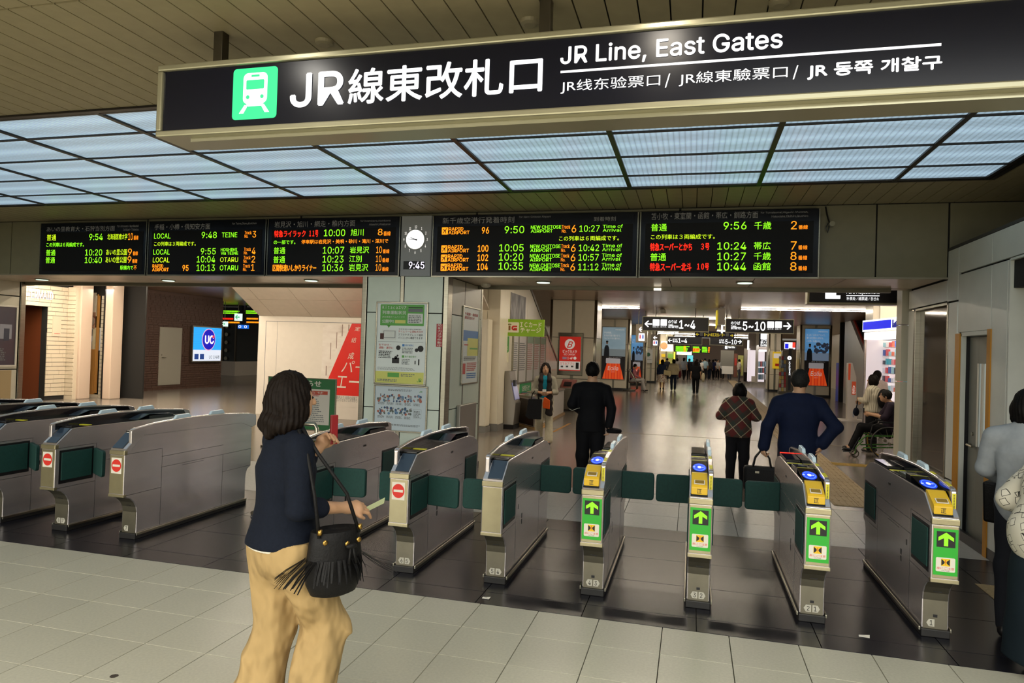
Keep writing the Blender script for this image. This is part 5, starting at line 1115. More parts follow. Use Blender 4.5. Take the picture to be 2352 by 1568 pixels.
# poster pillar (red camera-shop poster)
def pillar(name, x0, x1, y0, y1, zt, m=M_cream, seam=True, label=None):
    o = thing('wall_pillar', None, None, ((x0+x1)/2, (y0+y1)/2, 0), kind='structure')
    MB().box(x0+.02, x1-.02, y0+.02, y1, 0, zt).build('pillar_core', M_dark, o)
    xm = (x0+x1)/2; zs = [.12, .95, 2.28, zt]
    for i in range(3):
        for a, b_ in ((x0+.06, xm-.05), (xm+.05, x1-.06)):
            MB().box(a, b_, y0, y0+.02, zs[i]+.008, zs[i+1]-.008).build('wall_panel', m, o, bevel=.003)
            
        for xx in ((x0, x0+.02), (x1-.02, x1)): MB().box(xx[0], xx[1], y0+.08, y1, zs[i]+.008, zs[i+1]-.008).build('wall_panel', m, o)
    MB().box(xm-.045, xm+.045, y0, y0+.02, .12, zt).build('steel_strip', M_steel, o)
    for x in (x0, x1): MB().lathe((x+(.04 if x == x0 else -.04), y0+.05, 0), [(.06, 0), (.06, zt)], 14).build('steel_corner', M_steel, o, smooth=True)
    MB().box(x0-.01, x1+.01, y0-.015, y1, 0, .12).build('baseboard', M_blackplastic, o); return o
bp = pillar('b', -4.5, -3.0, 22.0, 23.3, 3.5)
PBC = Pl('Y', 22.0, -1); ZB2 = Z((1100, 660), 3.92)
b = PBC.box(*ZB2(722, 445, 922, 745)); o_ = poster('light_poster', 'bright red camera shop poster in a steel case on the cream pillar', PBC, b, mat('camera_red', 'c92a1e', .4, emit=.35), .05, M_steel, d=.03)
frame('case_outer', M_steel_d, PBC, PBC.box(*ZB2(708, 415, 938, 782)), .015, o_, 0, .025); plate('case_back', M_steel, PBC, PBC.box(*ZB2(708, 415, 938, 782)), o_, 0, .01)
c_ = PBC.uv(*ZB2(820, 510, 0, 0)[:2]); M_pw2 = mat('poster_white_lit', 'e6ded6', .5, emit=.3); PBC.disc(mb := MB(), c_, .165, .03, .034, 26); mb.build('emblem_disc', M_pw2, o_)
T('B', MATS['camera_red'], PBC, PBC.box(*ZB2(795, 487, 848, 540)), o_, .02, d=.037, shear=.35)
T('ビックカメラ', M_pw2, PBC, PBC.box(*ZB2(757, 564, 882, 588)), o_, .02, d=.034); T('BIC CAMERA', M_pw2, PBC, PBC.box(*ZB2(767, 596, 868, 609)), o_, .01, d=.034); T('1-4F', M_pw2, PBC, PBC.box(*ZB2(800, 625, 846, 645)), o_, .02, d=.034)
plate('print_block', mat('print_lilac', 'c59ab0', .5, emit=.1), PBC, PBC.box(*ZB2(753, 624, 792, 645)), o_, .03, .033); c_ = PBC.uv(*ZB2(866, 636, 0, 0)[:2]); PBC.disc(mb := MB(), c_, .05, .03, .034, 16); mb.build('clock_print', M_pw2, o_)
plate('print_block', M_pw2, PBC, PBC.box(*ZB2(722, 668, 912, 737)), o_, .03, .033); T('スマホアプリ', MATS['camera_red'], PBC, PBC.box(*ZB2(730, 674, 858, 696)), o_, .0, d=.036)
plate('phone_print', M_ink, PBC, PBC.box(*ZB2(872, 676, 900, 732)), o_, .033, .036)
for k in range(3): plate('phone_print', M_txt, PBC, PBC.box(*ZB2(738+46*k, 704, 760+46*k, 718)), o_, .033, .036)
# air conditioner posters
M_sky = lambda n: ramp_mat(n, 'noise', ['2b5f9a', '5b95c8', '8cb8dc'] if n[-1] == 'r' else ['4d6270', '7d929c', '9aacb4'], .8, .5, emit=.55, vec=(1, 1, 2))
M_or = ramp_mat('heat_orange', 'wave', ['e24a18', 'c22c10', 'e85a22'], 1.1, .5, emit=.5, bands_direction='X')
def acposter(label, pl, b, kind, text):
    o = poster('light_poster', label, pl, b, M_sky('winter_sky_'+kind), .03, M_steel, d=.03)
    w_, h_ = b[2]-b[0], b[3]-b[1]; J = lambda u, v: (b[0]+u*w_, b[1]+v*h_)
    plate('print_block', mat('print_night', '1c1a22', .5), pl, (*J(0, 0), *J(1, .44)), o, .03, .032)
    plate('snow_field', mat('snow_'+kind, '8fa6c4' if kind == 'r' else '8a979c', .5, emit=.25), pl, (*J(0, .44), *J(1, .58)), o, .03, .0325)
    pl.poly(mb := MB(), [J(.04, 0), J(.96, 0), J(.78, .30), J(.22, .30)], .032, .034); mb.build('warm_air', M_or, o)
    pl.rslab(mb := MB(), (*J(.18, .30), *J(.80, .40)), .04, .034, .038); mb.build('air_conditioner_print', mat('ac_white', 'cfcbd0', .4, emit=.2), o)
    T('Eolia', M_pw2, pl, (*J(.27, .17), *J(.72, .25)), o, .01, d=.04, shear=.1); T('エオリア', M_pw2, pl, (*J(.42, .13), *J(.58, .145)), o, d=.04)
    T('Panasonic', M_pw2, pl, (*J(.56, .945), *J(.94, .965)), o, .02, d=.036)
    for i, s in enumerate(text): T(s, M_pw2, pl, (*J(.07, .875-.055*i), *J(.07+.058*len(s)*1.1, .912-.055*i)), o, .01, d=.036)
    T('暖房も強く、暮らしに寄り添うエアコン。', M_pw2, pl, (*J(.3, .412), *J(.85, .425)), o, d=.036)
    mb = MB(); pl.poly(mb, [J(.08, .44), J(.32, .44), J(.30, .60), J(.25, .65), J(.15, .65), J(.10, .60)], .033, .035); mb.build('coat_print', mat('print_coat', '1e2836', .6), o)
    mb = MB(); pl.disc(mb, J(.21, .70), .045*w_, .033, .035, 14, ry=.03*h_); mb.build('face_print', mat('print_skin', 'a98674', .6), o); mb = MB(); pl.disc(mb, J(.21, .722), .052*w_, .035, .036, 14, ry=.018*h_); mb.build('hair_print', M_ink, o)
    if kind == 'r':
        rr = random.Random(5); mb = MB()
        for k in range(26): pl.disc(mb, J(rr.uniform(.42, .97), rr.uniform(.58, .74)), rr.uniform(.04, .09)*w_, .0326+.0001*k, .0332+.0001*k, 8, ry=rr.uniform(.02, .035)*h_)
        mb.build('trees_print', mat('print_trees', '55617c', .6, emit=.1), o)
    return o
P34 = Pl('Y', 34.0, -1); pillar('e', -4.45, -3.0, 34.0, 35.2, 3.5)
acposter('grey winter air conditioner poster on the pillar left of the seated man', P34, P34.box(1381, 752, 1438, 869), 'l', ['外は吹雪。', '足元まで届く暖かさで、', 'ついついうたた寝です。'])
P37 = Pl('Y', 36.0, -1); x0, x1 = P37.uv(1838, 800)[0], P37.uv(1910, 800)[0]; pillar('f', x0, x1, 36.0, 37.3, 3.5)
acposter('blue winter air conditioner poster on the pillar at the right of the hall', P37, P37.box(1846, 756, 1905, 884), 'r', ['たった一台のエアコンで、', '驚くほど暖かい幸せを。', 'この冬、札幌にも。'])
P40 = Pl('Y', 41.0, -1); x0, x1 = P40.uv(1446, 800)[0], P40.uv(1484, 800)[0]; pillar('g', x0, x1, 41.0, 42.2, 3.5)
acposter('second blue air conditioner poster, partly hidden behind the seated man', P40, P40.box(1448, 770, 1478, 872), 'r', ['一台の', '驚く'])
# hanging platform signs
M_blk = mat('sign_black', '15151f', .35)
def hsign(label, Yp, q, items, frm=True, top=3.5, cat='sign', col=None):
    pl = Pl('Y', Yp, -1); b = pl.box(*q); o = thing('platform_sign', label, cat, tuple(pl.P((b[0]+b[2])/2, b[1], -.1)))
    plate('panel', col or M_blk, pl, b, o, -.2, 0)
    if frm: frame('sign_frame', M_frame, pl, (b[0]+.02, b[1]+.02, b[2]-.02, b[3]-.02), .025, o, -.2, .012)
    for t in (.2, .8): MB().cyl(tuple(pl.P(b[0]+(b[2]-b[0])*t, b[3], -.1)), .015, max(.05, top-b[3]), 6).build('hanger', M_steel_d, o)
    for it in items:
        if it[0] == 'T': T(it[1], it[3] if len(it) > 3 else M_wtext, pl, pl.box(*it[2]), o, .02, d=.008)
        elif it[0] == 'R': mb = MB(); pl.rslab(mb, pl.box(*it[1]), .02, .0, .006); mb.build('icon_ground', it[2] if len(it) > 2 else M_wtext, o)
        elif it[0] == 'L' or it[0] == 'A':
            u0, v0, u1, v1 = pl.box(*it[1]); h_ = v1-v0; m_ = it[2] if len(it) > 2 else M_wtext; f = (lambda u: u0+(u1-u0)*(1-u)) if it[0] == 'L' else (lambda u: u0+(u1-u0)*u); mb = MB(); vm = (v0+v1)/2; t_ = h_*.1
            P_ = [(f(0), vm-t_), (f(.8), vm-t_), (f(.8), vm+t_), (f(0), vm+t_)]; pl.poly(mb, P_, 0, .006)
            for s_ in (-1, 1): pl.poly(mb, [(f(1), vm), (f(.55), vm+s_*h_*.5), (f(.40), vm+s_*h_*.42), (f(.80), vm)], 0, .0065)
            mb.build('arrow', m_, o)
    return o
hsign('hanging black sign with left arrow and 1~4', 25.0, (1475, 729, 1629, 759), [('L', (1480, 736, 1498, 751)), ('R', (1499, 733, 1515, 748)), ('R', (1517, 733, 1532, 748)), ('T', 'のりば', (1535, 735, 1555, 742)), ('T', 'Tracks', (1535, 744, 1546, 747)), ('R', (1535, 748, 1558, 749)), ('T', '乘车 / 乘車 / 타는곳', (1535, 750, 1558, 753)), ('T', '1~4', (1560, 736, 1597, 754)), ('T', 'エスカレーター', (1499, 749, 1514, 752)), ('T', 'エレベーター', (1517, 749, 1531, 752))])
hsign('hanging black sign with right arrow and 5~10', 25.0, (1666, 734, 1824, 763), [('A', (1799, 740, 1818, 757)), ('R', (1762, 738, 1778, 753)), ('R', (1780, 738, 1796, 753)), ('T', 'のりば', (1679, 738, 1700, 745)), ('T', 'Tracks', (1679, 747, 1691, 750)), ('R', (1679, 751, 1703, 752)), ('T', '乘车 / 乘車 / 타는곳', (1679, 753, 1703, 756)), ('T', '5~10', (1706, 739, 1758, 758)), ('T', 'エレベーター', (1763, 754, 1777, 757)), ('T', 'エスカレーター', (1780, 754, 1795, 757))])
hsign('smaller farther black sign with left arrow and 1~4', 34.0, (1533, 774, 1613, 790), [('L', (1534, 777, 1544, 786)), ('T', 'のりば', (1545, 777, 1556, 781)), ('T', '乘车 / 타는곳', (1545, 782, 1557, 786)), ('T', '1~4', (1558, 777, 1578, 787))])
hsign('smaller farther black sign with right arrow and 5~10', 34.0, (1630, 776, 1707, 792), [('A', (1694, 780, 1704, 789)), ('T', 'のりば', (1652, 779, 1663, 783)), ('T', '乘车 / 타는곳', (1652, 784, 1664, 788)), ('T', '5~10', (1666, 780, 1692, 790))])
M_eb = mat('escalator_blue', '23204a', .4); M_ey = glow('escalator_yellow', 'd8c030', .8)
hsign('dark blue banner with yellow arrows about escalators, between the two sign rows', 29.0, (1596, 762, 1687, 774), [('L', (1598, 764, 1606, 771), M_ey), ('A', (1677, 767, 1685, 774), M_ey), ('R', (1608, 763, 1615, 771), M_gray), ('R', (1667, 765, 1674, 772), M_gray), ('T', 'ホームへのエスカレーター', (1617, 765, 1665, 772), M_ey)], frm=False, col=M_eb)
M_tan = mat('wc_sign_tan', '9c8f7c', .5, emit=.08)
for i, (Yp, q, lab) in enumerate(((27.0, (1460, 745, 1487, 786), 'larger tan hanging toilet sign with white arrow, left of the platform sign'), (31.0, (1495, 768, 1515, 795), 'smaller tan hanging toilet sign farther down the hall'))):
    o_ = hsign(lab, Yp, q, [('L', (q[0]+(q[2]-q[0])*.25, q[1]+(q[3]-q[1])*.12, q[0]+(q[2]-q[0])*.72, q[1]+(q[3]-q[1])*.42)), ('R', (q[0]+(q[2]-q[0])*.24, q[1]+(q[3]-q[1])*.5, q[0]+(q[2]-q[0])*.78, q[1]+(q[3]-q[1])*.92))], frm=False, col=M_tan)
    pl = Pl('Y', Yp, -1)
    for k, c_ in ((.38, 'e0304a'), (.62, '2050c0')):
        xa = q[0]+(q[2]-q[0])*k; ya_ = q[1]+(q[3]-q[1])*.60; mb = MB(); bq = pl.box(xa-1.6, ya_+1.2, xa+1.6, ya_+8 if i == 0 else ya_+5); pl.slab(mb, bq, .008, .010); c2 = pl.uv(xa, ya_); pl.disc(mb, c2, .025, .008, .010, 10); mb.build('figure_icon', glow('wc_'+c_, c_, .8), o_)
# ceiling-hung projector box with yellow banner between the signs
P24 = Pl('Y', 24.0, -1); b = P24.box(1649, 708, 1666, 745); o_ = thing('ceiling_display', 'pale box hung from the hall ceiling between the two platform signs', 'display', tuple(P24.P((b[0]+b[2])/2, b[1], -.3)))
plate('box', M_white, P24, b, o_, -1.2, 0, bevel=.02); MB().cyl(tuple(P24.P((b[0]+b[2])/2, b[3], -.3)), .05, 3.5-b[3], 10).build('hanger', M_white, o_); plate('side_banner', M_ey, Pl('X', b[0]-.03, -1), (-25.1, b[1]-.1, -24.1, b[3]-.05), o_, 0, .02); plate('foot', M_wtext, P24, P24.box(1656, 746, 1661, 765), o_, -.1, -.05)
p = at(1521, 713, Z=3.42); tag(MB().lathe((p.x, p.y, 3.33), [(.13, 0), (.13, .12), (.06, .17)], 18).build('ceiling_speaker', M_white), 'small cream cylinder fixed under the hall ceiling above the 1~4 sign', 'speaker')
# fare adjustment sign behind the beam
PFA = Pl('Y', 10.9, -1); b = (PFA.uv(1855, 699)[0], PFA.uv(1900, 697)[1], 2.84, 3.06); o_ = thing('fare_sign', 'backlit black Fare Adjustment sign hanging just behind the beam at the right', 'sign', (2.3, 11, b[1]))
plate('panel', M_blk, PFA, b, o_, -.2, 0); frame('sign_frame', M_frame, PFA, (b[0]+.02, b[1]+.02, b[2]-.02, b[3]-.02), .028, o_, -.2, .015); MB().box(2.2, 2.26, 11.0, 11.06, b[3], 3.5).build('hanger', M_steel_d, o_)
ZF = Z((1850, 400), 4.685); mb = MB(); PFA.rslab(mb, (*PFA.box(*ZF(212, 1200, 410, 1340))[:2], PFA.uv(*ZF(410, 0, 0, 0)[:2])[0], 2.98), .01, 0, .004); mb.build('icon_ground', M_wtext, o_); plate('icon_figure', M_blk, PFA, (PFA.uv(*ZF(330, 1300, 0, 0)[:2])[0], PFA.uv(*ZF(330, 1302, 0, 0)[:2])[1], PFA.uv(*ZF(385, 1300, 0, 0)[:2])[0], 2.96), o_, .004, .007)
T('Fare Adjustment', M_wtext, PFA, PFA.box(*ZF(440, 1240, 797, 1298)), o_, .01, d=.006); plate('rule_line', M_wtext, PFA, PFA.box(*ZF(440, 1304, 797, 1309)), o_, 0, .004); T('补票处 / 補票處 / 정산소', M_wtext, PFA, PFA.box(*ZF(440, 1322, 790, 1355)), o_, .0, d=.006)

# ================================================================ HALL: right side
hr = thing('wall_hall_right', None, None, (5, 23, 0), kind='structure')
Xk = 5.0
MB().box(Xk+.12, Xk+.4, 22.3, 23.2, 0, 3.5).build('wall_panel', M_cream, hr, bevel=.01)
for z in (1.25, 2.35): MB().box(Xk+.118, Xk+.4, 22.28, 23.2, z, z+.012).build('panel_seam', M_blackplastic, hr)
PK = Pl('Y', 22.2, -1); PKX = Pl('X', Xk, -1)
MB().box(Xk+.3, 9, 22.25, 22.4, 2.7, 3.5).build('wall_panel', M_cream, hr)
# kiosk: lit shop front running toward the camera at an angle
ks = thing('kiosk', 'brightly lit kiosk with a blue and white fascia beyond the white post at the right', 'shop', (5.6, 21.5, 0))
ka = at(1985, 762, Y=22.1); kc = at(2067, 752, Y=19.4)
def kq(u, z, d=0.): p = Vector((ka.x, 22.1, 0)).lerp(Vector((kc.x+.25, 19.2, 0)), u); return Vector((p.x, p.y, z))
fdir = (kq(1, 0)-kq(0, 0)).normalized(); fn = Vector((fdir.y, -fdir.x, 0)); fn = -fn if fn.x > 0 else fn
def kslab(u0, u1, z0, z1, name, m, d0=0., d1=.05):
    P_ = [kq(u0, z0), kq(u1, z0), kq(u1, z1), kq(u0, z1)]; return MB().prism(P_, fn*d0, fn*d1).build(name, m, ks)
zb_, zt_ = at(1985, 762, Y=22.1).z, at(1985, 738, Y=22.1).z
kslab(0, 1.6, zb_, zt_+.02, 'fascia', glow('kiosk_white', 'f0f4ff', 1.5)); kslab(.02, .62, zb_+.05, zt_-.03, 'fascia_blue', glow('kiosk_blue', '1420d8', 1.2), .05, .06)
class KP:
    u = fdir; v = Vector((0, 0, 1)); n = fn; o = kq(0, 0)
    def P(s, u, v, d=0.): return s.o+s.u*u+s.v*v+s.n*d
LK = (kq(1, 0)-kq(0, 0)).length
T('Ki', glow('kiosk_navy', '2a2f8c', .9), KP(), (.66*LK, zb_+.06, .86*LK, zt_-.04), ks, .03, d=.07)
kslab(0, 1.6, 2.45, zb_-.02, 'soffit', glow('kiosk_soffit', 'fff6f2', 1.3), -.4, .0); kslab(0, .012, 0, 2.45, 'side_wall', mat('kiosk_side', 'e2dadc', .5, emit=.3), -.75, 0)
kslab(.0, 1.6, 0, 2.45, 'back_wall', mat('kiosk_back', 'e8dcdc', .5, emit=.7), -.75, -.7); kslab(.0, .02, 0, 2.45, 'post', M_steel, -.05, 0)  # side and back walls are given a glow to brighten the inside
kslab(.04, 1.6, 0, .75, 'counter', mat('kiosk_counter', 'd0c4c2', .5), -.3, .0)
rr = random.Random(12); n = 0
for j in range(6):
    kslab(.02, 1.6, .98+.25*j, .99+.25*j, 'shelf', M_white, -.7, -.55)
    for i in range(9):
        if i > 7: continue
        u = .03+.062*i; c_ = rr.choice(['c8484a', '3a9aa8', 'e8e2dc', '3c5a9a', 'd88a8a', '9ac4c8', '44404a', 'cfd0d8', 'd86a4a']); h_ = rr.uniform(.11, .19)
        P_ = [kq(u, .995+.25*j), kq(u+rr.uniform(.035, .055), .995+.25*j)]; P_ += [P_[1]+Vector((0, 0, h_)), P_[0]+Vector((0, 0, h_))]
        tag(MB().prism(P_, fn*-.56, fn*-.5).build('shop_packet', mat('packet_'+c_, c_, .4, emit=.25)), '%s packet, %s from the left on the %s kiosk shelf from below' % ({'c8484a': 'red', '3a9aa8': 'teal', 'e8e2dc': 'white', '3c5a9a': 'blue', 'd88a8a': 'pink', '9ac4c8': 'pale blue', '44404a': 'dark grey', 'cfd0d8': 'pale grey', 'd86a4a': 'orange'}[c_], ('first', 'second', 'third', 'fourth', 'fifth', 'sixth', 'seventh', 'eighth')[i], ('first', 'second', 'third', 'fourth', 'fifth', 'sixth')[j]), 'packet', 'packets on the kiosk shelves')  # faint glow put into the packet colours
# AED stand
pa = at(1955, 966, Z=0); PAE = Pl('Y', pa.y, -1); o_ = thing('aed_stand', 'tall slanted white and orange AED stand beside the escalator', 'stand', (pa.x, pa.y, 0))
J = lambda x, y: PAE.uv(x, y)
PAE.poly(mb := MB(), [J(1946, 966), J(1968, 966), J(1967, 866), J(1958, 833), J(1948, 833), J(1946, 870)], -.22, 0); mb.build('body', M_adw, o_); plate('orange_panel', mat('aed_orange', 'e2572a', .5, emit=.1), PAE, PAE.box(1956, 876, 1966, 906), o_, 0, .01)
for i, ch in enumerate('AED'): T(ch, M_pw2, PAE, PAE.box(1958, 885+7*i, 1964, 890+7*i), o_, .03, d=.015)
plate('orange_strip', MATS['aed_orange'], PAE, PAE.box(1948, 835, 1954, 872), o_, 0, .01); MB().box(pa.x-.35, pa.x+.7, pa.y-.25, pa.y+.45, 0, .03).build('foot_plate', M_adw, o_); T('電源', M_pblue, PAE, PAE.box(1958, 945, 1962, 958), o_, d=.012)
# escalator up at the right
eo = thing('escalator', 'dark escalator rising beyond the AED stand with a red handrail', 'escalator', (6.6, 30, 0))
M_step = mat('escalator_step', '1c1a1c', .5); 
for i in range(13): MB().box(6.6, 8.2, 27.0+.36*i, 27.4+.36*i, .0+.24*i, .24+.24*i).build('step', M_step, eo, bevel=.01)
MB().prism([Vector((6.35, 26.2, .0)), Vector((6.35, 32.4, 0)), Vector((6.35, 32.4, 4.1)), Vector((6.35, 26.8, .95)), Vector((6.35, 26.2, .9))], (0, 0, 0), (.2, 0, 0)).build('side_panel', mat('escalator_side', 'b5b2ae', .4), eo)
MB().tube([(6.45, 25.9, .75), (6.45, 25.95, .98), (6.45, 26.8, 1.08), (6.45, 32.0, 4.0)], .05, 8).build('handrail', MATS['red_handrail'], eo)
MB().box(8.2, 8.3, 25, 33, 0, 3.5).box(6.3, 9, 33, 33.2, 0, 3.5).build('shaft_wall', M_dark, eo)
tag(MB().box(6.32, 6.56, 33.2, 33.9, 0, 1.72).build('vending_machine', mat('vending_blue', '3a4aa0', .4, emit=.1), bevel=.02), 'plain blue machine between the blue poster pillar and the escalator', 'vending machine')
# leaflet rack with information post
PN = Pl('Y', 36.5, -1); J = lambda x, y: PN.uv(x, y); o_ = thing('information_rack', 'curved leaflet rack with black information post left of the blue poster pillar', 'rack', tuple(at(1805, 903, Z=0)))
PN.poly(mb := MB(), [J(1788, 905), J(1824, 905), J(1822, 800), J(1798, 805)], -.5, 0); mb.build('body', M_steel_d, o_); plate('black_post', M_blk, PN, PN.box(1809, 800, 1818, 896), o_, 0, .05)
c_ = J(1813, 822); PN.disc(mb := MB(), c_, .10, .05, .055, 18); mb.build('round_icon', M_wtext, o_); T('i', M_blk, PN, (c_[0]-.015, c_[1]-.06, c_[0]+.015, c_[1]+.06), o_, .03, d=.06)
for i, ch in enumerate('Information'): T(ch, M_wtext, PN, PN.box(1811.5, 830+2.9*i, 1815, 832.4+2.9*i), o_, .02, d=.055)
rr = random.Random(2)
for i in range(3):
    for j in range(9): c_ = rr.choice(['c8bfb0', 'b84040', 'd8c070', '8090a8']); plate('leaflet_row', mat('leaflet_'+c_, c_, .5), PN, PN.box(1789+5.5*i, 818+9*j, 1794+5.5*i, 826+9*j), o_, .01, .05)
pillar('h', *(lambda P_: (P_.uv(1766, 800)[0], P_.uv(1796, 800)[0]))(Pl('Y', 40, -1)), 40, 41.2, 3.5)
P4 = Pl('Y', 40, -1); b = P4.box(1774, 808, 1795, 846); o_ = tag(plate('yellow_poster', mat('poster_yellow_bright', 'd8b422', .5, emit=.35), P4, b, None, .01, .05), 'yellow poster on the pillar behind the leaflet rack', 'poster'); sub(o_, P4, b, M_pw2, .1, .62, .9, .9, d=.055); sub(o_, P4, b, M_red, .3, .15, .8, .3, d=.055)
# shop row on the right: bank and convenience shop
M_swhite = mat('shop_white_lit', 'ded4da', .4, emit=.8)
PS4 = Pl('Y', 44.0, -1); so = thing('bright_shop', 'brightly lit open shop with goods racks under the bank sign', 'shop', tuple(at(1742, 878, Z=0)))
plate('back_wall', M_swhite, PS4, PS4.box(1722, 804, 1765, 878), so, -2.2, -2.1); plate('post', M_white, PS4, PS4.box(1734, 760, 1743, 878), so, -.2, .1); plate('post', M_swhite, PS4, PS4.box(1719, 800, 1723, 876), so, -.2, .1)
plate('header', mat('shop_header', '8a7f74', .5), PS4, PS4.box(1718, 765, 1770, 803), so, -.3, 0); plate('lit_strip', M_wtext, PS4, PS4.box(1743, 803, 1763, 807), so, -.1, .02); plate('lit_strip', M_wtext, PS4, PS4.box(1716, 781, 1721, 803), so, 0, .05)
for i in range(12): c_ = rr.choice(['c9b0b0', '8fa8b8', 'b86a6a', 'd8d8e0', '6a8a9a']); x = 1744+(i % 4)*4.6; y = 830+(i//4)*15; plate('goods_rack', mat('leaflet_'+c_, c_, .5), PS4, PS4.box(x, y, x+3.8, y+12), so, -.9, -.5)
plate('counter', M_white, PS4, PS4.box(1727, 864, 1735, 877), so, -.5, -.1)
hsign('white lit bank machine sign above the bright shop', 43.0, (1743, 764, 1764, 796), [('R', (1747, 765, 1763, 779)), ('T', 'ATM', (1748, 779.5, 1762, 783)), ('T', '駅ナカ', (1747, 784, 1763, 789)), ('T', 'BANK', (1747, 790, 1763, 795))], frm=False)
PXG = Pl('Y', 39, -1); o_ = tag(plate('shop_fascia', glow('fascia_pale', 'e8e4f8', 1.3), PXG, PXG.box(1802, 786, 1827, 801), None, -.1, 0), 'pale lit shop fascia with blue and red blocks behind the blue poster pillar', 'sign')
plate('blue_block', glow('fascia_blue', '1a20d8', 1.2), PXG, PXG.box(1803, 789, 1811, 800), o_, 0, .02); plate('red_block', glow('fascia_red', 'f04838', 1.1), PXG, PXG.box(1820, 786, 1827, 798), o_, 0, .02)
# far end: booths, boards, shops
MB().box(-30, 12, 66, 66.2, 0, 3.5).build('wall_panel', mat('far_end_wall', '5a4a40', .6), fw)
MB().box(9, 9.2, 23, 66, 0, 3.5).box(-9.4, -9.2, 38, 66, 0, 3.5).build('wall_panel', M_cream, fw)
P50 = Pl('Y', 50.0, -1)
for i, (x0, x1, y0, y1, lab, c1) in enumerate(((1550, 1587, 791, 807, 'far green departure board at the end of the hall', M_led_g), (1589, 1632, 792, 810, 'far red and green departure board at the end of the hall', M_led_r))):
    b = P50.box(x0, y0, x1, y1); o_ = thing('departure_board', lab, 'departure board', tuple(P50.P((b[0]+b[2])/2, b[1])))
    plate('housing', M_board, P50, b, o_, -.3, 0); greek(o_, P50, b, M_led_g, .05, .05, .95 if i == 0 else .5, .8, 5, d=.02, seed=150+i, fill=.7)
    if i == 0: greek(o_, P50, b, M_led_o, .55, .05, .70, .85, 5, d=.03, seed=160, fill=.7)
    else: greek(o_, P50, b, M_led_r, .05, .15, .45, .6, 2, d=.03, seed=161, fill=.8); greek(o_, P50, b, M_led_g, .55, .1, .85, .8, 4, d=.03, seed=162, fill=.7); greek(o_, P50, b, M_led_o, .88, .1, .97, .8, 4, d=.03, seed=163, fill=.7)
P55 = Pl('Y', 55.0, -1)
for name, lab, cat, q, c_, e in (('white_banner', 'white lit advertisement panel at the far left of the hall', 'sign', (1518, 784, 1546, 806), 'e8e4de', .9), ('long_fascia', 'long white lit fascia under the far green departure board', 'sign', (1554, 807, 1589, 814), 'f4f4c8', 1.3), ('ticket_kiosk', 'grey ticket machine bay below the far white fascia', 'ticket machine', (1556, 816, 1576, 850), '6a6662', 0),
    ('video_screen', 'bright blue video screen at the far end of the hall', 'screen', (1578, 816, 1592, 830), '58b8c8', .9), ('cream_booth', 'white lower front of the glazed booth at the far end', 'counter', (1658, 841, 1684, 858), 'c8c4bc', .1), ('glazed_booth', 'glazed ticket office at the far end of the hall', 'booth', (1655, 805, 1686, 840), '6d6a62', .15),
    ('brown_panel', 'reddish brown panel beside the far glazed booth', 'panel', (1685, 812, 1694, 866), '6d4436', .05), ('map_poster', 'yellow green map panel right of the far booth', 'poster', (1694, 816, 1708, 862), '8c8c50', .15), ('grey_shutter', 'grey column face right of the far map panel', 'pillar', (1708, 800, 1718, 870), '8a857e', 0),
    ('fare_machine_panel', 'small green poster above the far ticket machines', 'poster', (1534, 812, 1546, 822), '7fb04a', .3), ('small_yellow_poster', 'small yellow poster above the far ticket machines', 'poster', (1519, 813, 1528, 819), 'd8b428', .4), ('cash_machine', 'yellow framed cash machine behind the woman in the floral skirt', 'ticket machine', (1514, 826, 1528, 850), 'c8a030', .5),
    ('lit_pillar', 'narrow yellow and blue lit column left of the far ticket bay', 'sign', (1547, 808, 1551, 834), 'f0f040', 1.3), ('coffee_sign', 'white coffee shop sign on the cream pillar in the far hall', 'sign', (1485, 802, 1499, 833), 'b8b4a8', .15), ('shop_sign', 'far black sign with white lettering over the booth', 'sign', (1661, 792, 1692, 803), '17171f', 0)):
    pl = P55 if name != 'coffee_sign' else Pl('Y', 45.0, -1)
    o_ = tag(plate(name, mat('far_'+name, c_, .5, emit=e), pl, pl.box(*q), None, -.3, 0), lab, cat)
    if name == 'white_banner': mb = MB(); pl.disc(mb, pl.uv(1525, 794), .28, 0, .02, 18); mb.build('round_print', mat('banner_peach', 'd0a070', .5, emit=.3), o_)
    if name == 'coffee_sign': mb = MB(); pl.disc(mb, pl.uv(1489, 814), .13, 0, .02, 18); mb.build('round_emblem', mat('coffee_green', '3a6a50', .5), o_); greek(o_, pl, pl.box(*q), M_ink, .1, .25, .9, .3, 1, d=.02, seed=7)
    if name == 'shop_sign': T('Ticket Office', M_wtext, pl, pl.box(1672, 795, 1688, 799), o_, .02, d=.02); plate('icon', M_wtext, pl, pl.box(1665, 794, 1671, 801), o_, 0, .02)
    if name in ('brown_panel', 'map_poster'): sub(o_, pl, pl.box(*q), M_pred if name[0] == 'b' else M_py, .2, .5, .8, .8, d=.02)
pillar('i', *(lambda P_: (P_.uv(1484, 800)[0], P_.uv(1508, 800)[0]))(Pl('Y', 45.2, -1)), 45.2, 46.2, 3.5)
pillar('j', *(lambda P_: (P_.uv(1514, 800)[0], P_.uv(1547, 800)[0]))(Pl('Y', 55.4, -1)), 55.4, 56.4, 3.5)
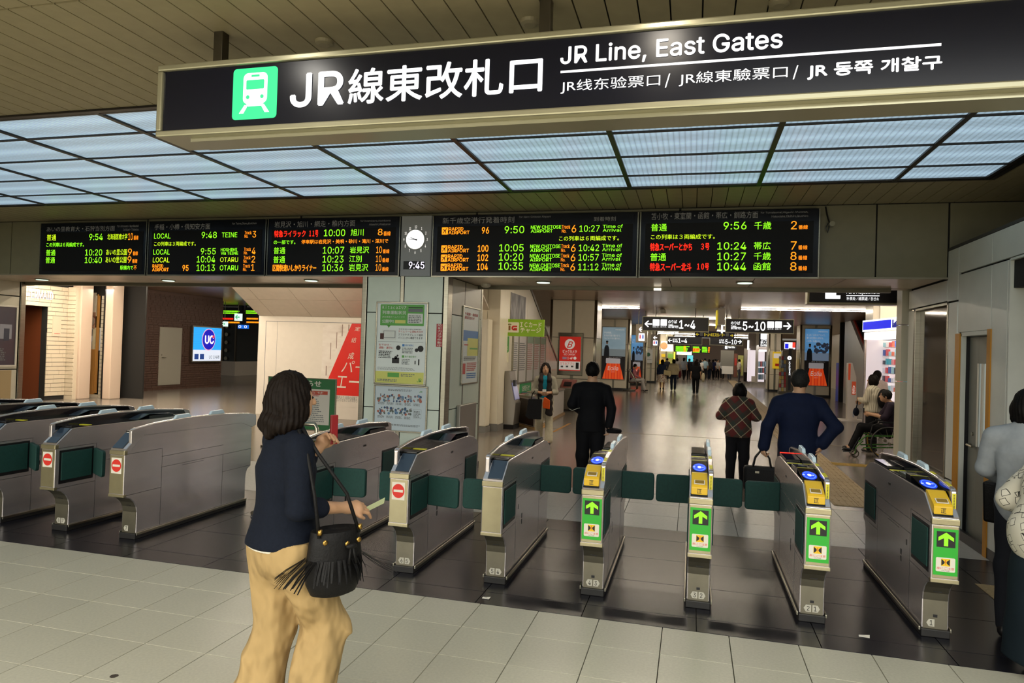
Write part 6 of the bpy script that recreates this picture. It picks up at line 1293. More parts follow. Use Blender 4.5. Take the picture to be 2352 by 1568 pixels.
# bench with steel side loop for the seated man
pn = at(1445, 898, Z=0); bo = thing('waiting_bench', 'waiting seat with brown cushion and looped steel side frame beside the grey poster pillar', 'bench', (pn.x, pn.y, 0)); X0, Y0 = pn.x, pn.y
MB().tube([(X0-.3, Y0, .04), (X0+.25, Y0, .04), (X0+.36, Y0, .12), (X0+.33, Y0, .45), (X0+.0, Y0, 1.05), (X0-.15, Y0, 1.05)], .03, 8).build('side_frame', M_steel, bo, smooth=True)
MB().tube([(X0-.3, Y0+.6, .04), (X0+.25, Y0+.6, .04), (X0+.36, Y0+.6, .12), (X0+.33, Y0+.6, .45), (X0+.0, Y0+.6, 1.05), (X0-.15, Y0+.6, 1.05)], .03, 8).build('side_frame', M_steel, bo, smooth=True)
MB().box(X0-.05, X0+.42, Y0+.04, Y0+.56, .40, .46).build('seat', mat('bench_brown', '4a3026', .6), bo, bevel=.02); MB().box(X0-.12, X0-.06, Y0+.04, Y0+.56, .45, .95).build('backrest', MATS['bench_brown'], bo, bevel=.02)
# unseen lamps added to brighten the bakery, hatch, kiosk and shop
area('bakery_fill_light', (-18.3, 14.2, 3.0), .8, .8, 16, (1, .9, .78)); area('hatch_fill_light', (-16.6, 16.3, 3.2), .6, .3, 5, (1, .9, .8)); area('kiosk_fill_light', (5.6, 20.6, 2.4), .8, 1.6, 25, (1, .95, .95)); area('shop_fill_light', (4.8, 44, 2.6), 2, 1, 40, (1, .97, 1))
# ================================================================ PEOPLE (signed-distance figures meshed as single smooth surfaces)
def V(*a): return np.array(a, float)
class Cap:
    def __init__(s, a, b, ra, rb=None, fy=1., k=.02): s.a, s.b, s.ra, s.rb, s.fy, s.k = V(*a), V(*b), ra, ra if rb is None else rb, fy, k
    def bounds(s):
        r = max(s.ra, s.rb); return np.minimum(s.a, s.b)-r, np.maximum(s.a, s.b)+r
    def d(s, X, Y, Z_):
        ax, ay, az = s.a; bx, by, bz = s.b-s.a; by_ = by/s.fy
        px, py, pz = X-ax, (Y-ay)/s.fy, Z_-az; L = bx*bx+by_*by_+bz*bz+1e-9
        h = np.clip((px*bx+py*by_+pz*bz)/L, 0, 1)
        return (np.sqrt((px-bx*h)**2+(py-by_*h)**2+(pz-bz*h)**2)-(s.ra+(s.rb-s.ra)*h))*min(1, s.fy)
class Ell:
    def __init__(s, c, r, k=.02, rz=0.): s.c, s.r, s.k, s.rz = V(*c), V(*r), k, rz
    def bounds(s): m = max(s.r[0], s.r[1]) if s.rz else None; r = V(m, m, s.r[2]) if s.rz else s.r; return s.c-r, s.c+r
    def d(s, X, Y, Z_):
        x, y, z = X-s.c[0], Y-s.c[1], Z_-s.c[2]
        if s.rz: c_, s_ = math.cos(s.rz), math.sin(s.rz); x, y = x*c_+y*s_, -x*s_+y*c_
        k0 = np.sqrt((x/s.r[0])**2+(y/s.r[1])**2+(z/s.r[2])**2)+1e-6; k1 = np.sqrt((x/s.r[0]**2)**2+(y/s.r[1]**2)**2+(z/s.r[2]**2)**2)+1e-6
        return k0*(k0-1)/k1
def field_mesh(name, prims, h, cuts=(), neg=(), noise=None):
    lo = np.min([p.bounds()[0] for p in prims], 0)-3*h-.02; hi = np.max([p.bounds()[1] for p in prims], 0)+3*h+.02
    n = np.ceil((hi-lo)/h).astype(int)+1; ax = [lo[i]+h*np.arange(n[i]) for i in range(3)]
    F = np.full(n, .2)
    for p in prims:
        b0, b1 = p.bounds(); m = p.k+2.5*h
        sl = [slice(max(0, int((b0[i]-m-lo[i])/h)), min(n[i], int((b1[i]+m-lo[i])/h)+2)) for i in range(3)]
        X, Y, Z_ = np.meshgrid(ax[0][sl[0]], ax[1][sl[1]], ax[2][sl[2]], indexing='ij', sparse=True)
        d = p.d(X, Y, Z_); f = F[sl[0], sl[1], sl[2]]; k = p.k
        if k > 0: e = np.maximum(k-np.abs(f-d), 0)/k; F[sl[0], sl[1], sl[2]] = np.minimum(f, d)-e*e*k*.25
        else: F[sl[0], sl[1], sl[2]] = np.minimum(f, d)
    X, Y, Z_ = np.meshgrid(*ax, indexing='ij', sparse=True)
    if noise: F = F+noise(X, Y, Z_)
    for p in neg: F = np.maximum(F, -p.d(X, Y, Z_))
    for (c, nn) in cuts: F = np.maximum(F, (X-c[0])*nn[0]+(Y-c[1])*nn[1]+(Z_-c[2])*nn[2])
    S = F < 0; act = np.zeros(n-1, bool); cnt = np.zeros(n-1, int)
    for i in (0, 1):
        for j in (0, 1):
            for k in (0, 1): cnt += S[i:n[0]-1+i, j:n[1]-1+j, k:n[2]-1+k]
    act = (cnt > 0) & (cnt < 8); I = np.argwhere(act); idx = -np.ones(n-1, int); idx[act] = np.arange(len(I))
    P = np.zeros((len(I), 3)); c = np.zeros(len(I))
    cor = [(i, j, k) for i in (0, 1) for j in (0, 1) for k in (0, 1)]
    for a in cor:
        for ax_ in range(3):
            if a[ax_]: continue
            b = list(a); b[ax_] = 1
            fa = F[I[:, 0]+a[0], I[:, 1]+a[1], I[:, 2]+a[2]]; fb = F[I[:, 0]+b[0], I[:, 1]+b[1], I[:, 2]+b[2]]
            m = (fa < 0) != (fb < 0); t = np.where(m, fa/(fa-fb+1e-12), 0)
            q = np.array(a, float)[None, :].repeat(len(I), 0); q[:, ax_] += t; P[m] += q[m]; c[m] += 1
    P = (P/c[:, None]+I)*h+lo; Q = []
    for ax_ in range(3):
        o1, o2 = [(1, 2), (2, 0), (0, 1)][ax_]
        A = [slice(None)]*3; B_ = [slice(None)]*3; A[ax_] = slice(0, n[ax_]-1); B_[ax_] = slice(1, n[ax_])
        s0, s1 = S[tuple(A)], S[tuple(B_)]; E_ = np.argwhere(s0 != s1)
        E_ = E_[(E_[:, o1] > 0) & (E_[:, o2] > 0) & (E_[:, o1] < n[o1]-1) & (E_[:, o2] < n[o2]-1)]
        if not len(E_): continue
        fl = s0[E_[:, 0], E_[:, 1], E_[:, 2]]
        def cell(d1, d2): q = E_.copy(); q[:, o1] += d1; q[:, o2] += d2; return idx[q[:, 0], q[:, 1], q[:, 2]]
        q = np.stack([cell(-1, -1), cell(0, -1), cell(0, 0), cell(-1, 0)], 1); q[~fl] = q[~fl][:, ::-1]; Q.append(q)
    Q = np.concatenate(Q); Q = Q[(Q >= 0).all(1)]
    me = bpy.data.meshes.new(name); me.vertices.add(len(P)); me.vertices.foreach_set('co', P.ravel())
    me.loops.add(len(Q)*4); me.loops.foreach_set('vertex_index', Q.ravel().astype(np.int32)); me.polygons.add(len(Q))
    me.polygons.foreach_set('loop_start', np.arange(0, len(Q)*4, 4, dtype=np.int32)); me.polygons.foreach_set('use_smooth', np.ones(len(Q), bool)); me.update(calc_edges=True)
    return me
def folds(amp=.003, f=28, seed=0, vert=1.):
    r = random.Random(seed); ph = [r.uniform(0, 6) for _ in range(6)]
    return lambda X, Y, Z_: amp*(np.sin(f*X*1.1+Z_*f*.35*vert+ph[0])*np.sin(f*.6*Y+ph[1]+Z_*3)+.7*np.sin(Z_*f*1.3+ph[2]+X*8+Y*5)*np.sin(X*f*.5+ph[3]))
def strands(amp=.004, f=160): return lambda X, Y, Z_: amp*np.sin(np.arctan2(Y, X)*26+np.sin(Z_*22)*1.2)+amp*.6*np.sin(Z_*f*.35+np.arctan2(Y, X)*9)
M_skin = mat('skin', 'b78d6c', .55, noise=.04); M_hairk = mat('hair_black', '090706', .6, noise=.3, nscale=40, spec=.12); M_hairb = mat('hair_dark_brown', '120b07', .6, noise=.3, nscale=40, stretch=(3, 3, .6), spec=.12); M_hairg = mat('hair_grey', '1f1e1c', .6, noise=.35, nscale=50, spec=.15)
M_shoe = mat('shoe_black', '151313', .35); M_eye = mat('eye_dark', '1a1210', .3); M_lip = mat('lips', '9a4a42', .5)
def lerp(a, b, t): return tuple(a[i]+(b[i]-a[i])*t for i in range(3))
class Fig:
    """skeleton in the figure's own frame: x right, y forward, z up"""
    def __init__(s, H=1.62, **J):
        k = H/1.65; s.H = H; s.k = k; sw = J.pop('sw', .165); ln = J.pop('lean', (0, 0))
        s.J = dict(pel=(0, 0, .90*k), ch=(ln[0]*.7, ln[1]*.7, 1.22*k), nk=(ln[0], ln[1], 1.40*k), hd=(ln[0], ln[1]+.015, 1.535*k),
                   ls=(-sw*k+ln[0], ln[1], 1.31*k), rs=(sw*k+ln[0], ln[1], 1.31*k), le=(-.22*k+ln[0], -.03, 1.07*k), re=(.22*k+ln[0], -.03, 1.07*k), lw=(-.24*k, .03, .84*k), rw=(.24*k, .03, .84*k),
                   lh=(-.085*k, 0, .87*k), rh=(.085*k, 0, .87*k), lk=(-.10*k, .02, .46*k), rk=(.10*k, .02, .46*k), la=(-.10*k, 0, .075), ra=(.10*k, 0, .075), lt=None, rt=None)
        s.J.update(J)
        for q in 'lr':
            if s.J[q+'t'] is None: a = s.J[q+'a']; s.J[q+'t'] = (a[0], a[1]+.13*k, .03)
    def head(s):
        j = s.J; k = s.k; h = j['hd']; n = j['nk']
        p = [Ell(h, (.073*k, .088*k, .108*k), .03), Ell((h[0], h[1]+.03*k, h[2]-.06*k), (.052*k, .055*k, .055*k), .03), Cap(n, (h[0], h[1]-.02*k, h[2]-.05*k), .052*k, .046*k, k=.03),
             Cap((h[0], h[1]+.085*k, h[2]+.012*k), (h[0], h[1]+.103*k, h[2]-.022*k), .008*k, .013*k, k=.012)]
        for q in (-1, 1): p.append(Ell((h[0]+q*.074*k, h[1]-.005, h[2]-.012*k), (.012*k, .02*k, .030*k), .008))
        return p
    def hand(s, w, d, side, curl=.5, n=None, sc=1.):
        """palm at wrist w pointing along d with palm normal n; four fingers and a thumb"""
        d = Vector(d).normalized(); n = Vector(n or (0, 0, -1)); n = (n-d*n.dot(d)).normalized(); t = d.cross(n)*side; w = Vector(w); k = s.k*sc; o = []
        o.append(Cap(w, w+d*.045*k, .026*k, .03*k, k=.02)); c = w+d*.05*k
        o.append(Cap(c+t*.022*k, c-t*.022*k, .021*k, .019*k, k=.015))
        for i, (off, ln) in enumerate(((.030, .068), (.010, .076), (-.010, .070), (-.029, .055))):
            a = c+t*off*k+d*.018*k; e = a+(d*math.cos(curl*.5)+n*math.sin(curl*.5))*ln*.45*k; f_ = e+(d*math.cos(curl*1.5)+n*math.sin(curl*1.5))*ln*.6*k
            o += [Cap(a, e, .0095*k, .0088*k, k=.004), Cap(e, f_, .0088*k, .0072*k, k=.003)]
        a = w+d*.02*k+t*.024*k; e = a+(d*.75+t*.65+n*.25).normalized()*.038*k; o += [Cap(a, e, .013*k, .0105*k, k=.008), Cap(e, e+(d*.9+n*.45).normalized()*.03*k, .0105*k, .008*k, k=.003)]
        return o
    def limbs(s, arms=True, legs=True):
        j = s.J; k = s.k; o = []
        for q in 'lr':
            if arms: o += [Cap(j[q+'s'], j[q+'e'], .043*k, .036*k, k=.02), Cap(j[q+'e'], j[q+'w'], .036*k, .024*k, k=.015)]
            if legs: o += [Cap(j[q+'h'], j[q+'k'], .075*k, .052*k, k=.03), Cap(lerp(j[q+'k'], j[q+'a'], 0), lerp(j[q+'k'], j[q+'a'], .35), .05*k, .052*k, k=.02), Cap(lerp(j[q+'k'], j[q+'a'], .35), j[q+'a'], .052*k, .033*k, k=.02), Cap(j[q+'a'], j[q+'t'], .033*k, .028*k, k=.02)]
        return o
    def torso(s, g=0., w=1., d=.66, hip=1.):
        j = s.J; k = s.k; o = [Cap(j['pel'], lerp(j['pel'], j['ch'], .5), (.135*hip+g)*k, (.118*w+g)*k, fy=d+.08, k=.05), Cap(lerp(j['pel'], j['ch'], .5), j['ch'], (.118*w+g)*k, (.135*w+g)*k, fy=d, k=.05), Cap(j['ch'], lerp(j['ch'], j['nk'], .38), (.135*w+g)*k, (.10*w+g*.6)*k, fy=d, k=.05)]
        o += [Cap(lerp(j['ls'], j['nk'], .08), lerp(j['nk'], j['ls'], .35), (.042+g*.6)*k, (.036+g*.4)*k, k=.05), Cap(lerp(j['rs'], j['nk'], .08), lerp(j['nk'], j['rs'], .35), (.042+g*.6)*k, (.036+g*.4)*k, k=.05), Cap(lerp(j['ls'], j['rs'], .2), lerp(j['ls'], j['rs'], .8), (.03+g)*k, k=.05), Cap(lerp(j['ch'], j['nk'], .6), j['nk'], (.078+g*.5)*k, (.05+g*.35)*k, k=.05)]; return o
    def top(s, g=.014, sleeve=1., w=1., hip=1., d=.66, cuff=.0):
        j = s.J; k = s.k; o = s.torso(g, w, d, hip)
        for q in 'lr':
            o.append(Cap(j[q+'s'], lerp(j[q+'s'], j[q+'e'], min(1, sleeve*2)), (.047+g*.7)*k, (.040+g*.7)*k, k=.03))
            if sleeve > .5: o.append(Cap(j[q+'e'], lerp(j[q+'e'], j[q+'w'], (sleeve-.5)*2), (.040+g*.7)*k, (.034+g*.7+cuff)*k, k=.02))
        return o
    def pants(s, g=.012, flare=.0, ln=1., thick=1.):
        j = s.J; k = s.k; o = [Cap((j['pel'][0], j['pel'][1], j['pel'][2]+.06*k), (j['pel'][0], j['pel'][1], j['pel'][2]-.04*k), (.12+g)*k, (.138+g)*k, fy=.74, k=.03)]
        for q in 'lr':
            o += [Cap(j[q+'h'], j[q+'k'], (.082*thick+g)*k, (.058*thick+g)*k, k=.03), Cap(j[q+'k'], lerp(j[q+'k'], j[q+'a'], ln), (.058*thick+g)*k, (.045*thick+g+flare)*k, k=.03)]
        return o
    def shoes(s, r=.038):
        j = s.J; k = s.k; o = []
        for q in 'lr': a, t = j[q+'a'], j[q+'t']; o += [Cap((a[0], a[1]-.03*k, a[2]-.035), (t[0], t[1], t[2]+.005), r*k, (r-.004)*k, k=.02), Cap((a[0], a[1]-.02, a[2]-.03), (a[0], a[1]-.02, a[2]+.01), .036*k, .034*k, k=.02)]
        return o
    def hair(s, style):
        h = s.J['hd']; k = s.k; x, y, z = h; o = [Ell((x, y-.018*k, z+.022*k), (.088*k, .098*k, .105*k), .02)]
        neg = [Ell((x, y+.10*k, z-.035*k), (.062*k, .060*k, .095*k), 0)]
        if style in ('bob', 'wavy'): o += [Ell((x, y-.045*k, z-.035*k), (.094*k, .08*k, .10*k), .03)]+[Ell((x+q*.075*k, y-.005*k, z-.045*k), (.032*k, .05*k, .08*k), .03) for q in (-1, 1)]
        if style == 'wavy':
            rr = random.Random(2); o += [Ell((x+.085*k*math.cos(t), y-.03*k+.085*k*math.sin(t), z-.10*k+rr.uniform(-.02, .015)), (.030*k, .030*k, .035*k), .02) for t in [math.radians(a) for a in range(170, 375, 22)]]
        if style == 'long': o += [Cap((x, y-.06*k, z), (x, y-.085*k, z-.26*k), .085*k, .06*k, fy=.55, k=.04)]
        if style == 'short': neg.append(Ell((x, y, z-.16*k), (.2, .2, .075*k), 0)); neg.append(Ell((x, y+.12*k, z-.0*k), (.07*k, .07*k, .075*k), 0))
        if style == 'bun': o += [Ell((x, y-.10*k, z+.05*k), (.045*k, .04*k, .045*k), .02)]; neg.append(Ell((x, y, z-.16*k), (.2, .2, .075*k), 0))
        return o, neg
TS = {}
def person(label, loc, rz, fig, parts, h=.011, group=None, cat='person'):
    """parts: list of (name, material, prims, dict(cuts,neg,noise,h,label))"""
    o = thing('person', label, cat, loc, rz, group)
    for name, m, pr, kw in parts:
        me = field_mesh(name, pr, kw.get('h', h), kw.get('cuts', ()), kw.get('neg', ()), kw.get('noise')); me.materials.append(m)
        c = link(name, me, o)
        if kw.get('label'): c['label'] = kw['label']
    return o
def rot2(rz, p): c, s = math.cos(rz), math.sin(rz); return (p[0]*c-p[1]*s, p[0]*s+p[1]*c)
def facing(dx, dy): return math.atan2(-dx, dy)      # figure looks along +y in its own frame
def copy_person(o, loc, rz, label=None, mats=None, sc=1.):
    r = o.copy(); COL.objects.link(r); r.location = loc; r.rotation_euler = (0, 0, rz); r.scale = (sc, sc, sc)
    if label: r['label'] = label
    for ch in o.children:
        c = ch.copy(); COL.objects.link(c); c.parent = r
        if mats:
            n = ch.name.split('.')[0]
            if n in mats: c.data = ch.data.copy(); c.data.materials[0] = mats[n]
    return r

# ---- walking woman in the foreground. Local frame: y forward (towards the gates at her right), x to her right
M_sweater = mat('navy_knit', '121722', .85, spec=.12, noise=.15, nscale=90, bump=.15, bscale=250); M_khaki = mat('khaki_cotton', 'a48a5e', .85, spec=.2, noise=.08, nscale=9, bump=.5, bscale=7, stretch=(1, 1, .6))
hdp = at(672, 955, Y=2.35)   # head centre
H1 = 1.58
f1 = Fig(H1)
W1 = facing(.80, .60)
def fig_at(px_, py_, Yd, fig, rz):
    """put the figure so that its head centre is seen at the pixel at depth Yd"""
    p = at(px_, py_, Y=Yd); h = fig.J['hd']; q = rot2(rz, h); return (p.x-q[0], p.y-q[1], 0), p.z-h[2]
def node_mat(name, fn, rough=.8):
    m = bpy.data.materials.new(name); m.use_nodes = True; nt = m.node_tree; b = nt.nodes['Principled BSDF']; b.inputs['Roughness'].default_value = rough
    tc = nt.nodes.new('ShaderNodeTexCoord'); fn(nt, nt.nodes, nt.links, b, tc.outputs['Object']); MATS[name] = m; return m
def _plaid(nt, N, L, b, co):
    mp = N.new('ShaderNodeMapping'); mp.inputs['Rotation'].default_value = (0, math.radians(42), 0); L.new(co, mp.inputs[0]); sp = N.new('ShaderNodeSeparateXYZ'); L.new(mp.outputs[0], sp.inputs[0])
    def band(s, f, thr, ph):
        a = N.new('ShaderNodeMath'); a.operation = 'MULTIPLY_ADD'; a.inputs[1].default_value = f; a.inputs[2].default_value = ph; L.new(s, a.inputs[0])
        c = N.new('ShaderNodeMath'); c.operation = 'SINE'; L.new(a.outputs[0], c.inputs[0]); g = N.new('ShaderNodeMath'); g.operation = 'GREATER_THAN'; g.inputs[1].default_value = thr; L.new(c.outputs[0], g.inputs[0]); return g.outputs[0]
    col = None
    for s, f, thr, ph, c, amt in ((0, 38, .2, 0, '1f3a30', .6), (2, 38, .2, 0, '1f3a30', .6), (0, 38, .985, 1.2, 'b8a888', .8), (2, 38, .985, 1.2, 'b8a888', .8)):
        mx = N.new('ShaderNodeMix'); mx.data_type = 'RGBA'; mlt = N.new('ShaderNodeMath'); mlt.operation = 'MULTIPLY'; mlt.inputs[1].default_value = amt; L.new(band(sp.outputs[s], f, thr, ph), mlt.inputs[0]); L.new(mlt.outputs[0], mx.inputs[0])
        if col is None: mx.inputs[6].default_value = lin('5e1c1a')
        else: L.new(col, mx.inputs[6])
        mx.inputs[7].default_value = lin(c); col = mx.outputs[2]
    L.new(col, b.inputs['Base Color'])
M_plaid = node_mat('plaid_red_green', _plaid)
def _squares(nt, N, L, b, co):
    mp = N.new('ShaderNodeMapping'); mp.inputs['Rotation'].default_value = (0, math.radians(28), math.radians(12)); L.new(co, mp.inputs[0])
    v = N.new('ShaderNodeTexVoronoi'); v.distance = 'CHEBYCHEV'; v.inputs['Scale'].default_value = 17; v.inputs['Randomness'].default_value = .75; L.new(mp.outputs[0], v.inputs['Vector'])
    r = N.new('ShaderNodeValToRGB'); r.color_ramp.interpolation = 'CONSTANT'; e = r.color_ramp.elements
    for i, (q, c) in enumerate(((0, 'c6c1b2'), (.30, '24221f'), (.35, 'bdb8a8'))):
        if i > 1: e.new(q)
        e[i].position = q; e[i].color = lin(c)
    L.new(v.outputs['Distance'], r.inputs[0]); sp = N.new('ShaderNodeSeparateColor'); L.new(v.outputs['Color'], sp.inputs[0])
    g = N.new('ShaderNodeMath'); g.operation = 'GREATER_THAN'; g.inputs[1].default_value = .86; L.new(sp.outputs[0], g.inputs[0]); d = N.new('ShaderNodeMath'); d.operation = 'LESS_THAN'; d.inputs[1].default_value = .24; L.new(v.outputs['Distance'], d.inputs[0])
    m = N.new('ShaderNodeMath'); m.operation = 'MULTIPLY'; L.new(g.outputs[0], m.inputs[0]); L.new(d.outputs[0], m.inputs[1])
    mx = N.new('ShaderNodeMix'); mx.data_type = 'RGBA'; L.new(m.outputs[0], mx.inputs[0]); L.new(r.outputs[0], mx.inputs[6]); mx.inputs[7].default_value = lin('17171f'); L.new(mx.outputs[2], b.inputs['Base Color'])
M_squares = node_mat('cream_squares_print', _squares)
M_stripe = ramp_mat('striped_blouse', 'wave', ['8c8270', 'c9bfa6', 'cfc6ae'], 11, .8, pos=[0, .25, 1], bands_direction='Y')
M_floral = ramp_mat('floral_skirt', 'voronoi', ['7c3a30', 'c8a48c', 'd8ccb8'], 11, .8, pos=[.1, .35, .5])
CL = lambda c: mat('cloth_'+c, c, .82, noise=.07, nscale=25, spec=.15)
def std(fig, hair, hm, top, bot, topk={}, botk={}, hem=None, skirt=None, shoe=M_shoe, h=.011, seed=1, face=False, hands=None, extra=(), topm=None):
    """usual set of parts of a clothed figure"""
    k = fig.k; j = fig.J; body = fig.head()+fig.limbs()+fig.torso(-.02); hands = hands or {}
    for q, sd in (('l', -1), ('r', 1)):
        d = hands.get(q) or (Vector(j[q+'w'])-Vector(j[q+'e'])); cu = hands.get(q+'c', .7); n = hands.get(q+'n') or (-sd, 0, 0)
        body += fig.hand(j[q+'w'], d, sd*hands.get(q+'s', -1), cu, n)
    P = [('body', M_skin, body, dict(h=min(h, .008 if h < .012 else h)))]
    hp, ng = fig.hair(hair); P.append(('hair', hm, hp, dict(neg=ng, h=h*.8, noise=strands2(fig.J['hd']) if h < .012 else None)))
    hem = (j['pel'][2]-.04*k) if hem is None else hem
    P.append(('top', top, fig.top(**topk), dict(cuts=[((0, 0, hem), (0, 0, -1)), ((0, 0, j['nk'][2]+.03*k), (0, 0, 1))], neg=[Cap((j['nk'][0], j['nk'][1]+.015, j['nk'][2]), (j['nk'][0], j['nk'][1]+.02, j['nk'][2]+.1), .052*k, k=0)], noise=folds(.003, 26, seed), h=h)))
    if skirt: P.append(('skirt', bot, skirt, dict(cuts=[((0, 0, skirt[-1].b[2]), (0, 0, -1))], noise=folds(.005, 18, seed, .2), h=h)))
    else: P.append(('trousers', bot, fig.pants(**botk), dict(cuts=[((0, 0, j['pel'][2]+.09*k), (0, 0, 1))], noise=folds(.004, 20, seed+1), h=h)))
    P.append(('shoes', shoe, fig.shoes(), dict(h=max(.008, h*.8), cuts=[((0, 0, .002), (0, 0, -1))])))
    return P+list(extra)
def strands2(c): return lambda X, Y, Z_: .0035*np.sin(np.arctan2(Y-c[1]+.02, X-c[0])*30+np.sin((Z_-c[2])*30)*1.3)+.002*np.sin((Z_-c[2])*60+np.arctan2(Y-c[1], X-c[0])*7)
def add(o, name, m, mb, **k): return mb.build(name, m, o, world=False, **k)
def face(o, fig, lips=True, brows=True, hm=M_hairk):
    h = fig.J['hd']; k = fig.k; mb = MB(); 
    for q in (-1, 1): mb.ball((h[0]+q*.030*k, h[1]+.079*k, h[2]+.004*k), (.0115*k, .007*k, .0055*k))
    add(o, 'eyes', M_eye, mb, smooth=True); mb = MB()
    for q in (-1, 1): mb.tube([(h[0]+q*.045*k, h[1]+.072*k, h[2]+.022*k), (h[0]+q*.03*k, h[1]+.083*k, h[2]+.028*k), (h[0]+q*.015*k, h[1]+.087*k, h[2]+.024*k)], .0032*k, 6)
    add(o, 'eyebrows', hm, mb, smooth=True)
    if lips: add(o, 'mouth', M_lip, MB().ball((h[0], h[1]+.082*k, h[2]-.052*k), (.020*k, .009*k, .0075*k)), smooth=True)
# ---------------- walking woman
for n_ in M_khaki.node_tree.nodes:
    if n_.type == 'BUMP': n_.inputs['Distance'].default_value = .12; n_.inputs['Strength'].default_value = .8
R1 = facing(.56, .83)
f1 = Fig(1.665, rs=(.145, .0, 1.335), ls=(-.15, .02, 1.34), re=(.20, -.02, 1.09), rw=(.145, .245, 1.05), le=(-.21, .06, 1.12), lw=(-.10, .20, 1.29), lk=(-.09, .02, .47), la=(-.10, -.06, .12), lt=(-.10, .05, .05),
         rk=(.095, .20, .50), ra=(.09, .08, .09), rh=(.08, .01, .87), lean=(0, .01))
pos1, _z = fig_at(672, 925, 2.80, f1, R1)
k = f1.k; j = f1.J
pr = f1.pants(g=.024, flare=.045, thick=1.14)
pr += [Cap(lerp(j[q+'k'], j[q+'a'], .2), lerp(j[q+'k'], j[q+'a'], .95), .088, .104, k=.03) for q in 'lr']
hp, ng = f1.hair('wavy')
rnd_ = random.Random(5)
hp += [Ell((j['hd'][0]+.075*math.cos(t), j['hd'][1]-.035+.08*math.sin(t), j['hd'][2]-.13+rnd_.uniform(-.02, .02)), (.026, .026, .03), .02) for t in [math.radians(a) for a in range(180, 361, 18)]]
body = f1.head()+f1.limbs()+f1.torso(-.02)+f1.hand(j['rw'], (.0, 1, -.12), -1, .55, (-.5, 0, -.85))+f1.hand(j['lw'], (.25, .5, .8), 1, 1.2, (.8, .3, -.2))
slv = f1.torso(.018, .98, .76, 1.2)
for q, t in (('l', .75), ('r', .40)):
    slv += [Cap(j[q+'s'], j[q+'e'], .060, .052, k=.03), Cap(j[q+'e'], lerp(j[q+'e'], j[q+'w'], t), .052, .047, k=.02)]
w1 = person('woman walking past the gates in navy sweater and khaki trousers, ticket in hand', pos1, R1, f1, [
    ('body', M_skin, body, dict(h=.0065)),
    ('hair', M_hairb, hp, dict(neg=ng, h=.0065, noise=strands2(j['hd']))),
    ('sweater', M_sweater, slv, dict(h=.008, cuts=[((0, 0, .895), (0, 0, -1)), ((0, 0, j['nk'][2]+.015), (0, 0, 1))], noise=lambda X, Y, Z_: .0028*np.sin(Z_*70+6*Y)*np.exp(-((Z_-1.12)/.07)**2)*(X > .10)+.003*np.sin(Z_*17+X*9)*np.sin(Y*16+1)+.002*np.sin(X*40+Z_*8))),
    ('undershirt_hem', M_stick, f1.torso(.010, .98, .76, 1.2), dict(h=.008, cuts=[((0, 0, .884), (0, 0, -1)), ((0, 0, .93), (0, 0, 1))])),
    ('trousers', M_khaki, pr, dict(h=.008, cuts=[((0, 0, .925), (0, 0, 1)), ((0, 0, .07), (0, 0, -1))], noise=lambda X, Y, Z_: .024*(np.abs(np.sin(Z_*12+X*10+Y*12+np.sin(Y*9+Z_*6)*1.5))**.8-.75)*np.clip(1.25-np.abs(Z_-.45)*1.6, .25, 1)*(.6+.4*np.sin(Y*17+X*9))+.010*np.sin(Y*40+X*30)*np.clip(.75-Z_, 0, .5)*2)),
    ('shoes', M_shoe, f1.shoes(), dict(h=.01))])
mb = MB()
for (x, y) in ((.10, -.09), (-.10, -.10)): mb.box(x-.045, x+.045, y-.012, y+.004, .77, .80)
add(w1, 'eyes', M_eye, MB().ball((.03, j['hd'][1]+.08, j['hd'][2]+.004), (.012, .007, .006)).ball((-.03, j['hd'][1]+.08, j['hd'][2]+.004), (.012, .007, .006)), smooth=True)
add(w1, 'mouth', M_lip, MB().ball((0, j['hd'][1]+.083, j['hd'][2]-.05), (.02, .009, .007)), smooth=True)
def own(name, label, cat, fig_o, m, mb, group=None, **kw):
    """a thing held or carried: built in the figure's frame but top-level"""
    inv = wm(fig_o); mb.v = [tuple(inv @ Vector(p)) for p in mb.v]; o = mb.build(name, m, None, **kw); return tag(o, label, cat, group)
rw = Vector(j['rw']); tip = rw+Vector((-.005, .135, -.03))
own('paper_ticket', 'pale green paper ticket held out in the walking woman\'s hand', 'ticket', w1, mat('ticket_green', 'b9c49a', .5), MB().prism([tip+Vector(p) for p in ((.0, -.035, -.006), (.014, .052, .028), (.030, .047, .058), (.014, -.04, .022))], (0, 0, 0), (-.002, 0, .0005)))
lw = Vector(j['lw'])
own('red_phone', 'small dark red phone held upright in the walking woman\'s other hand', 'phone', w1, mat('phone_red', '8c1d22', .3), MB().box(lw.x+.005, lw.x+.02, lw.y+.06, lw.y+.10, lw.z+.02, lw.z+.165), bevel=.005)
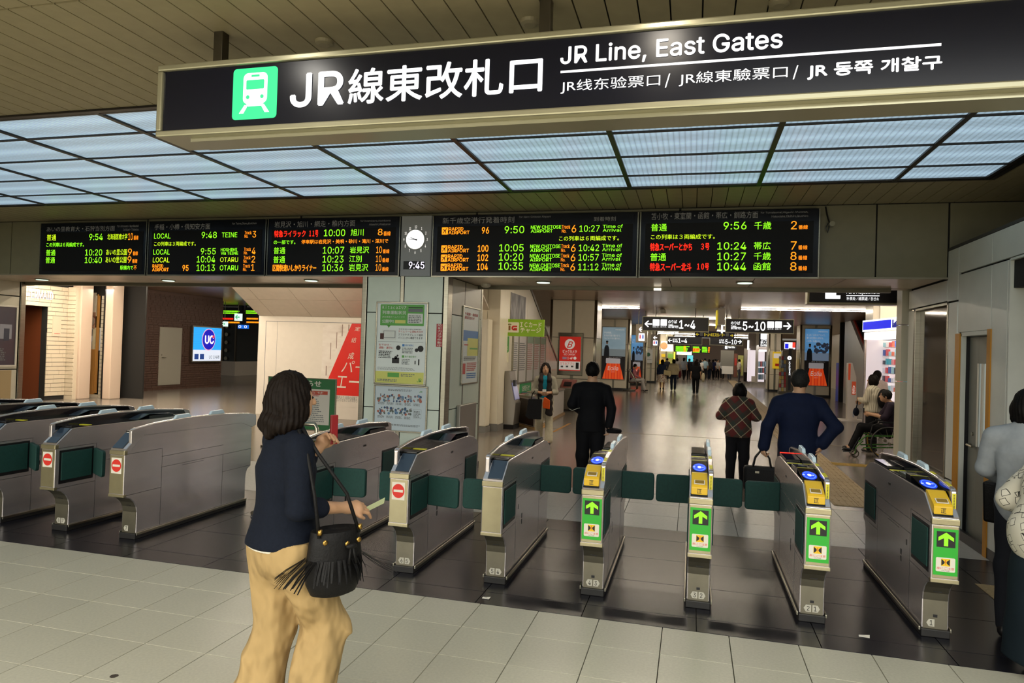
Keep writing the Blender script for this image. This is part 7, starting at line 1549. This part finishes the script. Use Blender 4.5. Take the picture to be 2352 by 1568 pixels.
# fringed bucket bag
bagc = Vector((.235, .14, .0)); bg = thing('bucket_bag', 'black leather bucket bag with long fringe hanging at the walking woman\'s hip', 'bag', tuple((wm(w1) @ Vector((bagc.x, bagc.y, .70)))), R1)
M_leather = mat('black_leather', '0b0a0b', .6, spec=.25, noise=.2, nscale=30, bump=.2, bscale=90)
mb = MB(); mb.lathe((0, 0, .0), [(.07, .0), (.105, .012), (.128, .06), (.132, .13), (.120, .22), (.112, .285), (.108, .288), (.10, .27)], 26); mb.v = [(x*.62, y*1.0, z) for x, y, z in mb.v]; add(bg, 'pouch', M_leather, mb, smooth=True)
mb = MB(); rr = random.Random(6)
for i in range(120):
    t = rr.uniform(0, 2*math.pi); fr = rr.uniform(.7, 1.0); x, y = .085*math.cos(t), .132*math.sin(t); out = rr.uniform(.0, .03)+(.09 if abs(math.sin(t)) > .8 else 0); ln = rr.uniform(.07, .11)
    a = Vector((x, y, .17)); n = Vector((math.cos(t)*.7, math.sin(t), 0)).normalized(); b_ = a+n*(.01+out*.6)+Vector((0, 0, -ln*.55)); c_ = a+n*(.012+out)+Vector((0, (.05 if math.sin(t) > .75 else 0)*rr.random(), -ln)); s_ = Vector((-n.y, n.x, 0))*.005
    mb.add([a-s_, a+s_, b_+s_, b_-s_, c_+s_*.6, c_-s_*.6], [(0, 1, 2, 3), (3, 2, 4, 5)])
tag(add(bg, 'fringe', M_leather, mb), kind='stuff'); M_brass = mat('brass', 'b08d4a', .3, metal=1.)
for (y, z) in ((-.085, .255), (.02, .235), (.075, .245)): add(bg, 'eyelet', M_brass, MB().ball((.078, y, z), (.006, .012, .012)), smooth=True)
add(bg, 'bow', M_leather, MB().ball((.088, .035, .225), (.012, .028, .012)).tube([(.09, .03, .22), (.095, .02, .15)], .006, 6).tube([(.09, .04, .22), (.095, .055, .15)], .006, 6), smooth=True)
sl_ = Vector((.13-bagc.x, -bagc.y, 1.435-.70)); mb = MB()
mb.tube([(.05, -.10, .27), (.01, -.11, .45), (-.03, -.13, .62), sl_+Vector((.0, 0, -.015))], .008, 6).tube([(.05, .09, .27), (.02, .04, .44), (-.03, -.08, .62), sl_+Vector((.0, .02, -.015))], .008, 6); add(bg, 'strap', M_leather, mb, smooth=True)
for y in (-.10, .09): add(bg, 'buckle', M_brass, MB().cyl((.055, y, .285), .010, .022, 10), smooth=True)
# ---------------- man in dark uniform, from behind
f2 = Fig(1.68, sw=.19, le=(-.25, -.04, 1.13), lw=(-.13, .10, 1.02), re=(.26, -.06, 1.10), rw=(.235, -.10, .87), rk=(.09, .0, .47), la=(-.09, .06, .08), ra=(.08, -.05, .08))
p2_, _ = fig_at(1361, 868, 8.9, f2, 0); R2 = facing(-.08, 1)
M_suit = mat('uniform_black', '0c0c0f', .75, spec=.12, noise=.1, nscale=20)
jk = f2.top(g=.026, sleeve=.97, w=1.04, hip=1.05)+[Cap(f2.J['pel'], (0, -.0, .80), .17, .175, fy=.72, k=.04)]
uman = person('man in black uniform seen from behind, walking into the hall with cap in hand', p2_, R2, f2, std(f2, 'short', M_hairk, M_suit, M_suit, seed=3, hands=dict(r=(.05, -.1, -1), rc=1.0), botk=dict(g=.018))[:2]+[
    ('jacket', M_suit, jk, dict(cuts=[((0, 0, .79), (0, 0, -1)), ((0, 0, 1.43), (0, 0, 1))], noise=folds(.004, 22, 4))), ('shirt_collar', M_stick, [Cap((0, .0, 1.41), (0, .005, 1.455), .062, .058, k=.01)], dict(cuts=[((0, 0, 1.455), (0, 0, 1))])),
    ('trousers', M_suit, f2.pants(g=.022), dict(noise=folds(.004, 18, 5))), ('shoes', M_shoe, f2.shoes(), dict(cuts=[((0, 0, .002), (0, 0, -1))]))])
mb = MB(); P_ = Vector(f2.J['le']); mb.tube([(-.285, -.05, 1.07), (-.24, -.115, 1.055), (-.17, -.10, 1.085), (-.13, -.045, 1.09)], .004, 6); add(uman, 'sleeve_stripe', mat('stripe_silver', 'a09c8c', .4), mb)
own('uniform_cap', 'black peaked cap in the hand of the man in black uniform', 'hat', uman, M_suit, MB().lathe((.30, -.13, .80), [(.09, 0), (.10, .03), (.085, .05), (.03, .06)], 16), smooth=True)
# ---------------- woman in plaid, from behind
f3 = Fig(1.46, sw=.17, lean=(0, .05), hd=(.01, .10, 1.345), le=(-.24, .02, .98), lw=(-.14, .18, .96), re=(.24, .02, .98), rw=(.15, .18, .98), la=(-.09, -.08, .08), ra=(.09, .06, .08))
p3_, _ = fig_at(1698, 909, 10.2, f3, 0)
pj_ = std(f3, 'bob', M_hairk, M_plaid, CL('17161a'), topk=dict(g=.04, w=1.12, hip=1.25, d=.8), botk=dict(g=.02), hem=.70, seed=6)
person('short woman in red and green plaid jacket seen from behind', p3_, facing(.05, 1), f3, pj_)
# ---------------- man in navy suit, arm akimbo
f4 = Fig(1.69, sw=.195, le=(-.29, -.02, 1.10), lw=(-.33, .02, .86), re=(.36, -.06, 1.12), rw=(.215, -.04, .93), hd=(.01, .03, 1.575), la=(-.12, .03, .08), ra=(.11, -.05, .08))
p4_, _ = fig_at(1836, 905, 7.75, f4, 0); M_nsuit = mat('navy_suit', '0f172e', .8, spec=.15, noise=.1, nscale=25)
p4_ = (p4_[0], p4_[1], 0)
R4 = facing(.03, 1)
sman = person('grey-haired man in navy suit with hand on hip, from behind, beyond gate 2 1', p4_, R4, f4, std(f4, 'short', M_hairg, M_nsuit, M_nsuit, hands=dict(r=(-.3, .1, -1), rc=.6, l=(0, 0, -1), lc=1.6), seed=7)[:2]+[
    ('jacket', M_nsuit, f4.top(g=.034, sleeve=.96, w=1.12, hip=1.12)+[Cap(f4.J['pel'], (0, 0, .80), .185, .19, fy=.74, k=.04)], dict(cuts=[((0, 0, .78), (0, 0, -1)), ((0, 0, 1.455), (0, 0, 1))], noise=folds(.005, 18, 9))),
    ('shirt_collar', M_stick, [Cap((0, .01, 1.43), (0, .015, 1.48), .064, .06, k=.01)], dict(cuts=[((0, 0, 1.475), (0, 0, 1))])), ('trousers', mat('trousers_navy', '10131f', .8), f4.pants(g=.022), dict(noise=folds(.004, 18, 5))), ('shoes', M_shoe, f4.shoes(), dict(cuts=[((0, 0, .002), (0, 0, -1))]))])
bc = thing('briefcase', 'black briefcase held by the grey-haired man in the navy suit', 'bag', tuple(wm(sman) @ Vector((-.34, .02, .40))), R4)
add(bc, 'case', M_leather, MB().box(-.185, .185, -.05, .05, 0, .26), bevel=.03); mb = MB()
for y in (-.03, .03): mb.tube([(-.09, y, .25), (-.07, y, .35), (-.02, y*.5, .42), (.02, y*.5, .42), (.07, y, .35), (.09, y, .25)], .009, 6)
add(bc, 'handle', M_leather, mb, smooth=True); add(bc, 'label_plate', M_steel, MB().box(-.07, -.03, -.054, -.049, .19, .21))
# ---------------- woman walking toward the gates
f5 = Fig(1.58, sw=.155, le=(-.21, .02, 1.02), lw=(-.06, .21, 1.01), re=(.21, .03, 1.02), rw=(.07, .20, 1.01), lk=(-.09, .03, .45), la=(-.10, .14, .10), rk=(.09, .06, .46), ra=(.10, -.14, .14), rt=(.10, -.03, .05))
p5_, _ = fig_at(1253, 858, 13.1, f5, facing(.25, -1)); R5 = facing(.22, -1); M_card = CL('8d8878'); M_scarf = CL('2e2826'); M_cream_c = CL('b5ab92')
ww = person('woman in grey cardigan, dark scarf and cream trousers walking toward the camera', p5_, R5, f5, std(f5, 'wavy', M_hairb, CL('1c7f92'), M_cream_c, topk=dict(g=.012, sleeve=.3), botk=dict(g=.02, flare=.02), hands=dict(l=(.6, .5, -.1), r=(-.6, .5, -.1)), seed=8, h=.009)+[
    ('cardigan', M_card, f5.top(g=.028, sleeve=.92, w=1.04, hip=1.1, d=.76)+[Cap(f5.J['pel'], (.0, -.02, .66), .165, .18, fy=.72, k=.04)], dict(neg=[Cap((0, .16, 1.5), (0, .22, .5), .12, .17, k=0)], cuts=[((0, 0, .62), (0, 0, -1)), ((0, 0, 1.35), (0, 0, 1))], noise=folds(.005, 20, 9))),
    ('scarf', M_scarf, [Cap((-.07, .02, 1.37), (-.085, .115, 1.25), .035, .045, k=.02), Cap((-.085, .115, 1.25), (-.09, .12, .62), .045, .065, fy=.5, k=.02), Cap((.07, .02, 1.37), (.085, .115, 1.25), .035, .045, k=.02), Cap((.085, .115, 1.25), (.08, .12, .98), .045, .05, fy=.5, k=.02), Cap((-.07, -.02, 1.37), (.07, -.02, 1.37), .04, k=.02)], dict(noise=folds(.005, 40, 10, .2)))])
face(ww, f5, hm=M_hairb)
own('tote_bag', 'black tote bag on the forearm of the woman walking toward the camera', 'bag', ww, M_leather, MB().prism([Vector(p) for p in ((.05, .16, .88), (.31, .14, .88), (.36, .14, .55), (.30, .14, .50), (.06, .16, .50))], (0, -.05, 0), (0, .05, 0)).tube([(.12, .15, .88), (.14, .14, 1.0), (.2, .12, 1.03), (.24, .14, .98), (.26, .14, .88)], .012, 6), bevel=.01)
own('orange_pouch', 'bright orange bag on the front of the woman walking toward the camera', 'bag', ww, CL('c8501c'), MB().prism([Vector(p) for p in ((-.10, .235, .87), (.01, .235, .94), (.04, .235, .80), (.03, .235, .72), (-.10, .235, .70))], (0, -.03, 0), (0, .03, 0)), bevel=.012)
own('travel_card', 'pale card pinched in the hands of the woman walking toward the camera', 'card', ww, M_stick, MB().box(-.02, .05, .27, .275, 1.03, 1.08))
# ---------------- right edge: person in white shirt, person in patterned blouse
f6 = Fig(1.66, sw=.19, le=(-.24, .05, 1.10), lw=(-.20, .24, 1.02), re=(.26, .02, 1.08), hd=(-.0, .04, 1.535)); R6 = facing(.55, .83)
p6_, _ = fig_at(2366, 942, 5.3, f6, R6); M_sheer = CL('8b9094')
wm6 = person('person in loose pale grey shirt with black hair, near the office door', p6_, R6, f6, std(f6, 'bob', M_hairk, M_sheer, CL('1a1c22'), topk=dict(g=.03, w=1.0, hip=1.1, d=.75, sleeve=.9), hem=.62, seed=11, h=.009)+[('collar', CL('2c5a78'), [Cap((0, .02, 1.40), (0, .04, 1.43), .075, .07, k=.01)], {})])
own('shoulder_bag', 'plain black shoulder bag of the person in the pale grey shirt', 'bag', wm6, M_leather, MB().prism([Vector(p) for p in ((-.27, .26, .97), (-.27, .42, .97), (-.27, .44, .74), (-.27, .40, .66), (-.27, .30, .68))], (-.045, 0, 0), (.045, 0, 0)), bevel=.015)
f7 = Fig(1.50, sw=.18, lean=(.02, .12), hd=(.02, .22, 1.33), le=(-.26, .02, .98), lw=(-.14, .24, .90), re=(.26, .06, 1.0), rw=(.16, .26, .92)); R7 = facing(.85, .53)
p7 = at(2412, 1270, Y=4.72); sk = [Cap((0, 0, .80), (0, 0, .60), .17, .20, fy=.8, k=.03), Cap((0, 0, .60), (0, 0, .08), .20, .235, fy=.9, k=.03)]
person('person in cream blouse printed with black squares and a long dark skirt', (p7.x, 4.72, 0), R7, f7, std(f7, 'bob', M_hairk, M_squares, CL('121c22'), topk=dict(g=.055, w=1.2, hip=1.35, d=.9, sleeve=.95), hem=.66, skirt=sk, seed=12, h=.009))
# ---------------- wheelchair user and companions
pw = at(2022, 1047, Z=0); wx_, wy_ = pw.x+.05, 14.3; Rw = facing(-1, .12)
f8 = Fig(1.62, pel=(0, 0, .56), ch=(0, -.03, .86), nk=(0, .0, 1.04), hd=(0, .07, 1.17), ls=(-.18, -.02, .99), rs=(.18, -.02, .99), lh=(-.09, .05, .54), rh=(.09, .05, .54), lk=(-.10, .46, .56), rk=(.10, .46, .56), la=(-.10, .62, .18), ra=(.10, .62, .18), lt=(-.1, .74, .14), rt=(.1, .74, .14), le=(-.24, .10, .78), re=(.24, .10, .78), lw=(-.12, .33, .82), rw=(.12, .33, .82))
wman = person('grey-haired man with glasses sitting in a wheelchair looking at a phone', (wx_, wy_, 0), Rw, f8, std(f8, 'short', M_hairg, CL('2f2631'), CL('121214'), topk=dict(g=.03, w=1.05, sleeve=.55), hem=.5, seed=13, h=.011)); face(wman, f8, False, hm=M_hairg)
add(wman, 'glasses', M_steel, MB().tube([(-.075, .06, 1.175), (-.07, .15, 1.175), (.07, .15, 1.175), (.075, .06, 1.175)], .003, 5))
own('smartphone', 'dark phone held by the man in the wheelchair', 'phone', wman, M_ink, MB().box(-.05, .05, .42, .44, .84, .93))
wc = thing('wheelchair', 'black and green wheelchair with yellow rimmed wheels near the office wall', 'wheelchair', (wx_, wy_, 0), Rw); M_wg = mat('wheelchair_green', '3f7a2a', .4); M_wy = mat('wheel_yellow', 'a8801f', .5)
for q in (-1, 1):
    ring = [(q*.30, .02+.305*math.cos(t), .305+.305*math.sin(t)) for t in [2*math.pi*i/28 for i in range(29)]]
    add(wc, 'wheel_rim', M_wy, MB().tube(ring, .013, 6, caps=False), smooth=True); add(wc, 'tyre', M_blackplastic, MB().tube([(x+q*.012, y, z) for x, y, z in ring], .014, 6, caps=False), smooth=True)
    mb = MB()
    for i in range(14): t = 2*math.pi*i/14; mb.tube([(q*.30, .02, .305), (q*.30, .02+.30*math.cos(t), .305+.30*math.sin(t))], .002, 4)
    add(wc, 'spokes', M_steel, mb); add(wc, 'hub', M_steel, MB().cyl((q*.29, .02, .305), .03, .03, 12, 'x'))
    add(wc, 'caster_wheel', M_steel_d, MB().tube([(q*.2, .58+.065*math.cos(t), .075+.065*math.sin(t)) for t in [2*math.pi*i/16 for i in range(17)]], .012, 6, caps=False), smooth=True)
    add(wc, 'caster_fork', M_wg, MB().tube([(q*.2, .58, .075), (q*.2, .56, .2), (q*.22, .45, .32)], .011, 6))
    add(wc, 'side_frame', M_wg, MB().tube([(q*.24, -.2, .46), (q*.24, .4, .42), (q*.22, .52, .3)], .014, 6).tube([(q*.24, -.15, .25), (q*.24, .45, .2)], .014, 6)); add(wc, 'armrest', M_blackplastic, MB().box(q*.25-.02, q*.25+.02, -.12, .2, .68, .71).tube([(q*.25, .18, .68), (q*.25, .30, .62), (q*.24, .34, .44)], .014, 6), bevel=.004)
    add(wc, 'footrest', M_blackplastic, MB().box(q*.12-.07, q*.12+.07, .60, .78, .09, .11).tube([(q*.16, .5, .38), (q*.14, .64, .1)], .012, 6)); add(wc, 'push_handle', M_blackplastic, MB().tube([(q*.2, -.2, .45), (q*.2, -.24, .92), (q*.2, -.34, .94)], .014, 6))
add(wc, 'seat', M_blackplastic, MB().box(-.21, .21, -.2, .3, .42, .47), bevel=.01); add(wc, 'backrest', M_blackplastic, MB().box(-.2, .2, -.23, -.2, .47, .85), bevel=.01)
f9 = Fig(1.55, sw=.16, le=(-.2, .06, 1.02), lw=(-.06, .24, 1.04), re=(.2, .06, 1.0), rw=(.08, .26, .98)); R9 = facing(-.75, .6)
p9_, _ = fig_at(2004, 868, 15.2, f9, R9)
sw_ = person('woman in striped cream blouse with a rucksack standing behind the wheelchair', p9_, R9, f9, std(f9, 'bob', M_hairb, M_stripe, CL('141416'), topk=dict(g=.03, w=1.1, hip=1.25, d=.8, sleeve=.85), hem=.80, seed=14))
own('rucksack', 'black and brown rucksack on the back of the woman in the striped blouse', 'bag', sw_, CL('1d1a1a'), MB().ball((0, -.21, 1.08), (.15, .10, .20), 14, 10), smooth=True); own('hand_bag', 'dark blue pouch hanging in front of the woman in the striped blouse', 'bag', sw_, CL('161c28'), MB().ball((-.05, .30, .78), (.09, .05, .09), 12, 8).tube([(-.05, .3, .86), (-.05, .27, 1.0)], .01, 6), smooth=True)
f10 = Fig(1.6); p10_, _ = fig_at(2016, 842, 18.2, f10, 0)
pk = person('person in pale pink top with long hair at the kiosk counter', (p10_[0], p10_[1], 0), facing(.6, .8), f10, std(f10, 'long', M_hairb, CL('d8c4bc'), CL('7f7a74'), topk=dict(g=.04, w=1.1, hip=1.2), seed=15, h=.014))
# ---------------- seated man on the bench
pb_ = at(1459, 898, Z=0); f11 = Fig(1.65, pel=(0, 0, .56), ch=(0, .02, .86), nk=(0, .08, 1.08), hd=(0, .13, 1.22), ls=(-.17, .04, 1.0), rs=(.17, .04, 1.0), lh=(-.09, .05, .54), rh=(.09, .05, .54), lk=(-.10, .50, .54), rk=(.10, .50, .58), la=(-.10, .48, .10), ra=(.10, .62, .12), lt=(-.10, .64, .04), rt=(.10, .76, .06), le=(-.22, .22, .80), lw=(-.08, .28, 1.06), re=(.22, .18, .76), rw=(.12, .42, .66))
sm = person('man in pink shirt and white trousers sitting on the bench, hand at his chin', (X0+.12, Y0+.3, 0), facing(1, -.1), f11, std(f11, 'short', M_hairk, CL('a8686c'), CL('bcb6ae'), topk=dict(g=.03, w=1.08, sleeve=.95), botk=dict(g=.028), hem=.5, seed=16, h=.013, hands=dict(l=(0, .2, 1)))+[('vest', CL('1c2350'), f11.top(g=.036, w=1.0, sleeve=.12), dict(cuts=[((0, .06, .5), (0, 1, 0)), ((0, 0, .56), (0, 0, -1)), ((0, 0, 1.10), (0, 0, 1))]))])
# ---------------- walkers in the hall
def far_at(px_, py_): p = at(px_, py_, Z=0); return (p.x, p.y, 0)
def walk(H, seed, hair, hm, top, bot, st=.12, topk=None, h=.014, **kw):
    f = Fig(H, la=(-.08, st, .09), ra=(.08, -st, .12), lk=(-.09, st*.6+.03, .47), rk=(.09, .0, .46)); return f, std(f, hair, hm, top, bot, topk=topk or dict(g=.03), seed=seed, h=h, **kw)
f, P = walk(1.58, 21, 'long', M_hairk, CL('232c40'), M_floral, .06, dict(g=.045, sleeve=.9, hip=1.2), skirt=[Cap((0, 0, .88), (0, 0, .70), .15, .21, fy=.8, k=.03), Cap((0, 0, .70), (0, 0, .42), .21, .27, fy=.85, k=.03)], hem=.80)
q1 = person('woman in denim jacket and floral skirt with a cream shoulder bag in the hall', far_at(1520, 896), facing(.1, 1), f, P)
own('cream_bag', 'cream shoulder bag of the woman in the floral skirt', 'bag', q1, CL('c8b88c'), MB().prism([Vector(p) for p in ((.10, -.18, .82), (.46, -.16, .76), (.46, -.16, 1.0), (.12, -.18, 1.06))], (0, -.05, 0), (0, .05, 0)).tube([(.2, -.17, 1.04), (.22, -.1, 1.25), (.3, -.17, 1.02)], .01, 5), bevel=.02)
f, P = walk(1.62, 22, 'long', M_hairk, CL('b3a684'), CL('1b2230'), .05, dict(g=.065, w=1.15, hip=1.3, d=.85), hem=.82)
q2 = person('woman in beige hooded jacket and dark trousers beside the floral skirt', far_at(1546, 897), facing(-.05, 1), f, P)
own('red_bag', 'dark red bag hanging at the side of the woman in the beige hooded jacket', 'bag', q2, CL('5a1f22'), MB().ball((.32, -.03, .85), (.07, .12, .2), 12, 8).tube([(.3, -.05, 1.0), (.2, 0, 1.35)], .012, 5), smooth=True)
f, P = walk(1.60, 23, 'long', M_hairb, CL('131315'), CL('121214'), .17, dict(g=.05, w=1.05, hip=1.2, sleeve=.25), hem=.72)
q3 = person('woman all in black striding away in the middle of the hall', far_at(1597, 906), facing(.05, 1), f, P)
own('canvas_bag', 'pale canvas bag at the side of the woman all in black', 'bag', q3, CL('c4b898'), MB().ball((.34, -.02, .82), (.09, .15, .22), 12, 8).tube([(.3, 0, 1.0), (.18, 0, 1.38)], .012, 5), smooth=True)
f, P = walk(1.70, 24, 'short', M_hairk, CL('cfcac2'), CL('4a4e58'), .03, dict(g=.03, sleeve=.45))
q4 = person('man in white shirt standing with a suitcase at the right of the hall', far_at(1697, 877), facing(.9, .3), f, P, h=.02)
own('suitcase', 'dark suitcase beside the man in the white shirt', 'suitcase', q4, CL('241e1e'), MB().box(-.25, .25, .45, .75, .05, .75).tube([(-.1, .6, .75), (-.1, .6, 1.05), (.1, .6, 1.05), (.1, .6, .75)], .012, 5), bevel=.04)
f, P = walk(1.65, 25, 'short', M_hairk, CL('2a2c33'), CL('1c1c20'), .03, dict(g=.03, sleeve=.4)); q5 = person('man in dark waistcoat standing at the entrance of the bright shop', far_at(1727, 877), facing(1, .1), f, P)
crowd = [(1503, 858, 1.0, '3f6a50', 'green jacket', 'at the left edge of the far crowd'), (1532, 854, .97, '26262c', 'black top', 'behind the woman in the floral skirt'), (1555, 868, 1.0, '8d8784', 'grey top', 'between the beige jacket and the machines'), (1571, 866, 1.05, '7f848c', 'grey shirt and dark trousers', 'left of the woman all in black'), (1583, 860, .98, '1b1c22', 'black clothes', 'below the blue screen'),
         (1600, 854, 1.0, '1d1d20', 'dark jacket', 'just behind the woman all in black'), (1609, 866, .97, 'c9c4bf', 'white top', 'right of the woman all in black'), (1619, 861, 1.02, '8fa6b4', 'pale blue shirt', 'in the middle of the far crowd'), (1629, 862, 1.0, '2c2624', 'brown and black clothes', 'right of the pale blue shirt'), (1638, 859, 1.0, '1a2040', 'dark blue dress', 'near the far booth'),
         (1648, 858, .97, 'bfbab2', 'white shirt with a strap', 'next to the far booth'), (1592, 851, 1.02, '454852', 'slate jacket', 'deep in the far crowd'), (1612, 850, 1.0, '6a707c', 'blue grey top', 'deep in the far crowd behind the white top'), (1643, 850, 1.0, '30343c', 'charcoal jacket', 'beside the far exit'), (1539, 862, 1.0, '34404a', 'dark teal top', 'at the far cash machines')]
src = [q3, q5, q2]
for i, (x, y, sc_, c_, d1_, d2_) in enumerate(crowd):
    loc = far_at(x, y+5); yy_ = 50.5+.8*i; q_ = at(x, 845, Y=yy_); loc = (q_.x, yy_, 0); s_ = src[i % 3]
    copy_person(s_, loc, facing(random.uniform(-.6, .6), random.choice((1, 1, -1))), 'distant person in %s %s' % (d1_, d2_), {'top': CL(c_), 'hair': M_hairk}, sc_)
for i, (x, y) in enumerate(((1661, 832), (1678, 832))):
    p = at(x, y, Y=56); copy_person(q4 if i else q5, (p.x, 57.2, 0), facing(0, -1), ('clerk in white behind the glass of the far ticket office, left one', 'clerk in white behind the glass of the far ticket office, right one')[i], {'top': CL('b9bcc0')})
flush_text()
